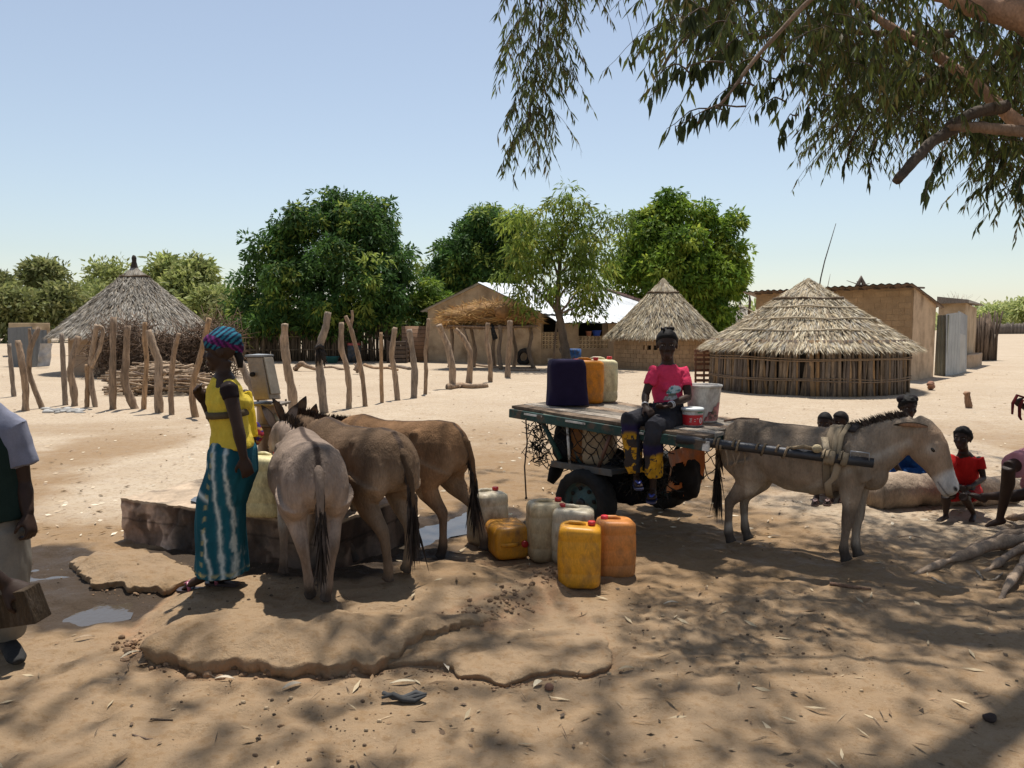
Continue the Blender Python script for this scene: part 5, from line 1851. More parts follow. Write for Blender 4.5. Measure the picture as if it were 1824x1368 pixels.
jerrycan('rusty orange jerrycan stained brown, at the right end of the row', rest(1095, 1024), .1, V3(.66, .25, .06), V3(.75, .04, .05), w=.25, d=.22, h=.395, dirt=.7, group=GJ, capx=-.09)

# ------------------------------------------------------------------ concrete pump platform, pump
plat = thing('pump_platform', 'low stained concrete platform with water on top, under the hand pump', 'platform', PF0)
b = MB()
def slabblock(a0, a1, b0, b1, z0, z1, nx=150, ny=60, nz=34):
    """rough weathered block in the platform frame"""
    def face(f, n0, n1):
        u, v = np.meshgrid(np.linspace(0, 1, n0), np.linspace(0, 1, n1))
        p = f(u.ravel()[:, None], v.ravel()[:, None])
        i = (np.arange(n1 - 1)[:, None] * n0 + np.arange(n0 - 1)[None]).ravel()
        return p, np.stack([i, i + 1, i + n0 + 1, i + n0], 1)
    W = lambda a, c, z: PF0 + PE * a + PN * c + V3(0, 0, 1) * z
    Ls = [lambda u, v: W(a0 + (a1 - a0) * u, b0, z0 + (z1 - z0) * v), lambda u, v: W(a1, b0 + (b1 - b0) * u, z0 + (z1 - z0) * v),
          lambda u, v: W(a1 + (a0 - a1) * u, b1, z0 + (z1 - z0) * v), lambda u, v: W(a0, b1 + (b0 - b1) * u, z0 + (z1 - z0) * v),
          lambda u, v: W(a0 + (a1 - a0) * u, b0 + (b1 - b0) * v, z1 + 0 * u)]
    for f, n0, n1 in zip(Ls, (nx, ny, nx, ny, nx), (nz, nz, nz, nz, ny)):
        p, q = face(f, n0, n1)
        s = fbm(p * 5, 4, 12)[:, None]
        flake = sstep(.02, .10, fbm(p * 3.6 + 3, 4, 18)) * (p[:, 2] < z1 - .004)
        edge = np.exp(-((p[:, 2] - z1) / .03) ** 2) * np.maximum(0, fbm(p * 9, 3, 16)) * .022
        p = p + s * V3(.018, .018, .010) + (fbm(p * 16, 3, 15) * .009)[:, None] * V3(1, 1, .4) + (flake * .007)[:, None] * PN * (p @ PN < PF0 @ PN + .2)[:, None] - edge[:, None] * V3(0, 0, 1)
        # render flaked off: pinkish patches; wet dark right part
        aa = ((p - PF0) @ PE)
        base = V3(.62, .43, .31) * (1 - flake[:, None]) + V3(.25, .155, .105) * flake[:, None]
        base = base * (1 - .5 * sstep(.12, .3, fbm(p * V3(6, 6, 2.5), 3, 27)))[:, None]
        base = base * (1 - .55 * (np.abs(p[:, 2] - .19 - .02 * fbm(p * 4, 2, 5)) < .008))[:, None]
        top = V3(.42, .32, .225)
        c = np.where((p[:, 2] > z1 - .02)[:, None], top, base)
        wetp = (sstep(.35, .7, aa + fbm(p * 3, 2, 19) * .3) * (p[:, 2] < z1 - .02))[:, None]
        c = c * (1 - .72 * wetp)
        b.add(p, q, c)
slabblock(0, 2.0, 0, 1.15, -.1, .345)
b.build('platform_block', M['concrete'], plat)
b = MB()
for a, c_, r, s in ((.95, .28, .42, .55), (1.5, .34, .34, .6)):
    th = np.linspace(0, 6.283, 40, endpoint=False)
    wv = 1 + .22 * fbm(np.column_stack([np.cos(th), np.sin(th), th * 0 + a]) * 1.5, 3, 4)
    p = PF0 + PE * a + PN * c_ + V3(0, 0, .3575) + np.outer(np.cos(th) * r * wv, PE) + np.outer(np.sin(th) * r * s * wv, PN)
    b.poly(p + V3(0, 0, .001 * a))
b.build('water_film', M['water'], plat, smooth=False)

PX = at(478, 717, 5.98)
pump = thing('hand_pump', 'tall steel hand pump with a slanted box head behind the woman in yellow', 'pump', (PX[0], PX[1], .345))
STEEL, STEEL2 = (.27, .205, .145), (.22, .175, .13)
b = MB()
zt = PX[2]
b.lathe((PX[0], PX[1], 0), [(.0, .34), (.15, .342), (.15, .365), (.092, .37), (.088, .45), (.088, zt - .02)], 28, STEEL)
b.build('pedestal', M['metal'], pump)
b = MB()
b.box((PX[0] + .0, PX[1], zt - .008), (.27, .24, .02), [nrm(V3(1, -.12, 0)), nrm(V3(.12, 1, 0)), (0, 0, 1)], STEEL2)
for sx in (-.11, .11):
    for sy in (-.09, .09):
        b.tube([(PX[0] + sx, PX[1] + sy, zt - .04), (PX[0] + sx, PX[1] + sy, zt + .02)], .009, 6, STEEL2)
b.build('flange', M['metal'], pump, smooth=False, bev=.004)
# slanted head: hexahedron through photo points
Yf = 5.88
def hx(l):
    return [np.asarray(x, float) for x in l]
b = MB()
fr = [at(466, 636, Yf), at(485, 635, Yf + .12), at(501, 711, Yf + .12), at(481, 712, Yf - .02)]      # narrow face towards right
lf = [at(439, 636, Yf + .03), at(452, 713, Yf + .0)]
bk = V3(.02, .24, 0)
v = [lf[1], fr[3], fr[2], lf[1] + bk, lf[0], fr[0], fr[1], lf[0] + bk]
b.add(v, [(0, 1, 5, 4), (1, 2, 6, 5), (2, 3, 7, 6), (3, 0, 4, 7), (4, 5, 6, 7), (3, 2, 1, 0)], STEEL)
b.build('pump_head', M['metal'], pump, smooth=False, bev=.008)
b = MB()
n_ = nrm(np.cross(fr[2] - fr[3], fr[0] - fr[3]))
cc = sum(fr) / 4
pp = [cc + (q - cc) * s_ for q, s_ in zip(fr, (.86, .86, .86, .86))]
pp = [q + (fr[0] - fr[3]) * .05 for q in pp]
v = [q + n_ * .003 for q in pp] + [q + n_ * .014 for q in pp]
b.add(v, [(0, 1, 2, 3), (7, 6, 5, 4), (0, 4, 5, 1), (1, 5, 6, 2), (2, 6, 7, 3), (3, 7, 4, 0)], V3(.29, .235, .175))
b.build('cover_plate', M['metal'], pump, smooth=False, bev=.005)
b = MB()
v = [lf[0] + V3(-.01, -.01, .0), fr[0] + V3(.0, -.014, .0), fr[1] + V3(.012, 0, 0), lf[0] + bk + V3(-.01, .01, 0)]
b.add([q + V3(0, 0, .002) for q in v] + [q + V3(0, 0, .016) for q in v], [(0, 1, 5, 4), (1, 2, 6, 5), (2, 3, 7, 6), (3, 0, 4, 7), (4, 5, 6, 7), (3, 2, 1, 0)], (.24, .24, .24))
b.build('top_plate', M['metal'], pump, smooth=False)
b = MB()
q = at(449, 667, Yf - .015)
b.tube([q + V3(0, -.006, 0), q + V3(0, .02, 0)], .018, 10, (.03, .025, .02))
b.build('pivot_hole', M['dark'], pump)
b = MB()
s0 = V3(PX[0] + .06, PX[1] - .03, at(478, 745, 5.95)[2])
s1 = at(524, 749, 5.88)
b.tube([s0, s1 + V3(-.03, 0, .004), s1, s1 + V3(.015, 0, -.035), at(527, 775, 5.88)], [.042, .042, .044, .042, .042], 14, (.42, .44, .46))
b.build('spout', M['metal'], pump)
b = MB()
z_ = at(478, 757, 5.95)[2]
b.lathe((PX[0], PX[1], z_), [(.095, -.012), (.125, -.01), (.125, .008), (.095, .01)], 24, STEEL2)
b.build('collar', M['metal'], pump)
# the can on the platform
q = at(476, 916, 5.42); q[2] = .352
jerrycan('large pale yellow jerrycan standing on the pump platform beside the woman', q, -.12, V3(.80, .70, .38), RED, w=.29, d=.26, h=.43, dirt=.2, group='jerrycans at the pump', fill=.0)

# ------------------------------------------------------------------ cart
CO = V3(1.0, 6.62, 0)                       # ground point under the axle's middle
CX1, CX2, CZ = V3(.742, -.670, 0), V3(.670, .742, 0), V3(0, 0, 1)
CA = np.array([CX1, CX2, CZ])
def cw(x, y, z):
    return CO + CX1 * x + CX2 * y + V3(0, 0, z)
def dz(x):
    return .945 - .048 * x
cart = thing('donkey_cart', 'old green framed donkey cart with a grey plank deck and two rubber wheels', 'cart', CO)
GREEN = (.016, .052, .044)
tl = nrm(V3(1, 0, -.048))
DA = np.array([CX1 * tl[0] + CZ * tl[2], CX2, nrm(CZ + CX1 * .048)])
ys = np.linspace(-.585, .50, 8)
for k in range(7):
    w0 = ys[k + 1] - ys[k] - .008
    y = (ys[k] + ys[k + 1]) / 2
    xe = 1.05 - (y + .585) * .2 + rng.uniform(-.02, .04)
    xs_ = -.82 + rng.uniform(-.02, .02)
    b = MB()
    n = 14
    t = np.linspace(0, 1, n)
    xx = xs_ + (xe - xs_) * t
    P = np.array([cw(x, y, dz(x) - .012 + .004 * math.sin(x * 7 + k)) for x in xx])
    cc = (V3(.30, .255, .205) if k % 3 else V3(.30, .21, .14)) * rng.uniform(.6, 1.2)
    pts = []
    for P_ in P:
        pts += [P_ - CX2 * w0 / 2 - CZ * .012, P_ + CX2 * w0 / 2 - CZ * .012, P_ + CX2 * w0 / 2 + CZ * .012, P_ - CX2 * w0 / 2 + CZ * .012]
    f = []
    for i in range(n - 1):
        for j in range(4):
            f.append((i * 4 + j, i * 4 + (j + 1) % 4, (i + 1) * 4 + (j + 1) % 4, (i + 1) * 4 + j))
    f += [(3, 2, 1, 0), tuple((n - 1) * 4 + j for j in range(4))]
    b.add(pts, f, cc)
    b.build('plank', M['wood'], cart, smooth=False)
def rail(x0, y0, x1, y1, dzz=-.062, w=.03, h=.075, col=GREEN, nm='frame_rail', m='paint'):
    a, e = cw(x0, y0, dz(x0) + dzz), cw(x1, y1, dz(x1) + dzz)
    d = nrm(e - a)
    s = nrm(np.cross(CZ, d))
    b = MB()
    b.box((a + e) / 2, (np.linalg.norm(e - a), w, h), [d, s, np.cross(d, s)], col)
    return b.build(nm, M[m], cart, smooth=False, bev=.004)
rail(-.83, -.60, 1.06, -.60)
rail(-.83, .515, .86, .515)
rail(-.80, -.583, -.80, .498)
rail(1.03, -.583, .83, .498)
rail(.1, -.583, .1, .498, -.075)
for x in (-.55, -.1, .45):
    b = MB()
    a = cw(x, -.618, dz(x) - .045)
    b.box(a, (.2, .006, .016), DA, (.62, .60, .55))
    b.build('chipped_strip', M['paint'], cart, smooth=False)
b = MB()
b.box(cw(1.065, -.612, dz(1.06) - .06), (.05, .02, .07), DA, (.62, .60, .55))
b.build('chipped_strip', M['paint'], cart, smooth=False)
# wheels
def wheel(y, out):
    c = cw(0, y, .265)
    w = None
    b = MB()
    prof = [(.165, -.075), (.20, -.088), (.235, -.088), (.258, -.07), (.265, -.03), (.266, 0), (.265, .03), (.258, .07), (.235, .088), (.20, .088), (.165, .075)]
    th = np.linspace(0, 2 * np.pi, 48, endpoint=False)
    v = []
    for r, z in prof:
        rr = r + (.004 * np.sign(np.sin(th * 24)) if abs(z) < .08 and r > .25 else 0)
        v.append(c + np.outer(np.cos(th) * rr, CX1) + np.outer(np.sin(th) * rr, CZ) + CX2 * z)
    v = np.vstack(v)
    m, n = len(prof), 48
    i = np.arange(m - 1)[:, None] * n + np.arange(n)[None]
    j = np.arange(m - 1)[:, None] * n + (np.arange(n)[None] + 1) % n
    b.add(v, np.stack([i, j, j + n, i + n], -1).reshape(-1, 4), (.02, .02, .02))
    wh = b.build('wheel', M['rubber'], cart)
    b = MB()
    prof = [(.168, -.07), (.175, -.06), (.16, -.05), (.155, -.02), (.13, -.025), (.085, -.052), (.05, -.055), (.045, -.06), (0, -.062)]
    v = []
    for r, z in prof:
        v.append(c + np.outer(np.cos(th) * r, CX1) + np.outer(np.sin(th) * r, CZ) + CX2 * z * (1 if out < 0 else -1))
    m = len(prof)
    i = np.arange(m - 1)[:, None] * n + np.arange(n)[None]
    j = np.arange(m - 1)[:, None] * n + (np.arange(n)[None] + 1) % n
    b.add(np.vstack(v), np.stack([i, j, j + n, i + n], -1).reshape(-1, 4), (.045, .085, .08))
    b.build('rim', M['paint'], wh)
    b = MB()
    for k in range(8):
        a = k * math.pi / 4 + .2
        q = c + CX1 * math.cos(a) * .115 + CZ * math.sin(a) * .115 + CX2 * out * .042
        b.tube([q, q + CX2 * out * .008], [.017, .017], 10, (.012, .012, .012))
    b.build('rim_holes', M['dark'], wh)
    b = MB()
    b.tube([c + CX2 * out * .05, c + CX2 * out * .085, c + CX2 * out * .09], [.04, .036, .02], 14, (.05, .045, .04))
    b.build('hub_cap', M['metal'], wh)
wheel(-.6, -1)
wheel(.6, 1)
b = MB()
b.tube([cw(0, -.56, .265), cw(0, .56, .265)], .032, 10, (.035, .03, .028))
b.build('axle', M['metal'], cart)
for y in (-.40, .36):
    for x0, x1 in ((-.42, -.06), (.42, .06)):
        b = MB()
        b.tube([cw(x0, y, dz(x0) - .09), cw(x1, y, .29)], .02, 8, GREEN)
        b.build('strut', M['paint'], cart)
b = MB()
b.tube([cw(-.5, -.56, dz(-.5) - .09), cw(-.34, -.50, .56)], .022, 8, GREEN)
b.build('strut', M['paint'], cart)
b = MB()
b.tube([cw(-.22, -.57, dz(-.2) - .09), cw(-.19, -.57, .55)], .012, 6, (.5, .48, .44))
b.build('strut', M['paint'], cart)
b = MB()
b.tube([cw(.22, -.57, dz(.2) - .09), cw(.1, -.57, .55)], .016, 6, (.12, .06, .04))
b.build('strut', M['paint'], cart)
# mudguard board over the near wheel
b = MB()
a, e = at(988, 825, 6.62), at(1096, 842, 5.92)
d = nrm(e - a)
s = nrm(np.cross(CZ, d))
b.box((a + e) / 2 + s * .08, (np.linalg.norm(e - a), .22, .03), [d, s, np.cross(d, s)], (.035, .035, .033))
b.box((a + e) / 2 + s * -.035, (np.linalg.norm(e - a), .012, .055), [d, s, np.cross(d, s)], (.07, .07, .066))
b.build('mudguard', M['paint'], cart, smooth=False, bev=.004)
b = MB()
a = at(984, 828, 6.72)
b.tube([a + V3(.05, 0, .0), a + V3(.02, -.02, -.07), a + V3(-.02, -.04, -.15)], [(.10, .03), (.09, .035), (.05, .02)], 10, (.03, .03, .03), side=CX2)
b.build('mud_flap', M['rubber'], cart)
# shafts
sh0, sh1 = at(1264, 789, 5.50), at(1556, 825, 5.10)
b = MB()
b.tube([sh0 - (sh1 - sh0) * .22, sh0, (sh0 + sh1) / 2, sh1], [.033, .033, .033, .033], 16, (.05, .05, .055))
shaft = b.build('shaft', M['metal'], cart)
b = MB()
a = at(1515, 818, 5.14)
e = at(1548, 822, 5.09)
up = V3(0, 0, .055)
b.tube([a, a + up, e + up, e], .005, 6, (.3, .3, .3))
b.build('hook', M['metal'], shaft)
b = MB()
off = V3(.36, .62, .0)
b.tube([sh0 + off - (sh1 - sh0) * .22, sh0 + off, sh1 + off], .033, 14, (.05, .05, .055))
b.build('shaft', M['metal'], cart)
# ropes on the near shaft
b = MB()
sdv = nrm(sh1 - sh0)
s2 = nrm(np.cross(sdv, CZ)); s3 = np.cross(s2, sdv)
for cpos, turns, ln in ((.03, 2, .05), (.15, 1.5, .05), (.30, 1.5, .07), (.42, 1.2, .08)):
    th = np.linspace(0, turns * 6.283, int(turns * 12))
    q = sh0 + (sh1 - sh0) * cpos
    P = q + np.outer(np.linspace(0, ln, len(th)), sdv) + np.outer(np.cos(th) * .041, s2) + np.outer(np.sin(th) * .041, s3)
    b.tube(P, .009, 5, V3(.22, .16, .10) * rng.uniform(.7, 1.2))
for px in (1290, 1300, 1312, 1322):
    a = at(px, 795, 5.46)
    b.tube([a, a + V3(.01, -.03, -.05), a + V3(rng.normal(0, .02), -.035, -.11), a + V3(rng.normal(0, .03), -.03, -.15)], [.009, .008, .007, .004], 5, (.27, .19, .12))
a, e = sh0 + (sh1 - sh0) * .5, sh0 + (sh1 - sh0) * .66
b.tube([a + CZ * .03, (a + e) / 2 + CZ * .06 + V3(0, -.03, 0), e + CZ * .045], .014, 6, (.28, .21, .13))
b.ball(e + CZ * .055 + V3(0, -.03, 0), (.035, .03, .03), 10, 7, col=(.42, .34, .21))
b.build('rope_lashing', M['rope'], shaft)
# hanging rope at the rear
b = MB()
q = cw(-.62, -.63, dz(-.62) - .08)
b.tube([q, q + V3(.012, -.01, -.2), q + V3(-.01, 0, -.42), q + V3(.004, 0, -.68)], .007, 5, (.1, .07, .05))
b.ball(q + V3(.004, 0, -.69), .012, 8, 6, col=(.1, .07, .05))
b.build('hanging_rope', M['rope'], cart)
# net of cords slung below the deck
b = MB()
nx, nz = 12, 8
def netp(i, j, sgn):
    t = i / nx
    x = -.62 + 1.35 * t
    s = j / nz
    z = dz(x) - .1 - s * (.50 - .16 * abs(t - .5)) + .02 * math.sin(i * 2.1 + j)
    y = sgn * (.50 - .16 * s ** 2) + .02 * math.sin(i * 1.3 + j * 2.2)
    return cw(x - (.12 * s if t < .2 else 0), y, z)
for sgn in (1, -1):
    if sgn < 0:
        b.build('net', M['rope'], cart)
        b = MB()
    for j in range(nz):
        for i in range(nx):
            a = netp(i + .5 * (j % 2), j, sgn)
            for di in (-.5, .5):
                e = netp(i + .5 * (j % 2) + di, j + 1, sgn)
                b.tube([a, (a + e) / 2 - CZ * .01, e], .0045, 4, (.035, .03, .026))
for k in range(120):
    a = netp(rng.uniform(-.3, 1.2), rng.uniform(0, 8), -1) + rng.normal(0, .02, 3)
    b.tube([a, a + rng.normal(0, .03, 3), a + rng.normal(0, .04, 3)], .004, 3, (.03, .027, .024))
for k in range(260):
    a = netp(rng.uniform(7.5, 10.5), rng.uniform(3.5, 8.5), -1) + rng.normal(0, .03, 3)
    b.tube([a, a + rng.normal(0, .04, 3), a + rng.normal(0, .05, 3)], .005, 3, V3(.03, .027, .024) * rng.uniform(.5, 1.6))
b.build('net', M['rope'], cart)
# things slung in the net
def sack(label, cxyz, r, col, seed, m='cloth', nm='sack', cat='sack'):
    b = MB()
    b.ball(cxyz, r, 40, 26, ax=CA)
    V = b.V[0]
    w = fbm(V * 7, 4, seed) * .06 + fbm(V * 16, 2, seed + 3) * .02
    b.V[0] = V + nrm(V - cxyz) * w[:, None]
    b.C[0][:] = np.asarray(col) * (1 + .5 * fbm(V * 5, 2, seed + 9))[:, None]
    return b.solo(nm, M[m], label, cat)
sack('black plastic sack slung low between the cart wheels', cw(.12, -.22, .42), (.34, .20, .22), (.012, .012, .015), 3)
sack('dark sack hanging in the net at the rear of the cart', cw(-.40, -.18, .66), (.20, .30, .22), (.02, .02, .022), 8)
sack('dark bundle wedged before the far wheel under the cart', cw(.42, .22, .42), (.16, .2, .2), (.02, .017, .016), 15)
jerrycan('cream jerrycan hanging in the net under the cart deck', cw(-.06, -.33, .535), math.atan2(CX1[1], CX1[0]) + .3, V3(.55, .40, .24), RED * .5, w=.26, d=.22, h=.34, group='jerrycans slung under the cart', dirt=.3)
jerrycan('brown jerrycan beside the cream one under the cart deck', cw(-.24, -.30, .53), math.atan2(CX1[1], CX1[0]) + .2, V3(.30, .12, .03), RED * .5, w=.2, d=.22, h=.34, group='jerrycans slung under the cart', dirt=.3)
# big cut open orange can under the front
b = MB()
u, v_ = np.meshgrid(np.linspace(0, 1, 30), np.linspace(0, 1, 26))
u, v_ = u.ravel(), v_.ravel()
top = at(1200, 800, 6.15)
P = np.array([at(1188 + 62 * a + (1 - c_) * 0 - c_ * 6 + 8 * math.sin(c_ * 3), 790 + 95 * c_ - 22 * a * (1 - c_) + (18 * (.5 - a) if c_ > .8 else 0), 6.05 + .42 * a + .10 * math.sin(a * 3.1)) for a, c_ in zip(u, v_)])
P += (fbm(P * 6, 3, 31) * .04)[:, None] * V3(.3, -1, .2)
i = (np.arange(25)[:, None] * 30 + np.arange(29)[None]).ravel()
q = np.stack([i, i + 1, i + 31, i + 30], 1)
cen = P[q].mean(1)
uu, vv = u[q].mean(1), v_[q].mean(1)
hole = ((((uu - .28) / .26) ** 2 + ((vv - .58) / .20) ** 2 + fbm(cen * 9, 3, 35) * .5) < 1) | ((vv > .84) & (fbm(cen * 7, 3, 37) + (uu - .5) * .9 < .1)) | ((uu < .4) & (vv < .16))
q = q[~hole]
b.add(np.vstack([P, P + V3(.004, .012, 0)]), np.vstack([q, q[:, ::-1] + len(P)]), np.vstack([V3(.50, .13, .02) * (1 + .25 * fbm(P * 5, 2, 40))[:, None]] * 2))
b.solo('plastic_sheet', M['plastic'], 'torn orange plastic drum piece hanging under the front of the cart', 'plastic sheet')

# load on the deck
GJ2 = 'jerrycans standing on the cart deck'
def deck(px, py, Y):
    q = at(px, py, Y)
    x = (q - CO) @ CX1
    q[2] = dz(x) + .003
    return q
rz = math.atan2(CX1[1], CX1[0])
q1 = deck(1009, 722, 6.95)
jerrycan('orange jerrycan in the middle of the three on the cart deck', deck(1045, 717, 7.12), .12, V3(.75, .27, .015), RED, w=.29, d=.22, h=.40, group=GJ2, dirt=.1)
jerrycan('translucent cream jerrycan at the right of the three on the cart deck', deck(1069, 715, 7.27), .12, V3(.76, .68, .40), RED, w=.30, d=.22, h=.40, group=GJ2, dirt=.05)
t = jerrycan('jerrycan wrapped in dark blue cloth at the left of the three on the cart deck', q1, .08, V3(.05, .04, .08), RED, w=.30, d=.25, h=.39, group=GJ2, dirt=0)
b = MB()
for k, (s, z) in enumerate(((1.12, -.0), (1.10, .05), (1.07, .13), (1.05, .22), (1.05, .31), (1.03, .365), (.96, .39), (.84, .402), (.6, .405))):
    rg_ = rr_ring(.30 * s, .25 * s, .06)
    pts = np.column_stack([rg_, np.full(len(rg_), z)])
    if k == 0:
        ring0 = []
    ring0.append(pts)
m = len(ring0[0])
V = np.vstack(ring0)
f = []
for i in range(len(ring0) - 1):
    for j in range(m):
        f.append((i * m + j, i * m + (j + 1) % m, (i + 1) * m + (j + 1) % m, (i + 1) * m + j))
f.append(tuple(range((len(ring0) - 1) * m, len(ring0) * m)))
w = fbm(V * V3(24, 24, 7), 3, 6) * .034
Aq = np.array([[math.cos(.08), math.sin(.08), 0], [-math.sin(.08), math.cos(.08), 0], [0, 0, 1]])
V = V + nrm(V * V3(1, 1, 0)) * (np.maximum(w, -.007) + .010)[:, None] + V3(0, 0, .004)
b.add(q1 + V @ Aq, f, V3(.018, .013, .035))
o = b.solo('cloth_wrap', M['cloth'], 'dark blue cloth wrapped round the left jerrycan on the cart deck', 'cloth', loc=q1)
sd_ = o.modifiers.new('sub', 'SUBSURF'); sd_.levels = sd_.render_levels = 2

def bucket(name, label, base, r0, r1, h, col, lidcol=None, band=None):
    t = thing(name, label, 'bucket', base)
    b = MB()
    n = 40
    prof = [(0, 0), (r0, 0), (r0 * 1.01, .01)]
    for k in np.linspace(.1, .9, 9):
        prof.append((r0 + (r1 - r0) * k, h * k))
    prof += [(r1, h * .93), (r1 * 1.05, h * .935), (r1 * 1.06, h * .99), (r1 * 1.0, h), (r1 * .95, h * .99), (r1 * .9, h * .9), (r0 * .9, .02), (0, .02)]
    b.lathe(base, prof, n, col)
    bd = b.build('bucket_body', M['plastic'], t)
    if lidcol is not None:
        b = MB()
        b.lathe(base, [(0, h + .012), (r1 * 1.0, h + .012), (r1 * 1.08, h + .006), (r1 * 1.09, h - .012), (r1 * 1.085, h * .93)], n, lidcol)
        b.build('lid', M['cap'], t)
    return t, bd
q = deck(1252, 750, 6.22)
t, bd = bucket('plastic_bucket', 'large dirty white bucket with a faded red patch beside the girl', q, .112, .142, .30, V3(.60, .56, .50))
th = np.linspace(R(-100), R(-20), 16)
b = MB()
v = []
for k, (z, lo) in enumerate(((.015, 0), (.05, 0), (.09, .15), (.13, .45), (.16, .75))):
    rr = .112 + .03 * z / .30 + .002
    for i, a in enumerate(th):
        s = i / 15
        v.append(q + V3(rr * math.cos(a), rr * math.sin(a), z if s > lo else min(z, .015 + s * .2)))
i = (np.arange(4)[:, None] * 16 + np.arange(15)[None]).ravel()
b.add(v, np.stack([i, i + 1, i + 17, i + 16], 1), (.52, .20, .18))
b.build('faded_print', M['paint'], bd)
q = deck(1233, 757, 5.98)
t, bd = bucket('plastic_bucket', 'small red and white lidded bucket standing in front of the large white one', q, .073, .082, .128, V3(.62, .62, .60), V3(.66, .70, .70))
b = MB()
th = np.linspace(0, 6.283, 40)
v = []
for z in (.008, .088):
    rr = .073 + .009 * z / .128 + .0022
    v += [q + V3(rr * math.cos(a), rr * math.sin(a), z) for a in th]
i = np.arange(39)
b.add(v, np.stack([i, i + 1, i + 41, i + 40], 1), (.50, .022, .03))
b.build('red_label', M['cap'], bd)
b = MB()
v = []
for z in (.103, .111):
    rr = .073 + .009 * z / .128 + .0026
    v += [q + V3(rr * math.cos(a), rr * math.sin(a), z) for a in np.linspace(R(-75), R(-10), 20)]
i = np.arange(19)
b.add(v, np.stack([i, i + 1, i + 21, i + 20], 1), (.03, .22, .12))
b.build('green_band', M['cap'], bd)
b = MB()      # the worn white printing: an oblong 0 and short dashes
def onb(a, z, k=.0034):
    rr = .073 + .009 * z / .128 + k
    return q + V3(rr * math.cos(R(a)), rr * math.sin(R(a)), z)
an = np.linspace(0, 6.283, 18)
b.tube([onb(-52 + 7 * math.cos(x), .045 + .021 * math.sin(x)) for x in an], .0032, 5, (.7, .66, .62))
for a0, z0, a1 in ((-118, .060, -104), (-116, .050, -106), (-120, .036, -108), (-92, .055, -86), (-93, .04, -85), (-78, .06, -70), (-24, .055, -18), (-25, .04, -19)):
    b.tube([onb(x, z0) for x in np.linspace(a0, a1, 4)], .0026, 4, (.7, .66, .62))
b.build('printing', M['cap'], bd)
b = MB()
a, e = deck(1290, 745, 6.2), deck(1352, 741, 6.3)
b.tube([a + CZ * .01, (a + e) / 2 + CZ * .03, e + CZ * .02], .009, 5, (.2, .12, .08))
b.solo('stick', M['wood'], 'thin reddish stick lying across the front of the cart deck', 'stick')

# ------------------------------------------------------------------ small things on the ground
b = MB()
q = onG(720, 1250)
for k in range(3):
    off_ = V3(0, .012 * (k - 1), .012)
    P = [q + off_ + V3(-.10 + .05 * j, .012 * math.sin(j * 2 + k), .012 + .012 * math.sin(j * 1.7 + k)) for j in range(5)]
    b.tube(P, [(.008, .005), (.014, .010), (.016, .012), (.014, .010), (.006, .004)], 8, V3(.045, .045, .045) * (1 + .3 * k))
b.solo('rag', M['cloth'], 'small dark twisted rag lying in the foreground sand', 'rag')
b = MB()
q = onG(1762, 1283)
b.ball(q + V3(0, 0, .012), (.03, .022, .02), 12, 8, col=(.05, .035, .03))
b.V[0] += (fbm(b.V[0] * 40, 2, 4) * .006)[:, None]
b.solo('stone', M['stone'], 'small dark stone lying alone in the lower right corner', 'stone')
b = MB()
q = onG(978, 1228)
b.ball(q + V3(0, 0, .012), (.022, .02, .018), 10, 7, col=(.22, .12, .08))
b.solo('clod', M['stone'], 'small red brown clod beside a pale leaf under the cracked crust edge', 'clod')
def flatleaf(px, py, ln, ang, w, label, col):
    q = onG(px, py) + V3(0, 0, .008)
    d = V3(math.cos(ang), math.sin(ang), .05)
    s = nrm(np.cross(V3(0, 0, 1), d))
    b = MB()
    n = 7
    t = np.linspace(0, 1, n)
    c_ = q + np.outer(t - .5, d) * ln + np.outer(np.sin(t * 3.14), V3(0, 0, .012))
    hw = np.sin(np.clip(t, .02, .98) * 3.14) ** .8 * w / 2
    v = np.vstack([c_ + s * hw[:, None] + V3(0, 0, .006), c_, c_ - s * hw[:, None] + V3(0, 0, .004)])
    i = np.arange(n - 1)
    b.add(v, np.vstack([np.stack([i, i + 1, i + n + 1, i + n], 1), np.stack([i + n, i + n + 1, i + 2 * n + 1, i + 2 * n], 1)]), col)
    b.solo('dry_leaf', M['litter'], label, 'leaf', 'dry leaves lying in the foreground')
for a in [(718, 1220, .13, .05, .022, 'long pale dry leaf lying left of the crack in the crust', (.55, .46, .32)), (832, 1147, .10, -.2, .026, 'pale dry leaf lying on top of the cracked crust', (.55, .46, .34)),
          (795, 1190, .09, 1.9, .028, 'pale curled leaf standing against the crack in the crust', (.6, .52, .4)), (958, 1222, .07, .9, .03, 'short broad pale leaf beside the red brown clod', (.62, .52, .36)),
          (1115, 1196, .085, .15, .02, 'brown leaf lying right of the cracked crust', (.42, .32, .2)), (400, 1213, .10, -.1, .02, 'pale leaf lying in front of the earth mound', (.55, .46, .34)),
          (484, 1192, .08, 1.0, .03, 'grey curled leaf in the shadow of the earth mound', (.36, .30, .23)), (232, 1170, .10, .9, .02, 'pale leaf at the left foot of the earth mound', (.5, .42, .3)),
          (520, 1226, .09, .6, .03, 'grey crumpled leaf lying below the earth mound', (.40, .34, .26)), (150, 1140, .10, .4, .02, 'curled brown leaf by the muddy puddle', (.36, .26, .17)),
          (1195, 1078, .09, .1, .016, 'thin pale leaf lying right of the jerrycans', (.55, .47, .36)), (1620, 960, .16, -.2, .02, 'dark dead leaf lying behind the donkey muzzle', (.2, .14, .1))]:
    flatleaf(*a)
def twig(pts, r, label, col):
    b = MB()
    b.tube([onG(x, y) + V3(0, 0, r * .8) for x, y in pts], [r] * (len(pts) - 1) + [r * .6], 6, col)
    b.solo('twig', M['wood'], label, 'twig', 'twigs lying in the foreground')
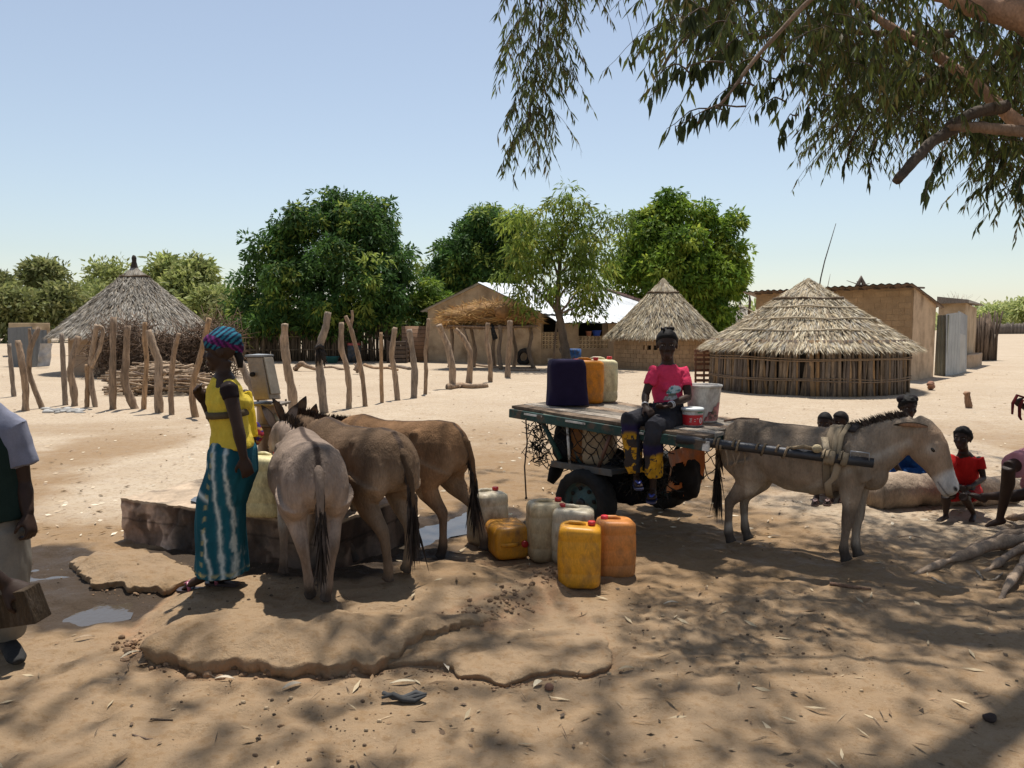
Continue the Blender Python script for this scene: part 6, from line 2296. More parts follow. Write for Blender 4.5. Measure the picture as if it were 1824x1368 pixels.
twig([(1478, 1042), (1515, 1048), (1552, 1052)], .012, 'thick reddish twig lying in front of the donkey hooves', (.20, .12, .08))
twig([(268, 1283), (290, 1284), (308, 1284)], .005, 'short straight dark twig lying in the lower left', (.10, .07, .05))
twig([(236, 1310), (262, 1318), (310, 1319)], .004, 'long thin curved twig in the lower left corner', (.16, .11, .08))
twig([(1740, 1018), (1752, 1034), (1772, 1034), (1786, 1022)], .008, 'pale curved twig lying between the tree roots', (.45, .38, .3))
twig([(1660, 1030), (1672, 1037), (1685, 1042)], .007, 'short pale twig beside the tree root', (.42, .34, .26))
twig([(757, 1144), (770, 1134), (784, 1122)], .007, 'short brown twig leaning on the earth ridge', (.2, .14, .1))
# log the children sit on
LB = [at(1556, 880, 7.05), at(1610, 868, 7.1), at(1680, 862, 7.15), at(1740, 872, 7.2), at(1800, 895, 7.3)]
b = MB()
for p, z in zip(LB, (.15, .16, .15, .13, .11)):
    p[2] = z
limb(b, LB, .17, .13, (.30, .225, .16), n=18, knob=.06, seed=33)
b.solo('fallen_log', M['bark'], 'thick fallen trunk on the right that the children sit on', 'log')
# ------------------------------------------------------------------ donkeys
def donkey(label, loc, head_dir, hooves, neck, headv, S=1.0, coat=(.25, .20, .165), belly=(.47, .41, .35), legc=(.24, .19, .155), fat=1.0, tail_sway=0, ears='back', seed=0, mane_col=(.06, .042, .032), stripe=.5,
           leg_tone=None, ground=None, roll=0):
    """local frame: x forward, y left, z up; heights for a donkey about 0.95 m at the withers"""
    h = nrm(V3(head_dir[0], head_dir[1], 0))
    l = V3(-h[1], h[0], 0)
    A = np.array([h, l, (0, 0, 1.0)])
    loc = np.asarray(loc, float)
    W = lambda p: loc + (np.asarray(p, float) * S) @ A
    inv = lambda P: ((P - loc) @ A.T) / S
    t = thing('donkey', label, 'donkey', loc, 'donkeys')
    b = MB()
    sec = [(-.60, .755, .04, .07), (-.575, .745, .095, .13), (-.50, .735, .165, .19), (-.38, .725, .198, .215), (-.24, .70, .212 * fat, .225), (-.08, .668, .232 * fat, .245 * fat ** .5), (.08, .66, .235 * fat, .250 * fat ** .5),
           (.22, .69, .205, .235), (.34, .715, .172, .225), (.44, .735, .14, .19), (.52, .745, .085, .13), (.55, .75, .03, .06)]
    P = np.array([W((x, 0, z)) for x, z, _, _ in sec])
    P = P + V3(0, 0, .028 * S)
    r = np.array([(ry * .95, rz * .93) for _, _, ry, rz in sec]) * S
    b.tube(P, r, 24, side=l)
    # withers and spine ridge, haunches, shoulders, chest
    b.tube([W((-.5, 0, .90)), W((-.2, 0, .895)), (W((.1, 0, .885))), W((.30, 0, .915)), W((.40, 0, .90))], np.array([.045, .04, .04, .045, .04]) * S, 10)
    for s in (-1, 1):
        b.ball(W((-.40, s * .105, .70)), np.array([.17, .085, .19]) * S, 16, 10, ax=A)
        b.ball(W((.33, s * .10, .66)), np.array([.11, .07, .17]) * S, 14, 9, ax=A)
    b.ball(W((.45, 0, .64)), np.array([.10, .10, .12]) * S, 14, 9, ax=A)
    for s in (-1, 1):
        b.ball(W((-.27, s * .135, .855)), np.array([.05, .035, .035]) * S, 10, 7, ax=A)      # point of the hip
        b.ball(W((-.53, s * .075, .78)), np.array([.05, .04, .05]) * S, 10, 7, ax=A)         # pin bone
        b.tube([W((.30, s * .13, .84)), W((.38, s * .135, .72)), W((.43, s * .115, .60))], np.array([.04, .05, .045]) * S, 10)   # shoulder blade
    # neck
    nk = np.array([W(p) for p in neck])
    b.tube(nk, np.array([(.105, .205), (.085, .165), (.066, .125), (.056, .085)])[:len(neck)] * S, 18, side=l)
    # head along headv from the poll
    hv = nrm(np.asarray(headv, float))
    poll = np.asarray(neck[-1], float)
    up = nrm(np.cross(np.cross(hv, V3(0, 0, 1)) if abs(hv[2]) < .98 else V3(0, -1, 0), hv))
    if up[2] < 0 and abs(hv[2]) < .8:
        up = -up
    side = np.cross(up, hv)
    hd = lambda a, u, s=0.0: W(poll + hv * a + up * u + side * s)
    sw = side @ A
    HP = [hd(-.05, .0), hd(.0, .005), hd(.08, -.005), hd(.17, -.01), (hd(.27, -.012)), hd(.36, -.022), hd(.42, -.03), hd(.455, -.035), hd(.475, -.036)]
    b.tube(HP, np.array([(.05, .06), (.07, .092), (.085, .122), (.083, .118), (.066, .086), (.055, .066), (.058, .064), (.05, .052), (.02, .025)]) * S, 18, side=sw)
    for s in (-1, 1):
        b.ball(hd(.15, .045, s * .062), np.array([.04, .025, .022]) * S, 10, 7, ax=np.array([hv @ A, up @ A, sw]))    # brow
        b.ball(hd(.10, -.06, s * .045), np.array([.07, .05, .03]) * S, 10, 7, ax=np.array([hv @ A, up @ A, sw]))      # jowl
        b.ball(hd(.44, .0, s * .032), np.array([.025, .022, .02]) * S, 9, 6, ax=np.array([hv @ A, up @ A, sw]))       # nostril rim
    b.ball(hd(.44, -.07), np.array([.035, .022, .035]) * S, 9, 6, ax=np.array([hv @ A, up @ A, sw]))                  # lower lip
    # legs
    dflt = {'fl': [(.34, .105, .66, .10), (.35, .115, .50, .066), (.36, .11, .41, .046), (.36, .11, .31, .040), (.358, .11, .25, .030), (.357, .11, .17, .0255), (.36, .11, .105, .033), (.375, .11, .06, .030), (.39, .11, .03, .043)],
            'hl': [(-.38, .11, .66, .16), (-.33, .125, .55, .125), (-.36, .125, .46, .075), (-.425, .12, .385, .049), (-.465, .118, .335, .041), (-.468, .115, .28, .031), (-.462, .113, .18, .0275), (-.455, .112, .105, .034), (-.44, .112, .06, .031), (-.425, .112, .03, .043)]}
    ft = []
    for key in ('fl', 'fr', 'hl', 'hr'):
        base = [tuple(q) for q in dflt[key[0] + 'l']]
        s = 1 if key[1] == 'l' else -1
        base = np.array([(x, y * s, z, rr) for x, y, z, rr in base])
        hx_, hy_, hz_ = inv(np.asarray(hooves[key])[None])[0]
        d0 = np.array([hx_ - base[-1, 0], hy_ - base[-1, 1]])
        wgt = 1 - (base[:, 2] - .035) / (base[0, 2] - .035)
        wgt = wgt ** 1.0
        base[:, 0] += d0[0] * wgt
        base[:, 1] += d0[1] * wgt
        base[:, 2] += hz_ * wgt
        pts = np.array([W(q[:3]) for q in base])
        rr = base[:, 3] * S
        rx = np.stack([rr * np.where(base[:, 2] > .45, .72, .92), rr * np.where(base[:, 2] > .45, 1.12, 1.08)], 1)
        b.tube(pts, rx, 14, side=l)
        ft.append((base[-1], key))
    V, N, f = fuse(b, .0100 * S, 4, .55)
    qq = inv(V)
    dent = np.exp(-(((qq[:, 0] + .21) / .07) ** 2 + ((qq[:, 2] - .76) / .08) ** 2)) * .022 + np.exp(-(((qq[:, 0] - .25) / .04) ** 2 + ((qq[:, 2] - .66) / .16) ** 2)) * .012
    ribs = np.sin(qq[:, 0] * 75) * np.exp(-(((qq[:, 0] - .05) / .16) ** 2 + ((qq[:, 2] - .70) / .10) ** 2)) * .0018
    V = V - N * ((dent - ribs) * (np.abs(qq[:, 1]) > .08) * S)[:, None] + N * (fbm(V * 9, 2, seed) * .004)[:, None]
    q = inv(V)
    N_ = N @ A.T
    coat, belly, legc = V3(*coat), V3(*belly), V3(*legc)
    col = np.repeat(coat[None], len(V), 0)
    mixin = lambda c, w: col * (1 - w[:, None]) + V3(*c) * w[:, None]
    nz = fbm(q * 5, 3, seed)
    trunk = (np.abs(q[:, 0]) < .62) & (q[:, 2] > .40)
    col = mixin(belly, sstep(.56, .46, q[:, 2] + nz * .05) * (q[:, 0] > -.36) * (q[:, 0] < .34) * (q[:, 2] > .36) * .85)
    col = mixin(belly, np.exp(-((q[:, 0] + .57) / .10) ** 2) * sstep(.80, .66, q[:, 2]) * sstep(.35, .5, q[:, 2]) * .45)         # paler buttocks
    col = col * (1 - .28 * sstep(.72, .92, q[:, 2] + nz * .04) * (q[:, 0] < .35))[:, None] * (1 + .16 * sstep(.70, .55, q[:, 2]))[:, None]
    col = mixin(legc, sstep(.46, .36, q[:, 2]))
    inner = sstep(.2, .8, -N_[:, 1] * np.sign(q[:, 1])) * sstep(.62, .5, q[:, 2])
    col = mixin(belly, inner * .6)
    col = mixin((.05, .04, .034), sstep(.16, .08, q[:, 2]) * .85)
    col = mixin((.055, .048, .042), sstep(.05, .035, q[:, 2]))
    # dorsal and shoulder stripe
    col = mixin((.05, .036, .03), sstep(.022, .012, np.abs(q[:, 1])) * (N_[:, 2] > -.3) * (q[:, 2] > .62) * (q[:, 0] < .42) * stripe * 1.6 * (q[:, 0] < .3))
    col = mixin((.07, .05, .04), np.exp(-((q[:, 0] - .30) / .016) ** 2) * (q[:, 2] > .68) * stripe * .7)
    # head: pale muzzle, eye ring, darker brow
    rel = q - poll
    ah, uh, shh = rel @ hv, rel @ up, rel @ side
    onhead = sstep(.01, .06, ah) * (np.abs(shh) < .13) * (np.abs(uh) < .17)
    col = mixin(np.minimum(1, coat * V3(1.25, 1.05, .9)), onhead * .6)
    col = mixin((.52, .48, .44), sstep(.30, .36, ah + nz * .03) * (np.abs(uh) < .15) * (np.abs(shh) < .12))
    for s in (-1, 1):
        e = np.linalg.norm(np.column_stack([ah - .16, uh - .02, shh - s * .07]), axis=1)
        col = mixin((.44, .38, .32), np.exp(-(e / .035) ** 2) * .8)
        nn_ = np.linalg.norm(np.column_stack([(ah - .445) * .8, (uh - .008) * 1.2, shh - s * .045]), axis=1)
        col = mixin((.03, .025, .022), sstep(.020, .010, nn_))
    mo = np.abs(uh + .058 - .02 * (ah - .4) * 4)
    col = mixin((.10, .08, .07), sstep(.008, .003, mo) * (ah > .36) * (ah < .47) * .8)
    jaw = sstep(.02, .06, ah) * sstep(.12, .05, ah) * sstep(-.03, -.09, uh)
    col = mixin((.45, .40, .34), jaw * .6)
    col = col * (1 + .34 * nz + .16 * fbm(q * V3(22, 22, 12), 3, seed + 4))[:, None]
    o = MB()
    o.add(V, f, np.clip(col, .01, 1))
    body = o.build('body', M['coat'], t)
    # ears
    def ear(s, base, d, tipl=.20):
        base, d = np.asarray(base, float), nrm(d)
        tn = np.linspace(0, 1, 9)
        wid = np.array([.018, .028, .036, .041, .041, .037, .029, .017, .003])
        c_ = base + np.outer(tn * tipl, d)
        sv = nrm(np.cross(d, hv)) if abs(d.dot(hv)) < .9 else side
        fv = nrm(np.cross(sv, d))
        b = MB()
        ring = []
        for ci, w_ in zip(c_, wid):
            for a in np.linspace(-1.25, 1.25, 7):
                ring.append(W(ci + sv * math.sin(a) * w_ * 1.05 + fv * (1 - math.cos(a)) * w_ * -.75))
        ring = np.array(ring)
        i = (np.arange(8)[:, None] * 7 + np.arange(6)[None]).ravel()
        qd = np.stack([i, i + 1, i + 8, i + 7], 1)
        inn = ring + (W(fv * .006) - W((0, 0, 0)))
        cl = np.repeat(np.array([coat * .9] * 7 + [V3(.07, .05, .04)] * 2), 7, 0)
        ci_ = np.repeat(np.array([V3(.36, .22, .15)] * 7 + [V3(.06, .05, .04)] * 2), 7, 0)
        edge = np.zeros((9, 7, 1)); edge[:, 0] = edge[:, 6] = 1
        cl = np.where(edge.reshape(-1, 1) > 0, V3(.05, .04, .035), cl)
        b.add(np.vstack([ring, inn]), np.vstack([qd, qd[:, ::-1] + 63]), np.vstack([cl, ci_]))
        b.build('ear', M['coat'], t)
    for s in (-1, 1):
        eb = poll + hv * .03 + up * .06 + side * s * .045
        if ears == 'back':
            d = V3(-1.0, 0, .06) + side * s * .35
        elif ears == 'side':
            d = up * .5 + side * s * .75 + V3(0, 0, .3)
        else:
            d = V3(-.1, 0, 1.) + side * s * .45
        ear(s, eb, d)
    # eyes
    for s in (-1, 1):
        b = MB()
        b.ball(hd(.165, .022, s * .066), np.array([.026, .018, .015]) * S, 12, 8, ax=np.array([hv @ A, up @ A, sw]), col=(.012, .009, .008))
        b.build('eye', M['eye'], t)
    # mane: upright bristles along the crest
    b = MB()
    n = 520
    u = rng.uniform(.10, 1.0, n)
    tk = np.linspace(0, 1, len(neck))
    nka = np.asarray(neck, float)
    C_ = np.column_stack([np.interp(u, tk, nka[:, k]) for k in range(3)])
    rzv = np.interp(u, tk, np.array([.205, .165, .125, .085])[:len(neck)])
    tn = nrm(nka[-1] - nka[0])
    cu = nrm(np.cross(np.cross(tn, V3(0, 0, 1)), tn))
    if cu[2] < 0:
        cu = -cu
    B0 = C_ + cu * (rzv - .02)[:, None] + np.outer(rng.normal(0, .012, n), V3(0, 1, 0))
    D = nrm(cu + rng.normal(0, .16, (n, 3)) - tn * .15)
    Sv = nrm(np.cross(D, rng.normal(0, 1, (n, 3))))
    L_ = rng.uniform(.05, .085, n) if mane_col[0] > .055 else rng.uniform(.04, .07, n)
    mc = np.where((rng.uniform(0, 1, n) < .12)[:, None], coat * .5, V3(*mane_col))
    wp = np.array([W(p) for p in B0])
    b.leaves(wp, D @ A, Sv @ A, L_ * S, .012 * S, mc, mid=.25)
    b.build('mane', M['hair'], t, smooth=False)
    # tail: dock and tuft
    b = MB()
    sw_ = tail_sway
    tp = [W((-.53, 0, .845)), W((-.595, sw_ * .15, .80)), W((-.625, sw_ * .45, .68)), W((-.63, sw_ * .75, .55)), W((-.63, sw_, .44))]
    b.tube(tp, np.array([.030, .029, .023, .018, .012]) * S, 10, coat * .62)
    td = b.build('tail', M['coat'], t)
    b = MB()
    n = 240
    u = rng.uniform(.35, 1, n)
    tpa = np.array(tp)
    tk = np.linspace(0, 1, 5)
    B0 = np.column_stack([np.interp(u, tk, tpa[:, k]) for k in range(3)]) + rng.normal(0, .008, (n, 3))
    D = nrm(V3(0, 0, -1) + rng.normal(0, .10, (n, 3)) + (tpa[-1] - tpa[-2]) * .8)
    Sv = nrm(np.cross(D, rng.normal(0, 1, (n, 3))))
    L_ = .10 + .26 * sstep(.4, 1, u) * rng.uniform(.6, 1, n)
    b.leaves(B0, D, Sv, L_ * S, .016 * S, V3(.028, .021, .017) * rng.uniform(.6, 2.2, (n, 1)), mid=.35)
    b.build('tuft', M['hair'], td, smooth=False)
    return t, W, A

# -- harnessed donkey on the right
H = {'hr': onG(1303, 973), 'hl': onG(1334, 968), 'fr': onG(1508, 1006), 'fl': onG(1530, 999)}
mid = (H['hr'] + H['hl'] + H['fr'] + H['fl']) / 4
hdir = (H['fr'] + H['fl'] - H['hr'] - H['hl']) / 2
hdir = nrm(hdir * V3(1, 1, 0))
locD = V3(mid[0], mid[1], mid[2]) + hdir * .05
DW = donkey('grey brown harnessed donkey standing between the cart shafts with its head low', locD, hdir, H,
       [(.36, 0, .75), (.49, 0, .83), (.61, .0, .915), (.705, 0, .975)], V3(.53, .0, -.85), S=1.03, coat=(.27, .205, .148), belly=(.36, .30, .235), legc=(.17, .128, .095), fat=1.08, tail_sway=.0, ears='back', seed=3, stripe=.3)
t_, Wd, Ad = DW
# harness
hs = thing('harness', 'pale webbing harness strapped round the donkey and tied to the cart shaft', 'harness', locD)
def band(x, ry, rz_, zc, w, col, nm, a0=0, a1=360, dx=0):
    b = MB()
    th = np.linspace(R(a0), R(a1), 40)
    c_ = [Wd((x + dx * math.cos(a), ry * math.sin(a), zc + rz_ * math.cos(a))) for a in th]
    b.tube(c_, [(w / 2, .006)] * 40, 8, col, side=Ad[0])
    return b.build(nm, M['cloth'], hs)
band(.205, .222, .252, .695, .055, (.20, .155, .105), 'girth_strap')
band(.235, .216, .248, .70, .045, (.25, .195, .13), 'back_pad_strap', -100, 100, .01)
b = MB()
for s in (-1, 1):
    b.tube([Wd((.30, s * .05, .965)), Wd((.28, s * .15, .90)), Wd((.27, s * .2, .78)), Wd((.25, s * .235, .68))], [(.018, .005)] * 4, 8, (.23, .18, .12), side=Ad[0])
b.tube([Wd((.33, -.10, .93)), Wd((.345, 0, .965)), Wd((.33, .10, .93))], [(.03, .012)] * 3, 8, (.05, .042, .04), side=Ad[0])
b.build('collar_strap', M['cloth'], hs)
b = MB()
for k, tt in enumerate((.70, .725, .80)):
    q = sh0 + (sh1 - sh0) * tt
    th = np.linspace(0, 6.283 * 1.5, 24)
    P = q + np.outer(np.linspace(0, .05, 24), sdv) + np.outer(np.cos(th) * .043, s2) + np.outer(np.sin(th) * .043, s3)
    b.tube(P, [(.022, .006)] * 24, 6, V3(.27, .21, .14) * (1 - .1 * k))
q = sh0 + (sh1 - sh0) * .73
b.tube([q + CZ * .03, q + CZ * .12 + V3(.02, .1, .0), Wd((.21, -.22, .80))], [(.026, .006)] * 3, 8, (.36, .29, .20))
q = sh0 + (sh1 - sh0) * .80
b.tube([q - CZ * .02, q - CZ * .14 + V3(0, .06, 0), Wd((.22, -.225, .58)), Wd((.22, -.18, .49))], [(.026, .006)] * 4, 8, (.34, .27, .19))
b.build('shaft_tie', M['cloth'], hs)

def dk(label, hind, front, neck, headv, S, **kw):
    H = {'hl': onG(*hind[0]), 'hr': onG(*hind[1]), 'fl': onG(*front[0]), 'fr': onG(*front[1])}
    hm, fm = (H['hl'] + H['hr']) / 2, (H['fl'] + H['fr']) / 2
    hdv = kw.pop('hdir', None)
    hdv = nrm((fm - hm) * V3(1, 1, 0)) if hdv is None else nrm(V3(*hdv, 0))
    loc = kw.pop('loc', None)
    if loc is None:
        loc = hm + hdv * (.43 + kw.pop('shift', 0)) * S
        loc[2] = (hm[2] + fm[2]) / 2
    return donkey(label, loc, hdv, H, neck, headv, S, **kw)
dk('fat grey donkey seen from behind with a dark stripe down its back', [(553, 1068), (580, 1076)], [(505, 1028), (545, 1010)],
   [(.36, .0, .72), (.54, .03, .80), (.72, .06, .84), (.84, .08, .86)], V3(.55, .05, -.83), 1.0, coat=(.30, .225, .175), belly=(.48, .36, .28), legc=(.25, .175, .125), fat=1.06, ears='up', seed=11, stripe=.62, hdir=(-.36, .93))
dk('dark grey brown donkey in the middle of the three at the pump', [(690, 1042), (722, 1024)], [(630, 1004), (655, 988)],
   [(.36, 0, .72), (.54, 0, .79), (.70, .0, .83), (.82, 0, .85)], V3(.6, .0, -.8), 1.06, coat=(.155, .100, .062), belly=(.36, .26, .175), legc=(.17, .115, .075), fat=.92, shift=.07, ears='up', seed=23, stripe=.5, hdir=(-.66, .75), tail_sway=-.04, mane_col=(.05, .03, .02))
dk('reddish brown donkey standing farthest back at the pump', [(783, 1000), (862, 985)], [(655, 958), (640, 948)],
   [(.36, 0, .70), (.54, 0, .74), (.70, .0, .78), (.82, 0, .80)], V3(.6, .0, -.8), 1.05, coat=(.25, .14, .072), belly=(.34, .235, .15), legc=(.19, .12, .075), fat=.93, shift=.13, ears='up', seed=31, stripe=.45, hdir=(-.88, .47), tail_sway=-.06, mane_col=(.05, .03, .02))
# ------------------------------------------------------------------ people
SKIN = V3(.038, .0205, .0135)
def human(label, base, J, s=1.0, g='f', skin=SKIN, group=None, look=None, hs=1.0, leg=1.0, fingers=True, curl=(.6, .6), palm=None, bust=0, voxel=.0075, feet=True):
    """J: joint positions in the world.  returns (thing, dict of helper vectors)"""
    t = thing('person', label, 'person', base, group)
    J = {k: np.asarray(v, float) for k, v in J.items()}
    b = MB()
    pel, che, nek, hed = J['pelvis'], J['chest'], J['neck'], J['head']
    sx = nrm(J['sL'] - J['sR'])                # person's left
    hx_ = nrm(J['hL'] - J['hR'])
    wa = pel * .55 + che * .45
    for c_, (a, d_), sd__ in ((0, (0, 0), 0),):
        pass
    P = [pel - nrm(wa - pel) * .07 * s, pel, (pel + wa) / 2, wa, (wa + che) / 2, che, che * .5 + nek * .5, nek * .85 + che * .15, nek]
    rr = np.array([(.11, .085), (.155, .105), (.145, .10), (.118, .085), (.128, .09), (.140, .098), (.135, .085), (.085, .062), (.045, .045)]) * s
    if g == 'm':
        rr = rr * np.array([[1, 1], [.98, 1], [1.0, 1.05], [1.12, 1.15], [1.15, 1.12], [1.18, 1.1], [1.2, 1.08], [1.1, 1.05], [1.15, 1.15]])
    b.tube(P, rr, 20, side=sx)
    fwd = nrm(np.cross(sx, nrm(nek - pel)))
    if bust:
        for k in (-1, 1):
            b.ball(che + sx * k * .065 * s + fwd * .085 * s - nrm(nek - pel) * .02 * s, np.array([.05, .05, .05]) * s, 12, 8)
    # head
    lk = nrm(look if look is not None else fwd)
    up = nrm(hed - nek)
    up = nrm(up * .35 + V3(0, 0, 1) - lk * lk[2])
    up = nrm(up - lk * up.dot(lk))
    sd_ = np.cross(up, lk)
    HA = np.array([lk, sd_, up])
    s0_ = s
    s = s * hs
    hp = lambda a, c_, u: hed + (lk * a + sd_ * c_ + up * u) * s0_ * hs
    b.tube([nek - up * .03 * s, nek + up * .02 * s, hp(-.015, 0, -.06)], np.array([.052, .046, .05]) * s, 14)
    b.ball(hp(-.012, 0, .025), np.array([.092, .073, .088]) * s, 20, 14, ax=HA)
    b.ball(hp(.022, 0, -.038), np.array([.066, .058, .075]) * s, 16, 12, ax=HA)
    b.ball(hp(.062, 0, -.098), np.array([.024, .028, .02]) * s, 10, 8, ax=HA)
    b.tube([hp(.078, 0, .012), hp(.093, 0, -.018), hp(.100, 0, -.036)], np.array([(.010, .010), (.013, .013), (.019, .015)]) * s, 10, side=sd_)
    for u_, rl in ((-.062, .011), (-.076, .012)):
        b.ball(hp(.082, 0, u_), np.array([.014, .026, rl]) * s, 10, 7, ax=HA)
    for k in (-1, 1):
        b.ball(hp(.070, .032 * k, .022), np.array([.018, .026, .009]) * s, 10, 7, ax=HA)
        b.ball(hp(.055, .044 * k, -.028), np.array([.026, .02, .024]) * s, 10, 7, ax=HA)
        b.ball(hp(-.015, .076 * k, -.008), np.array([.020, .009, .032]) * s, 10, 8, ax=HA)
    s = s0_
    # arms and hands
    for K, cr in (('L', curl[0]), ('R', curl[1])):
        sh_, el, wr = J['s' + K], J['e' + K], J['w' + K]
        m_ = 1.18 if g == 'm' else 1
        b.ball(sh_ - V3(0, 0, .004), np.array([.046, .046, .046]) * s * m_, 12, 8)
        b.tube([che * .25 + sh_ * .75 + V3(0, 0, -.004 * s), sh_, sh_ * .6 + el * .4, el * .92 + sh_ * .08, el], np.array([.052, .050, .043, .036, .036]) * s * m_, 12)
        b.tube([el, el * .72 + wr * .28, el * .3 + wr * .7, wr], np.array([.036, .038, .029, .024]) * s * m_, 12)
        hd_ = nrm(J['g' + K] - wr)
        pn = J.get('p' + K)
        pn = nrm(pn) if pn is not None else nrm(-sx if K == 'L' else sx)
        pn = nrm(pn - hd_ * pn.dot(hd_))
        wd = np.cross(hd_, pn) * (1 if K == 'L' else -1)     # towards the thumb side
        hs_ = s * (1.08 if g == 'm' else .96)
        b.tube([wr, wr + hd_ * .03 * hs_, wr + hd_ * .07 * hs_, wr + hd_ * .092 * hs_], np.array([(.026, .019), (.037, .017), (.042, .016), (.036, .012)]) * hs_, 12, side=wd)
        if fingers:
            for fi, (off, L_, ang) in enumerate(((.031, .068, .05), (.010, .078, .0), (-.011, .073, -.04), (-.031, .058, -.10))):
                p0 = wr + (hd_ * .085 + wd * off) * hs_
                d0 = nrm(hd_ + wd * ang)
                c1 = cr * (1 + .12 * (fi - 1))
                pts = [p0 - d0 * .02 * hs_, p0]
                a_ = 0
                for sg, fr_ in ((.45, .45), (.30, .95), (.25, .8)):
                    a_ += c1 * fr_ * 1.1
                    dd = d0 * math.cos(a_) + pn * math.sin(a_)
                    pts.append(pts[-1] + dd * L_ * sg * hs_)
                b.tube(pts, np.array([.0100, .0095, .0088, .0082, .0066]) * hs_, 8)
            p0 = wr + (hd_ * .025 + wd * .030 + pn * .006) * hs_
            d1 = nrm(hd_ * .70 + wd * .62 + pn * .25)
            d2 = nrm(hd_ * .85 + wd * (.25 - .3 * cr) + pn * (.2 + .5 * cr))
            b.tube([p0 - d1 * .01, p0 + d1 * .028 * hs_, p0 + d1 * .050 * hs_, p0 + (d1 * .050 + d2 * .030) * hs_], np.array([.014, .0125, .011, .008]) * hs_, 8)
    # legs and feet
    for K in 'LR':
        hp_, kn, an = J['h' + K], J['k' + K], J['a' + K]
        b.tube([hp_ + nrm(hp_ - kn) * .03 * s, hp_ * .75 + kn * .25, hp_ * .35 + kn * .65, kn], np.array([.088, .082, .064, .052]) * s * np.array([leg, leg, leg, 1]), 14)
        bk_ = nrm(an - kn)
        cal = nrm(V3(0, 0, 0) + (J['t' + K] - an) * -1) if np.linalg.norm(J['t' + K] - an) > 0 else -fwd
        cal = nrm(cal - bk_ * cal.dot(bk_))
        b.tube([kn, kn * .7 + an * .3 + cal * .018 * s, kn * .4 + an * .6 + cal * .01 * s, an * .92 + kn * .08, an], np.array([.050, .054, .042, .030, .031]) * s, 13)
        if feet:
            to = J['t' + K]
            fd = nrm(to - an - V3(0, 0, (to - an)[2] * .0))
            fl = nrm(np.cross(V3(0, 0, 1), fd))
            fl = fl if np.linalg.norm(fl) > .1 else V3(1, 0, 0)
            hl_ = an - fd * .035 * s - V3(0, 0, .028 * s)
            b.tube([hl_ - fd * .015 * s, hl_, an * .5 + to * .5 - V3(0, 0, .008 * s), to * .88 + an * .12, to], np.array([(.018, .018), (.030, .030), (.036, .028), (.041, .017), (.025, .010)]) * s, 12, side=fl)
            for q_ in (-1.5, -.75, 0, .75, 1.5):
                p_ = to * .92 + an * .08 + fl * q_ * .018 * s
                b.tube([p_, p_ + fd * .02 * s, p_ + fd * (.038 - abs(q_ + .5) * .006) * s], np.array([.010, .010, .007]) * s, 7)
    V, N, f = fuse(b, voxel, 3, .5)
    col = skin * (1 + .12 * fbm(V * 9, 2, 5))[:, None]
    s = s * hs
    rel = (V - hed) / s
    lip = np.exp(-(((rel @ up) + .069) / .013) ** 2 - ((rel @ sd_) / .026) ** 2) * ((rel @ lk) > .06)
    col = col * (1 - lip[:, None] * .3) + V3(.075, .03, .026) * lip[:, None] * .5
    o = MB()
    o.add(V, f, np.clip(col, .004, 1))
    o.build('body', M['skin'], t)
    for k in (-1, 1):
        e = MB()
        ec = hp(.069, .031 * k, .004)
        e.ball(ec, np.array([.008, .0125, .0065]) * s, 12, 8, ax=HA, col=(.26, .215, .18))
        e.ball(ec + lk * .0035 * s, np.array([.0065, .0062, .0062]) * s, 10, 7, ax=HA, col=(.01, .007, .006))
        e.build('eye', M['eye'], t)
    return t, dict(lk=lk, sd=sd_, up=up, hp=hp, HA=HA, fwd=fwd, sx=sx)

def haircap(t, H, hed, s, thick=.012, front=.055, low=-.03, rough=.004, col=(.012, .010, .009), tufts=0):
    lk, sd_, up = H['lk'], H['sd'], H['up']
    b = MB()
    b.ball(hed + (lk * -.012 + up * .025) * s, np.array([.092, .073, .088]) * s + thick, 44, 30, ax=H['HA'])
    V = b.V[0]
    rel = (V - hed) / s
    a, u = rel @ lk, rel @ up
    # below the hairline: draw in under the skin
    line = np.where(a > 0, .045 + a * .45, low + .02)
    inside = sstep(.0, .03, line - u)
    cen = hed + (lk * -.012 + up * .02) * s
    V2 = cen + (V - cen) * (1 - .22 * inside)[:, None]
    V2 = V2 + nrm(V2 - cen) * (fbm(V2 * 60, 2, 9) * rough)[:, None]
    b.V[0] = V2
    b.C[0][:] = col
    for k in range(tufts):
        d = nrm(V3(rng.normal(0, .6), rng.normal(0, .6), 1))
        p = cen + (up * .085 + sd_ * d[0] * .05 + lk * d[1] * .05) * s
        dd = nrm(up + (sd_ * d[0] + lk * d[1]) * .9)
        b.tube([p, p + dd * .022 * s, p + dd * .034 * s], np.array([.012, .010, .005]) * s, 7, col)
    return b.build('hair', M['hair'], t)

def garment(mb, t, nm, colf, voxel=.009, fold=.010, fs=9, seed=0, stretch=(1, 1, .35), m='cloth', it=3):
    return fused(mb, colf, voxel, it, fold, fs, seed, stretch).build(nm, M[m], t)

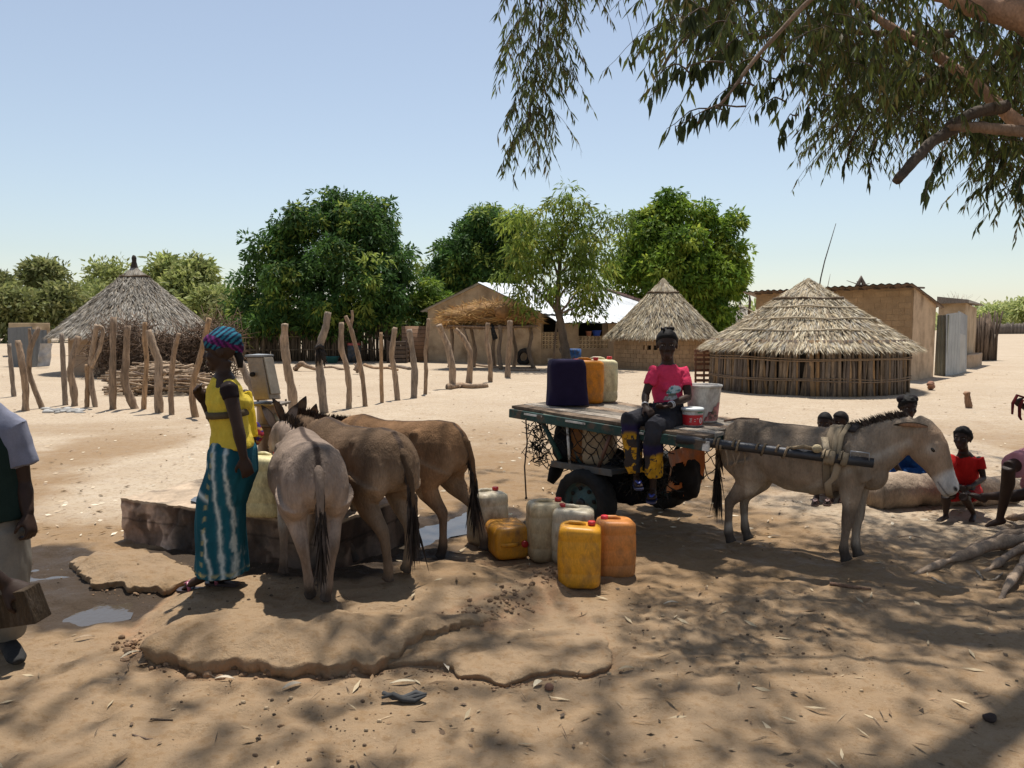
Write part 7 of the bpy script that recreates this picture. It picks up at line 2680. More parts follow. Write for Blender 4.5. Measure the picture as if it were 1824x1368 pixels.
# ---------- woman in yellow
Yw = 4.64
gW = gz(at(395, 1040, Yw)[0], Yw)
jx = lambda x, y, dY=0.0: at(x, y, Yw + dY)
J = dict(pelvis=jx(414, 800), chest=jx(402, 715), neck=jx(398, 662), head=jx(392, 625), sL=jx(383, 690, -.0) + V3(-.02, .12, 0), sR=jx(408, 692, -.14),
         eL=jx(384, 752, .14), wL=jx(363, 716, .10), gL=jx(354, 700, .08), eR=jx(424, 762, -.19), wR=jx(434, 815, -.20), gR=jx(440, 838, -.20),
         hL=jx(405, 805, .08), hR=jx(416, 805, -.08), kL=jx(388, 920, .06), kR=jx(402, 920, -.06), aL=jx(362, 1035, .0), aR=jx(410, 1025, .03), tL=jx(330, 1052, .0), tR=jx(380, 1040, .05), pR=V3(-.4, .9, 0), pL=V3(.6, 0, -.6))
for k in ('aL', 'aR'):
    J[k][2] = gz(J[k][0], J[k][1]) + .082
for k in ('tL', 'tR'):
    J[k][2] = gz(J[k][0], J[k][1]) + .03
t, Hh = human('woman in a yellow top and long teal tie dyed wrap standing at the pump', V3(J['aR'][0], Yw, gW), J, .97, 'f', look=V3(-.95, -.12, -.12), curl=(.9, .75), bust=1, leg=.8)
# top
b = MB()
pel, che, nek, wa = J['pelvis'], J['chest'], J['neck'], J['pelvis'] * .55 + J['chest'] * .45
sx = Hh['sx']
up_ = nrm(nek - pel)
b.tube([pel + up_ * .015, pel + up_ * .05, wa, (wa + che) / 2, che, che * .5 + nek * .5, nek * .8 + che * .2], np.array([(.178, .124), (.172, .120), (.134, .104), (.136, .108), (.148, .116), (.132, .094), (.078, .066)]), 24, side=sx)
for k in (-1, 1):
    b.ball(che + sx * k * .062 + Hh['fwd'] * .088 - up_ * .02, (.06, .06, .058), 12, 8)
for K in 'LR':
    b.tube([che * .3 + J['s' + K] * .7 + V3(0, 0, .02), J['s' + K] * .96 + nek * .04 + V3(0, 0, .008)], [.055, .046], 12)
YELL = V3(.64, .47, .06)
garment(b, t, 'top', lambda V, N: YELL * (1 + .06 * fbm(V * 6, 2, 3))[:, None], fold=.022, fs=15, seed=4, stretch=(1, 1, .55), voxel=.007)
for K in 'LR':   # black cap sleeves
    b = MB()
    b.tube([J['s' + K] * .9 + che * .1 + V3(0, 0, .008), J['s' + K], J['s' + K] * .72 + J['e' + K] * .28], [.052, .055, .050], 14)
    garment(b, t, 'sleeve', lambda V, N: V3(.018, .012, .012) * np.ones((len(V), 1)), fold=.006, seed=8)
b = MB()   # belt line under the bust
fr_ = wa * .45 + che * .55
b.tube([fr_ - up_ * .020, fr_ + up_ * .020], [(.152, .122), (.155, .124)], 28, (.10, .075, .045), side=sx)
b.build('belt', M['cloth'], t)
# wrap skirt
b = MB()
kn = (J['kL'] + J['kR']) / 2
hem = V3(at(394, 1030, Yw)[0], Yw + .01, gW + .085)
b.tube([pel + up_ * .055, pel, pel - V3(0, 0, .12), kn + V3(.01, 0, .1), kn * .5 + hem * .5, hem + V3(0, 0, .05), hem], np.array([(.135, .112), (.182, .130), (.190, .138), (.172, .136), (.160, .145), (.163, .155), (.164, .156)]), 28, side=V3(0, 1, 0))
b.V[0] = b.V[0]
def skirtcol(V, N):
    q = V - V3(hem[0], hem[1], gW)
    a = np.arctan2(-q[:, 1], q[:, 0])          # 0 = right (back), pi/2 = towards the camera
    x = q[:, 0]
    c = np.repeat(V3(.012, .085, .115)[None], len(V), 0)
    c = c * (1 + .35 * fbm(V * V3(14, 14, 5), 3, 2))[:, None]
    z = q[:, 2]
    w = fbm(V * V3(3, 3, 6), 2, 6) * .03
    def stripe(x0, x1, wd, z0=-1, z1=2):
        xc = x0 + (x1 - x0) * (1 - z / .9)
        e = np.abs(x - xc + w * .6 + .012 * fbm(V * V3(50, 50, 40), 2, 3)) / wd
        return np.exp(-e ** 2) * (z > z0) * (z < z1)
    front = (q[:, 1] < .03)
    s = stripe(.025, .075, .012) * front + stripe(.105, .135, .010) * front + stripe(-.115, .02, .011, -1, .40) * front
    s += np.exp(-(((z - .82) + .35 * (x + .16)) / .018) ** 2) * (x < -.02) * front + np.exp(-(((z - .66) + .55 * (x + .16)) / .016) ** 2) * (x < 0) * front
    s += (.8 * stripe(-.02, -.04, .012) + .8 * stripe(.09, .12, .012)) * (~front)
    c = c * (1 - np.clip(s, 0, 1)[:, None]) + V3(.50, .55, .52) * np.clip(s, 0, 1)[:, None]
    edge = np.exp(-((x + .03 - .12 * (z / .9 - .5)) / .010) ** 2) * front + np.exp(-((z - .11) / .012) ** 2)
    sq = (np.sin(V[:, 2] * 95 + np.sin(x * 80)) > .2) * edge
    c = c * (1 - .7 * sq[:, None]) + V3(.42, .36, .16) * .7 * sq[:, None]
    c = c * (1 - .45 * np.exp(-((x - .0) / .03) ** 2) * (z > .3) * (z < .75) * 0)[:, None]
    return c
garment(b, t, 'wrap_skirt', skirtcol, voxel=.0075, fold=.026, fs=11, seed=12, stretch=(1, 1, .16))
# head wrap
b = MB()
hp = Hh['hp']
b.ball(hp(-.015, 0, .052), (.104, .085, .072), 26, 18, ax=Hh['HA'])
b.ball(hp(-.070, 0, .055), (.070, .074, .066), 22, 14, ax=Hh['HA'])
b.ball(hp(-.035, -.02, .105), (.070, .055, .040), 18, 12, ax=Hh['HA'])
b.ball(hp(-.095, -.03, .01), (.045, .045, .05), 14, 10, ax=Hh['HA'])
V, N, f = fuse(b, .008, 3)
w = np.sin(((V - J['head']) @ Hh['up']) * 110 + ((V - J['head']) @ Hh['lk']) * 60)
V = V + N * (w * .003 + fbm(V * 20, 2, 4) * .006)[:, None]
rel = V - J['head']
low = rel @ Hh['up'] < .035
under = (rel @ Hh['lk'] > .0) & (rel @ Hh['up'] < .03)
st = np.sin((rel @ Hh['lk']) * 150 + (rel @ Hh['up']) * 190) > 0
c = np.where(st[:, None], V3(.022, .14, .20), V3(.012, .014, .04))
pk = np.abs(rel @ Hh['up'] - .55 * (rel @ Hh['lk']) - .065 + .02 * fbm(rel * 14, 2, 3)) < .026
st2 = np.sin((rel @ Hh['lk']) * 210 - (rel @ Hh['up']) * 90) > .2
c = np.where(pk[:, None], np.where(st2[:, None], V3(.15, .02, .12), V3(.04, .012, .05)), c)
o = MB(); o.add(V, f, c); o.build('head_wrap', M['cloth'], t)
b = MB()
b.tube([hp(-.09, -.02, -.01), hp(-.105, -.02, -.06), hp(-.10, -.02, -.12)], [.022, .024, .014], 10, (.014, .011, .010))
b.build('hair', M['hair'], t)
b = MB()
b.ball(hp(-.012, -.083, -.045), .007, 8, 6, col=(.5, .45, .35))
b.build('earring', M['metal'], t)
def sandal(t, an, to, s, col, strap):
    fd = nrm((to - an) * V3(1, 1, 0))
    fl = np.cross(V3(0, 0, 1), fd)
    b = MB()
    hl = an - fd * .055 * s
    zz = min(an[2] - .075 * s, to[2] - .028 * s) + .004
    pts = []
    for k, (u, w_) in enumerate(((0, .026), (.12, .034), (.4, .034), (.72, .044), (.92, .040), (1.0, .024))):
        p = hl + (to + fd * .045 * s - hl) * u
        pts.append((p, w_ * s))
    v = []
    for z in (0, .016 * s):
        v += [V3(p[0], p[1], zz + z) + fl * w_ for p, w_ in pts] + [V3(p[0], p[1], zz + z) - fl * w_ for p, w_ in pts[::-1]]
    n = len(pts) * 2
    b.add(v, [tuple(range(n))[::-1], tuple(range(n, 2 * n))] + [(i, (i + 1) % n, n + (i + 1) % n, n + i) for i in range(n)], col)
    sd__ = b.build('sandal', M['rubber'] if col is None else M['cap'], t, smooth=False)
    b = MB()
    m_ = to * .6 + an * .4
    tp = V3(to[0], to[1], zz + .05 * s)
    for k in (-1, 1):
        b.tube([V3(m_[0], m_[1], zz + .01) + fl * .04 * k * s, V3(m_[0], m_[1], zz + .062 * s) + fl * .02 * k * s + fd * .02 * s, tp], [(.012 * s, .004)] * 3, 6, strap)
    b.build('strap', M['cap'], sd__)
sandal(t, J['aL'], J['tL'], 1.0, V3(.05, .035, .035), V3(.30, .08, .12))
sandal(t, J['aR'], J['tR'], 1.0, V3(.05, .035, .035), V3(.30, .08, .12))

# ---------- child behind her, holding the can
Yc = 5.66
jx = lambda x, y, dY=0.0: at(x, y, Yc + dY)
gC = gz(at(425, 1000, Yc)[0], Yc)
J = dict(pelvis=jx(426, 815), chest=jx(423, 730), neck=jx(414, 694), head=jx(402, 688, -.05), sL=jx(408, 700, .05), sR=jx(437, 700, -.04), eL=jx(402, 750, .05), wL=jx(410, 795, -.05), gL=jx(418, 812, -.06),
         eR=jx(447, 745, -.06), wR=jx(452, 785, -.10), gR=jx(454, 802, -.11), hL=jx(417, 820, .04), hR=jx(433, 820, -.02), kL=jx(416, 900, .03), kR=jx(434, 900, -.02), aL=jx(416, 985, .03), aR=jx(434, 985, -.02), tL=jx(410, 995, -.1), tR=jx(440, 995, -.14))
J['head'][2] -= .0
for k in ('aL', 'aR'):
    J[k][2] = .345 + .075
for k in ('tL', 'tR'):
    J[k][2] = .345 + .03
J['kL'][2] = J['kR'][2] = .345 + .28
J['pelvis'][2] = max(J['pelvis'][2], .345 + .46)
t, Hh = human('child in a long sleeved yellow top mostly hidden behind the woman', V3(J['aR'][0], J['aR'][1], .345), J, .72, 'f', look=V3(.4, -.9, -.2), curl=(.6, .6), voxel=.009)
haircap(t, Hh, J['head'], .72)
b = MB()
b.tube([J['pelvis'], J['chest'], J['neck'] * .8 + J['chest'] * .2], [(.125, .10), (.118, .09), (.06, .055)], 18, side=Hh['sx'])
for K in 'LR':
    b.tube([J['chest'] * .3 + J['s' + K] * .7, J['s' + K], J['e' + K], J['w' + K] * .85 + J['e' + K] * .15], [.045, .047, .043, .036], 12)
garment(b, t, 'top', lambda V, N: V3(.70, .48, .03) * np.ones((len(V), 1)), fold=.012, fs=16, seed=6)
b = MB()
hm = V3((J['aL'][0] + J['aR'][0]) / 2, (J['aL'][1] + J['aR'][1]) / 2, .345 + .1)
b.tube([J['pelvis'] + V3(0, 0, .04), J['pelvis'] - V3(0, 0, .08), hm], [(.13, .105), (.145, .12), (.16, .14)], 20, side=Hh['sx'])
b.tube([jx(452, 755, -.02), jx(459, 775, -.03), jx(453, 790, -.02)], [.03, .045, .03], 10)
def pat(V, N):
    a = np.sin(V[:, 0] * 90 + np.sin(V[:, 2] * 70) * 2)
    c = np.where((a > .2)[:, None], V3(.03, .03, .16), V3(.30, .03, .05))
    return np.where((np.sin(V[:, 2] * 120 + V[:, 0] * 60) > .6)[:, None], V3(.45, .28, .1), c)
garment(b, t, 'skirt', pat, fold=.014, seed=9)

# ---------- girl on the cart
def onDeck(p, dz_=0):
    q = np.array(p, float)
    q[2] = dz((q - CO) @ CX1) + dz_
    return q
Yg_ = 6.12
jx = lambda x, y, Y: at(x, y, Y)
J = dict(pelvis=jx(1191, 735, 6.14), chest=jx(1189, 683, 6.12), neck=jx(1189, 645, 6.10), head=jx(1188, 614, 6.07), sR=jx(1163, 664, 6.06), sL=jx(1219, 664, 6.12), eR=jx(1150, 703, 6.02), wR=jx(1149, 724, 5.90), gR=jx(1158, 733, 5.84),
         eL=jx(1226, 708, 6.02), wL=jx(1192, 722, 5.86), gL=jx(1172, 729, 5.80), hR=jx(1178, 740, 6.12), hL=jx(1206, 741, 6.12), kR=jx(1121, 752, 5.86), kL=jx(1163, 762, 5.74), aR=jx(1134, 848, 5.86), aL=jx(1163, 872, 5.78),
         tR=jx(1138, 866, 5.66), tL=jx(1160, 888, 5.60), pL=V3(-.2, .2, 1), pR=V3(.3, .2, -.9))
t, Hh = human('girl in a pink t shirt sitting on the edge of the cart with folded hands', onDeck(J['pelvis']), J, .86, 'f', look=V3(-.16, -.98, -.08), curl=(.8, .8), voxel=.0068, hs=1.17)
haircap(t, Hh, J['head'], .86 * 1.17, .012, tufts=12)
b = MB()
pel, che, nek = J['pelvis'], J['chest'], J['neck']
up_ = nrm(nek - pel)
sx = Hh['sx']
b.tube([pel + up_ * .07, pel * .6 + che * .4, che, che * .5 + nek * .5, nek * .88 + che * .12], [(.118, .088), (.116, .088), (.130, .100), (.124, .088), (.066, .060)], 24, side=sx)
for K in 'LR':
    b.tube([che * .35 + J['s' + K] * .45 + nek * .2, J['s' + K] * .97 + che * .03 + V3(0, 0, .004), J['s' + K] * .75 + J['e' + K] * .25, J['s' + K] * .45 + J['e' + K] * .55], [.050, .053, .050, .048], 14)
for k in (-1, 1):
    b.ball(che + sx * k * .05 + Hh['fwd'] * .07 - up_ * .02, (.045, .045, .045), 10, 7)
PINK = V3(.62, .045, .11)
fw = Hh['fwd']
def shirt(V, N):
    c = np.repeat(PINK[None], len(V), 0)
    q = V - (che - up_ * .065)
    X, Z = q @ sx, q @ up_
    F_ = (N @ fw) > .15
    X = -X
    isl = F_ & ((((X + .005) / .062) ** 2 + ((Z - .022) / .042) ** 2) < 1) & (Z > -.0)
    c[isl] = V3(.50, .62, .66)
    pm = isl & (fbm(q * 55, 2, 4) > .12)
    c[pm] = V3(.10, .28, .33)
    st = F_ & (np.abs(X) < .035 + .0 * X) & (Z <= .0) & (Z > -.02)
    c[st] = V3(.16, .17, .13)
    bs = F_ & (np.abs(X - .008) < .062 - (Z + .05) * .5) & (Z <= -.02) & (Z > -.052)
    c[bs] = np.where((fbm(q[bs] * 60, 2, 8) > .1)[:, None], V3(.35, .30, .26), V3(.55, .53, .52))
    return c
garment(b, t, 'pink_shirt', shirt, voxel=.006, fold=.017, fs=17, seed=21, stretch=(1, 1, .7))
b = MB()
for K, o_ in (('R', 0), ('L', 0)):
    hp_, kn, an = J['h' + K], J['k' + K], J['a' + K]
    b.tube([pel * .4 + hp_ * .6, hp_, hp_ * .5 + kn * .5, kn + nrm(kn - hp_) * .01, kn * .8 + an * .2, kn * .4 + an * .6, kn * .06 + an * .94 if K == 'R' else kn * .22 + an * .78], [.11, .108, .088, .074, .074, .070, .068], 16)
b.tube([pel + up_ * .09, pel - up_ * .02], [(.128, .098), (.15, .12)], 20, side=sx)
b.tube([J['wR'] + V3(.05, .06, -.03), J['wL'] + V3(.02, .1, -.03)], [.05, .05], 12)
def pants(V, N):
    z = V[:, 2]
    kz = J['kR'][2]
    dark = V3(.030, .029, .034) * (1 + .5 * fbm(V * 10, 3, 3))[:, None]
    nav = V3(.02, .015, .06)
    yel = V3(.52, .27, .02)
    rel = V - J['kR']
    x = V[:, 0]
    gx = np.where(x < (J['kR'][0] + J['kL'][0]) / 2 - .0, 0, 1)
    cell = fbm(V * V3(11, 11, 9), 2, 77)
    flower = (cell > -.22) & (np.abs(fbm(V * 20, 2, 41)) > .05)
    lowz = np.where(gx == 0, kz - .05, J['kL'][2] - .17)
    yelz = sstep(.0, .04, lowz - z + fbm(V * 8, 2, 5) * .04)
    outer = np.where(gx == 0, (x < J['kR'][0] + .045), 1)
    c = dark
    navm = sstep(.02, .06, (lowz + .08) - z) * (1 - yelz)
    c = c * (1 - navm[:, None] * .8) + nav * navm[:, None] * .8
    yy = (yelz * outer)[:, None]
    c = c * (1 - yy) + np.where(flower[:, None], yel * (1 + .5 * fbm(V * 25, 2, 6))[:, None], V3(.045, .035, .03)) * yy
    return c
garment(b, t, 'trousers', pants, voxel=.007, fold=.026, fs=13, seed=33, stretch=(1, 1, .6))
b = MB()
for K, n_ in (('L', 2), ('R', 1)):
    for k in range(n_):
        d = nrm(J['e' + K] - J['w' + K])
        c_ = J['w' + K] + d * (.02 + .018 * k)
        u1 = nrm(np.cross(d, V3(0, 0, 1))); u2 = np.cross(d, u1)
        a = np.linspace(0, 6.283, 18)
        b.tube(c_ + np.outer(np.cos(a), u1) * .025 + np.outer(np.sin(a), u2) * .025, .005, 6, (.6, .6, .6))
b.build('bracelet', M['metal'], t)
b = MB()
b.tube([pel + fw * .12 + sx * -.10 + V3(0, 0, .075), pel + fw * .14 + sx * -.05 + V3(0, 0, .055)], [.014, .014], 8, (.50, .30, .02))
b.build('waist_knot', M['cloth'], t)
sandal(t, J['aL'], J['tL'], .86, V3(.03, .035, .08), V3(.035, .05, .22))
sandal(t, J['aR'], J['tR'], .86, V3(.03, .035, .08), V3(.035, .05, .22))

# ---------- child in red on the log
jx = lambda x, y, Y: at(x, y, Y)
J = dict(pelvis=jx(1722, 872, 6.95), chest=jx(1720, 835, 6.86), neck=jx(1716, 804, 6.80), head=jx(1714, 781, 6.76), sR=jx(1696, 816, 6.80), sL=jx(1744, 818, 6.82), eR=jx(1688, 850, 6.72), wR=jx(1700, 868, 6.58), gR=jx(1712, 870, 6.52),
         eL=jx(1752, 852, 6.78), wL=jx(1728, 868, 6.60), gL=jx(1714, 872, 6.54), hR=jx(1710, 876, 6.92), hL=jx(1734, 876, 6.92), kR=jx(1684, 884, 6.50), kL=jx(1716, 886, 6.48), aR=jx(1684, 936, 6.52), aL=jx(1734, 938, 6.56), tR=jx(1672, 944, 6.42), tL=jx(1730, 948, 6.44))
for k in ('aL', 'aR'):
    J[k][2] = gz(*J[k][:2]) + .06
for k in ('tL', 'tR'):
    J[k][2] = gz(*J[k][:2]) + .022
t, Hh = human('child in a red shirt sitting on the fallen trunk beyond the donkey muzzle', J['pelvis'], J, .70, 'f', look=V3(-.72, -.66, .1), curl=(.5, .5), voxel=.0075, hs=1.22)
haircap(t, Hh, J['head'], .70 * 1.22, .014, rough=.010)
b = MB()
b.tube([J['pelvis'] + V3(0, 0, .0), J['chest'], J['chest'] * .5 + J['neck'] * .5, J['neck'] * .8 + J['chest'] * .2], [(.115, .09), (.108, .08), (.10, .07), (.055, .05)], 18, side=Hh['sx'])
for K in 'LR':
    b.tube([J['chest'] * .3 + J['s' + K] * .7, J['s' + K], J['s' + K] * .45 + J['e' + K] * .55], [.042, .047, .046], 12)
garment(b, t, 'red_shirt', lambda V, N: V3(.48, .018, .016) * np.ones((len(V), 1)), fold=.012, fs=14, seed=2)
b = MB()
for K in 'LR':
    b.tube([J['h' + K] * .7 + J['pelvis'] * .3, J['h' + K], J['h' + K] * .35 + J['k' + K] * .65], [.085, .082, .066], 14)
garment(b, t, 'shorts', lambda V, N: np.where((V[:, 2] > J['kL'][2] + .03)[:, None], V3(.07, .07, .065), V3(.36, .02, .02)), fold=.012, seed=3)

# ---------- woman in blue behind the log
J = dict(pelvis=jx(1618, 876, 7.85), chest=jx(1619, 800, 7.68), neck=jx(1618, 756, 7.60), head=jx(1618, 726, 7.54), sR=jx(1590, 772, 7.60), sL=jx(1648, 772, 7.62), eR=jx(1584, 812, 7.46), wR=jx(1604, 842, 7.40), gR=jx(1614, 850, 7.36),
         eL=jx(1656, 816, 7.46), wL=jx(1668, 846, 7.36), gL=jx(1676, 856, 7.32), hR=jx(1606, 884, 7.8), hL=jx(1630, 884, 7.8), kR=jx(1594, 846, 7.52), kL=jx(1646, 846, 7.52), aR=jx(1600, 905, 7.42), aL=jx(1640, 905, 7.42), tR=jx(1600, 910, 7.32), tL=jx(1640, 910, 7.32))
for k in ('aL', 'aR'):
    J[k][2] = gz(*J[k][:2]) + .07
for k in ('tL', 'tR'):
    J[k][2] = gz(*J[k][:2]) + .025
t, Hh = human('woman in a blue dress sitting behind the fallen trunk, beyond the donkey neck', J['pelvis'], J, .93, 'f', look=V3(-.12, -.98, -.05), curl=(.5, .5), voxel=.009)
haircap(t, Hh, J['head'], .95, .016, rough=.012)
b = MB()
for k, a in ((-1, .02), (1, .035)):
    b.ball(Hh['hp'](-.03, .06 * k, .085), (.05, .045, .04), 12, 8, ax=Hh['HA'], col=(.018, .014, .016))
b.build('head_tie', M['cloth'], t)
b = MB()
BL = lambda V, N: V3(.012, .055, .17) * (1 + .35 * np.sin(V[:, 0] * 40 + V[:, 2] * 55) * (fbm(V * 14, 2, 3) > 0))[:, None]
b.tube([J['pelvis'], J['pelvis'] * .5 + J['chest'] * .5, J['chest'], J['chest'] * .5 + J['neck'] * .5, J['neck'] * .85 + J['chest'] * .15], [(.16, .13), (.135, .11), (.148, .112), (.135, .09), (.07, .06)], 20, side=Hh['sx'])
for K in 'LR':
    b.tube([J['chest'] * .3 + J['s' + K] * .7, J['s' + K], J['s' + K] * .55 + J['e' + K] * .45], [.05, .056, .056], 12)
    b.tube([J['pelvis'], J['h' + K], J['k' + K], J['k' + K] * .35 + J['a' + K] * .65], [.12, .115, .09, .095], 14)
b.tube([J['kR'], J['kL']], [.075, .075], 12)
garment(b, t, 'blue_dress', BL, voxel=.011, fold=.016, seed=13)

# ---------- two small children behind the donkey
for i, (hx, hy, lab, c_, lk) in enumerate(((1469, 748, 'small child with a bare round head, left of two seated behind the donkey back', V3(.40, .10, .03), V3(-.55, -.83, -.1)),
                                          (1496, 746, 'small child with close cropped hair, right of two seated behind the donkey back', V3(.06, .055, .06), V3(-.85, -.5, -.05)))):
    Yk = 7.55 + .1 * i
    px = hx
    J = dict(pelvis=jx(px + 2, 858, Yk + .1), chest=jx(px + 2, 812, Yk + .04), neck=jx(px + 1, 776, Yk), head=jx(hx, hy + 5, Yk - .02), sR=jx(px - 20, 792, Yk), sL=jx(px + 22, 792, Yk), eR=jx(px - 24, 828, Yk - .06), wR=jx(px - 14, 846, Yk - .2), gR=jx(px - 8, 852, Yk - .26),
             eL=jx(px + 26, 828, Yk - .06), wL=jx(px + 14, 846, Yk - .2), gL=jx(px + 8, 852, Yk - .26), hR=jx(px - 8, 860, Yk + .08), hL=jx(px + 10, 860, Yk + .08), kR=jx(px - 14, 850, Yk - .26), kL=jx(px + 12, 850, Yk - .26),
             aR=jx(px - 14, 890, Yk - .30), aL=jx(px + 8, 890, Yk - .30), tR=jx(px - 18, 892, Yk - .42), tL=jx(px + 4, 892, Yk - .42))
    for k in ('aL', 'aR'):
        J[k][2] = gz(*J[k][:2]) + .06
    for k in ('tL', 'tR'):
        J[k][2] = gz(*J[k][:2]) + .022
    J['pelvis'][2] = .22
    J['hL'][2] = J['hR'][2] = .21
    t, Hh = human(lab, J['pelvis'] * V3(1, 1, 0), J, .76, 'f', look=lk, curl=(.5, .5), voxel=.009, hs=1.15)
    haircap(t, Hh, J['head'], .76 * 1.15, .007, rough=.003, col=(.014, .011, .010))
    b = MB()
    b.tube([J['pelvis'], J['chest'], J['neck'] * .85 + J['chest'] * .15], [(.12, .10), (.115, .085), (.055, .05)], 18, side=Hh['sx'])
    for K in 'LR':
        b.tube([J['chest'] * .3 + J['s' + K] * .7, J['s' + K], J['s' + K] * .45 + J['e' + K] * .55], [.04, .045, .045], 12)
        b.tube([J['pelvis'], J['h' + K], J['k' + K]], [.085, .08, .062], 12)
    garment(b, t, 'shirt', lambda V, N, c_=c_: c_ * np.ones((len(V), 1)), fold=.012, voxel=.01, seed=i)
    sandal(t, J['aL'], J['tL'], .76, V3(.10, .06, .05), V3(.35, .22, .2))
    sandal(t, J['aR'], J['tR'], .76, V3(.10, .06, .05), V3(.35, .22, .2))
# log seat under the two children
b = MB()
a_, e_ = at(1440, 880, 7.7), at(1530, 880, 7.8)
a_[2] = e_[2] = .07
limb(b, [a_, (a_ + e_) / 2, e_], .10, .09, (.28, .2, .14), n=14, seed=71)
b.solo('log', M['bark'], 'low log the two small children sit on behind the donkey', 'log')

# ---------- person on the right edge: knee, pink shorts, hand with red cloth
J = dict(pelvis=jx(1865, 838, 6.35), chest=jx(1890, 760, 6.35), neck=jx(1896, 700, 6.33), head=jx(1893, 662, 6.30), sR=jx(1862, 722, 6.30), sL=jx(1925, 724, 6.40), eR=jx(1850, 775, 6.15), wR=jx(1830, 728, 6.00), gR=jx(1812, 718, 5.98),
         eL=jx(1940, 790, 6.3), wL=jx(1905, 830, 6.15), gL=jx(1890, 836, 6.1), hR=jx(1850, 816, 6.30), hL=jx(1880, 820, 6.40), kR=jx(1796, 832, 6.02), kL=jx(1830, 880, 6.2), aR=jx(1782, 905, 6.16), aL=jx(1748, 884, 6.42), tR=jx(1760, 916, 6.20), tL=jx(1728, 880, 6.5))
J['aR'][2] = gz(*J['aR'][:2]) + .10
J['tR'][2] = gz(*J['tR'][:2]) + .04
t, Hh = human('person in pink shorts crouching at the right edge holding up a red cloth', J['pelvis'] * V3(1, 1, 0) + V3(0, 0, .0), J, .95, 'm', look=V3(-.95, -.2, 0), curl=(.6, 1.3), voxel=.009)
haircap(t, Hh, J['head'], .95, .008)
b = MB()
for K in 'LR':
    b.tube([J['pelvis'], J['h' + K], J['h' + K] * .2 + J['k' + K] * .8], [.13, .125, .105], 16)
b.tube([J['pelvis'] - V3(0, 0, .02), J['pelvis'] * .7 + J['chest'] * .3], [(.165, .14), (.15, .12)], 16, side=Hh['sx'])
garment(b, t, 'pink_shorts', lambda V, N: V3(.50, .22, .25) * np.ones((len(V), 1)), fold=.016, voxel=.01, seed=4)
b = MB()
b.tube([J['pelvis'] * .7 + J['chest'] * .3, J['chest'], J['chest'] * .5 + J['neck'] * .5, J['neck'] * .85 + J['chest'] * .15], [(.155, .125), (.17, .13), (.165, .11), (.08, .07)], 18, side=Hh['sx'])
for K in 'LR':
    b.tube([J['chest'] * .3 + J['s' + K] * .7, J['s' + K], J['s' + K] * .5 + J['e' + K] * .5], [.06, .07, .068], 12)
garment(b, t, 'shirt', lambda V, N: V3(.25, .20, .18) * np.ones((len(V), 1)), fold=.014, voxel=.011, seed=5)
b = MB()
for k, q in enumerate(([(1824, 708), (1812, 704), (1804, 718), (1803, 738)], [(1822, 712), (1816, 724), (1816, 742), (1819, 748)])):
    b.tube([at(x, y, 5.96 - .02 * k) for x, y in q], [(.014, .008), (.016, .010), (.017, .008), (.012, .005)], 10, V3(.14, .02, .02))
b.solo('red_cloth', M['cloth'], 'strip of dark red cloth dangling from a hand at the right edge', 'cloth')

# ---------- man at the left edge walking away
Ym = 3.86
jx = lambda x, y, dY=0.0: at(x, y, Ym + dY)
gM = gz(at(0, 1190, Ym)[0], Ym)
J = dict(pelvis=jx(-20, 940), chest=jx(-42, 800), neck=jx(-40, 705), head=jx(-42, 640), sR=jx(24, 762, .02), sL=jx(-112, 762, .0), eR=jx(40, 862, .04), wR=jx(50, 915, -.02), gR=jx(56, 945, -.04), eL=jx(-125, 870, .1), wL=jx(-110, 960, .0), gL=jx(-108, 1000, -.05),
         hR=jx(8, 950, .0), hL=jx(-52, 950, .0), kR=jx(12, 1065, -.04), kL=jx(-58, 1060, .12), aR=jx(14, 1165, .08), aL=jx(-55, 1160, .3), tR=jx(30, 1180, -.10), tL=jx(-48, 1180, .2), pR=V3(-1, .1, 0), pL=V3(1, 0, 0))
for k in ('aL', 'aR'):
    J[k][2] = gz(*J[k][:2]) + .09
for k in ('tL', 'tR'):
    J[k][2] = gz(*J[k][:2]) + .035
t, Hh = human('man in a grey shirt, dark green vest and pale trousers at the left edge', V3(J['aR'][0], Ym, gM), J, 1.0, 'm', look=V3(-.2, .9, -.1), curl=(.7, 1.2), voxel=.008)
haircap(t, Hh, J['head'], 1.0, .008)
pel, che, nek, sx = J['pelvis'], J['chest'], J['neck'], Hh['sx']
b = MB()
b.tube([pel + V3(0, 0, .05), pel * .5 + che * .5, che, che * .5 + nek * .5, nek * .85 + che * .15], [(.185, .14), (.175, .14), (.19, .145), (.18, .12), (.085, .075)], 22, side=sx)
for K in 'LR':
    b.tube([che * .2 + J['s' + K] * .6 + nek * .2, J['s' + K] + V3(0, 0, -.002), J['s' + K] * .65 + J['e' + K] * .35, J['s' + K] * .32 + J['e' + K] * .68 + (V3(.015, 0, 0) if K == 'R' else 0)], [.074, .086, .080, .080], 16)
garment(b, t, 'grey_shirt', lambda V, N: V3(.20, .205, .26) * np.ones((len(V), 1)), fold=.026, fs=9, seed=41)
b = MB()
b.tube([pel + V3(0, 0, .03), pel * .5 + che * .5, che, che * .45 + nek * .55, nek * .72 + che * .28], [(.195, .152), (.185, .152), (.198, .156), (.142, .132), (.095, .098)], 22, side=sx)
garment(b, t, 'green_vest', lambda V, N: V3(.014, .026, .021) * np.ones((len(V), 1)), fold=.012, fs=7, seed=42)
b = MB()
for K in 'LR':
    b.tube([pel * .5 + J['h' + K] * .5, J['h' + K], J['k' + K], J['k' + K] * .1 + J['a' + K] * .9], [.125, .12, .092, .085], 16)
b.tube([pel + V3(0, 0, .09), pel], [(.172, .135), (.175, .14)], 18, side=sx)
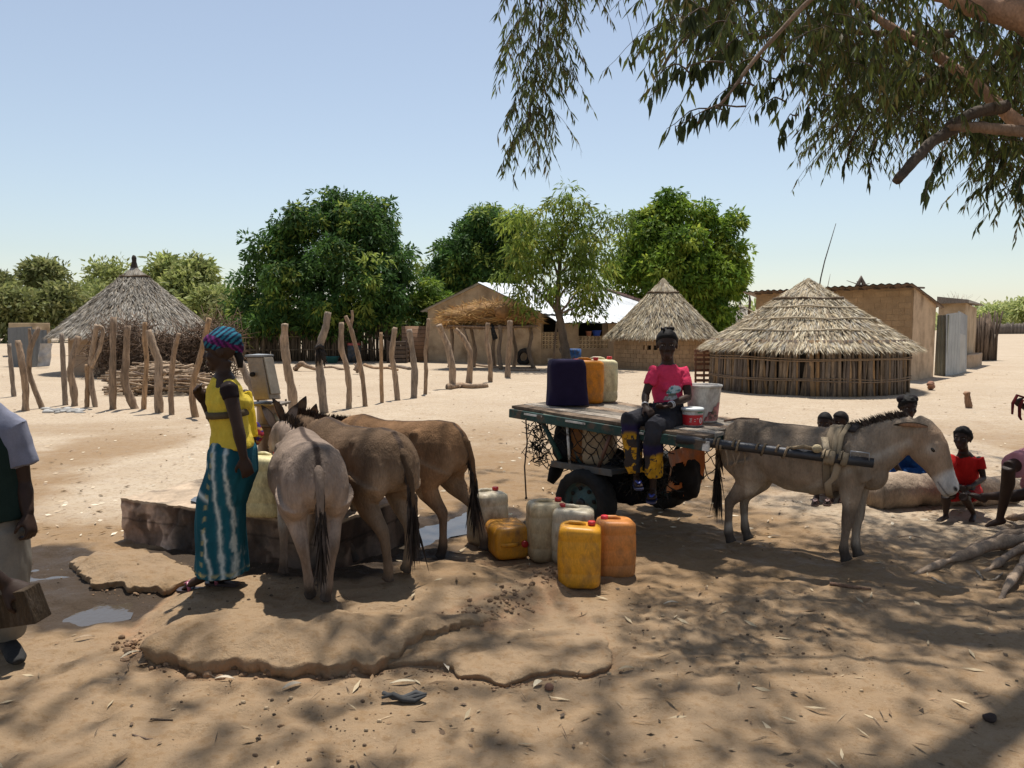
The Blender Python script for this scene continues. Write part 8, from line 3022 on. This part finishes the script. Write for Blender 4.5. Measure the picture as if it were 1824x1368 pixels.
def trou(V, N):
    return np.where((V[:, 2] > J['kR'][2] + .22)[:, None], V3(.17, .165, .17), np.where((V[:, 2] > J['kR'][2] - .1)[:, None], V3(.34, .29, .22), V3(.40, .42, .42)))
garment(b, t, 'trousers', lambda V, N: V3(.20, .18, .15) * np.ones((len(V), 1)), fold=.018, fs=8, seed=43)
for K in 'LR':
    b = MB()
    an, to = J['a' + K], J['t' + K]
    fd = nrm((to - an) * V3(1, 1, 0))
    g_ = an[2] - .09
    b.tube([an - fd * .07 + V3(0, 0, -.05), an - fd * .02 + V3(0, 0, -.045), an * .5 + to * .5 + V3(0, 0, -.01), to + V3(0, 0, .005), to + fd * .05], [(.03, .035), (.042, .045), (.045, .035), (.047, .026), (.03, .016)], 14, side=np.cross(V3(0, 0, 1), fd))
    garment(b, t, 'shoe', lambda V, N: np.where((V[:, 2] < g_ + .02)[:, None], V3(.02, .02, .02), V3(.035, .028, .024)), fold=.0, voxel=.008, m='rubber')
# ---------- second person beside him, only the hand with the wooden block shows
Y2 = 2.75
jx = lambda x, y, dY=0.0: at(x, y, Y2 + dY)
g2 = gz(at(-260, 1200, Y2)[0], Y2)
X0 = at(-250, 900, Y2)[0]
J = dict(pelvis=V3(X0, Y2, .86), chest=V3(X0 + .02, Y2, 1.14), neck=V3(X0 + .03, Y2, 1.36), head=V3(X0 + .04, Y2 + .02, 1.49), sR=V3(X0 + .17, Y2 + .0, 1.28), sL=V3(X0 - .17, Y2, 1.28), eR=jx(-75, 990, .0), wR=jx(8, 1040, .08), gR=jx(48, 1058, .1),
         eL=V3(X0 - .2, Y2, 1.02), wL=V3(X0 - .18, Y2 + .1, .80), gL=V3(X0 - .18, Y2 + .14, .72), hR=V3(X0 + .09, Y2, .84), hL=V3(X0 - .09, Y2, .84), kR=V3(X0 + .09, Y2 + .03, .46), kL=V3(X0 - .1, Y2 + .03, .46),
         aR=V3(X0 + .09, Y2 - .03, g2 + .09), aL=V3(X0 - .1, Y2 - .03, g2 + .09), tR=V3(X0 + .11, Y2 + .13, g2 + .035), tL=V3(X0 - .1, Y2 + .13, g2 + .035), pR=V3(.1, .55, -.85), pL=V3(1, 0, 0))
t, Hh = human('person at the left edge of whom only a dark hand gripping a wooden block shows', V3(X0, Y2, g2), J, .98, 'm', look=V3(.2, .95, -.2), curl=(.6, 1.25), voxel=.0068)
haircap(t, Hh, J['head'], .98, .008)
b = MB()
b.tube([J['pelvis'], J['chest'], J['chest'] * .5 + J['neck'] * .5, J['neck'] * .85 + J['chest'] * .15], [(.18, .14), (.18, .14), (.17, .12), (.08, .07)], 18, side=Hh['sx'])
for K in 'LR':
    b.tube([J['chest'] * .3 + J['s' + K] * .7, J['s' + K], J['s' + K] * .5 + J['e' + K] * .5], [.065, .078, .075], 14)
garment(b, t, 'shirt', lambda V, N: V3(.10, .09, .085) * np.ones((len(V), 1)), fold=.014, voxel=.011, seed=51)
b = MB()
for K in 'LR':
    b.tube([J['pelvis'], J['h' + K], J['k' + K], J['k' + K] * .1 + J['a' + K] * .9], [.125, .118, .09, .08], 14)
garment(b, t, 'trousers', lambda V, N: V3(.08, .08, .09) * np.ones((len(V), 1)), fold=.014, voxel=.011, seed=52)
b = MB()
c_ = jx(40, 1078, .11)
ax1 = nrm(jx(90, 1042, .1) - jx(8, 1062, .1) + V3(0, -.06, 0))
ax3 = nrm(V3(-.18, -.1, 1) - ax1 * V3(-.18, -.1, 1).dot(ax1))
ax2 = np.cross(ax3, ax1)
b.box(c_ - ax1 * .045, (.25, .075, .135), [ax1, ax2, ax3], (.055, .036, .02))
b.solo('wooden_block', M['wood'], 'sawn wooden block held in a dark hand at the lower left', 'block', bev=.004, smooth=False)
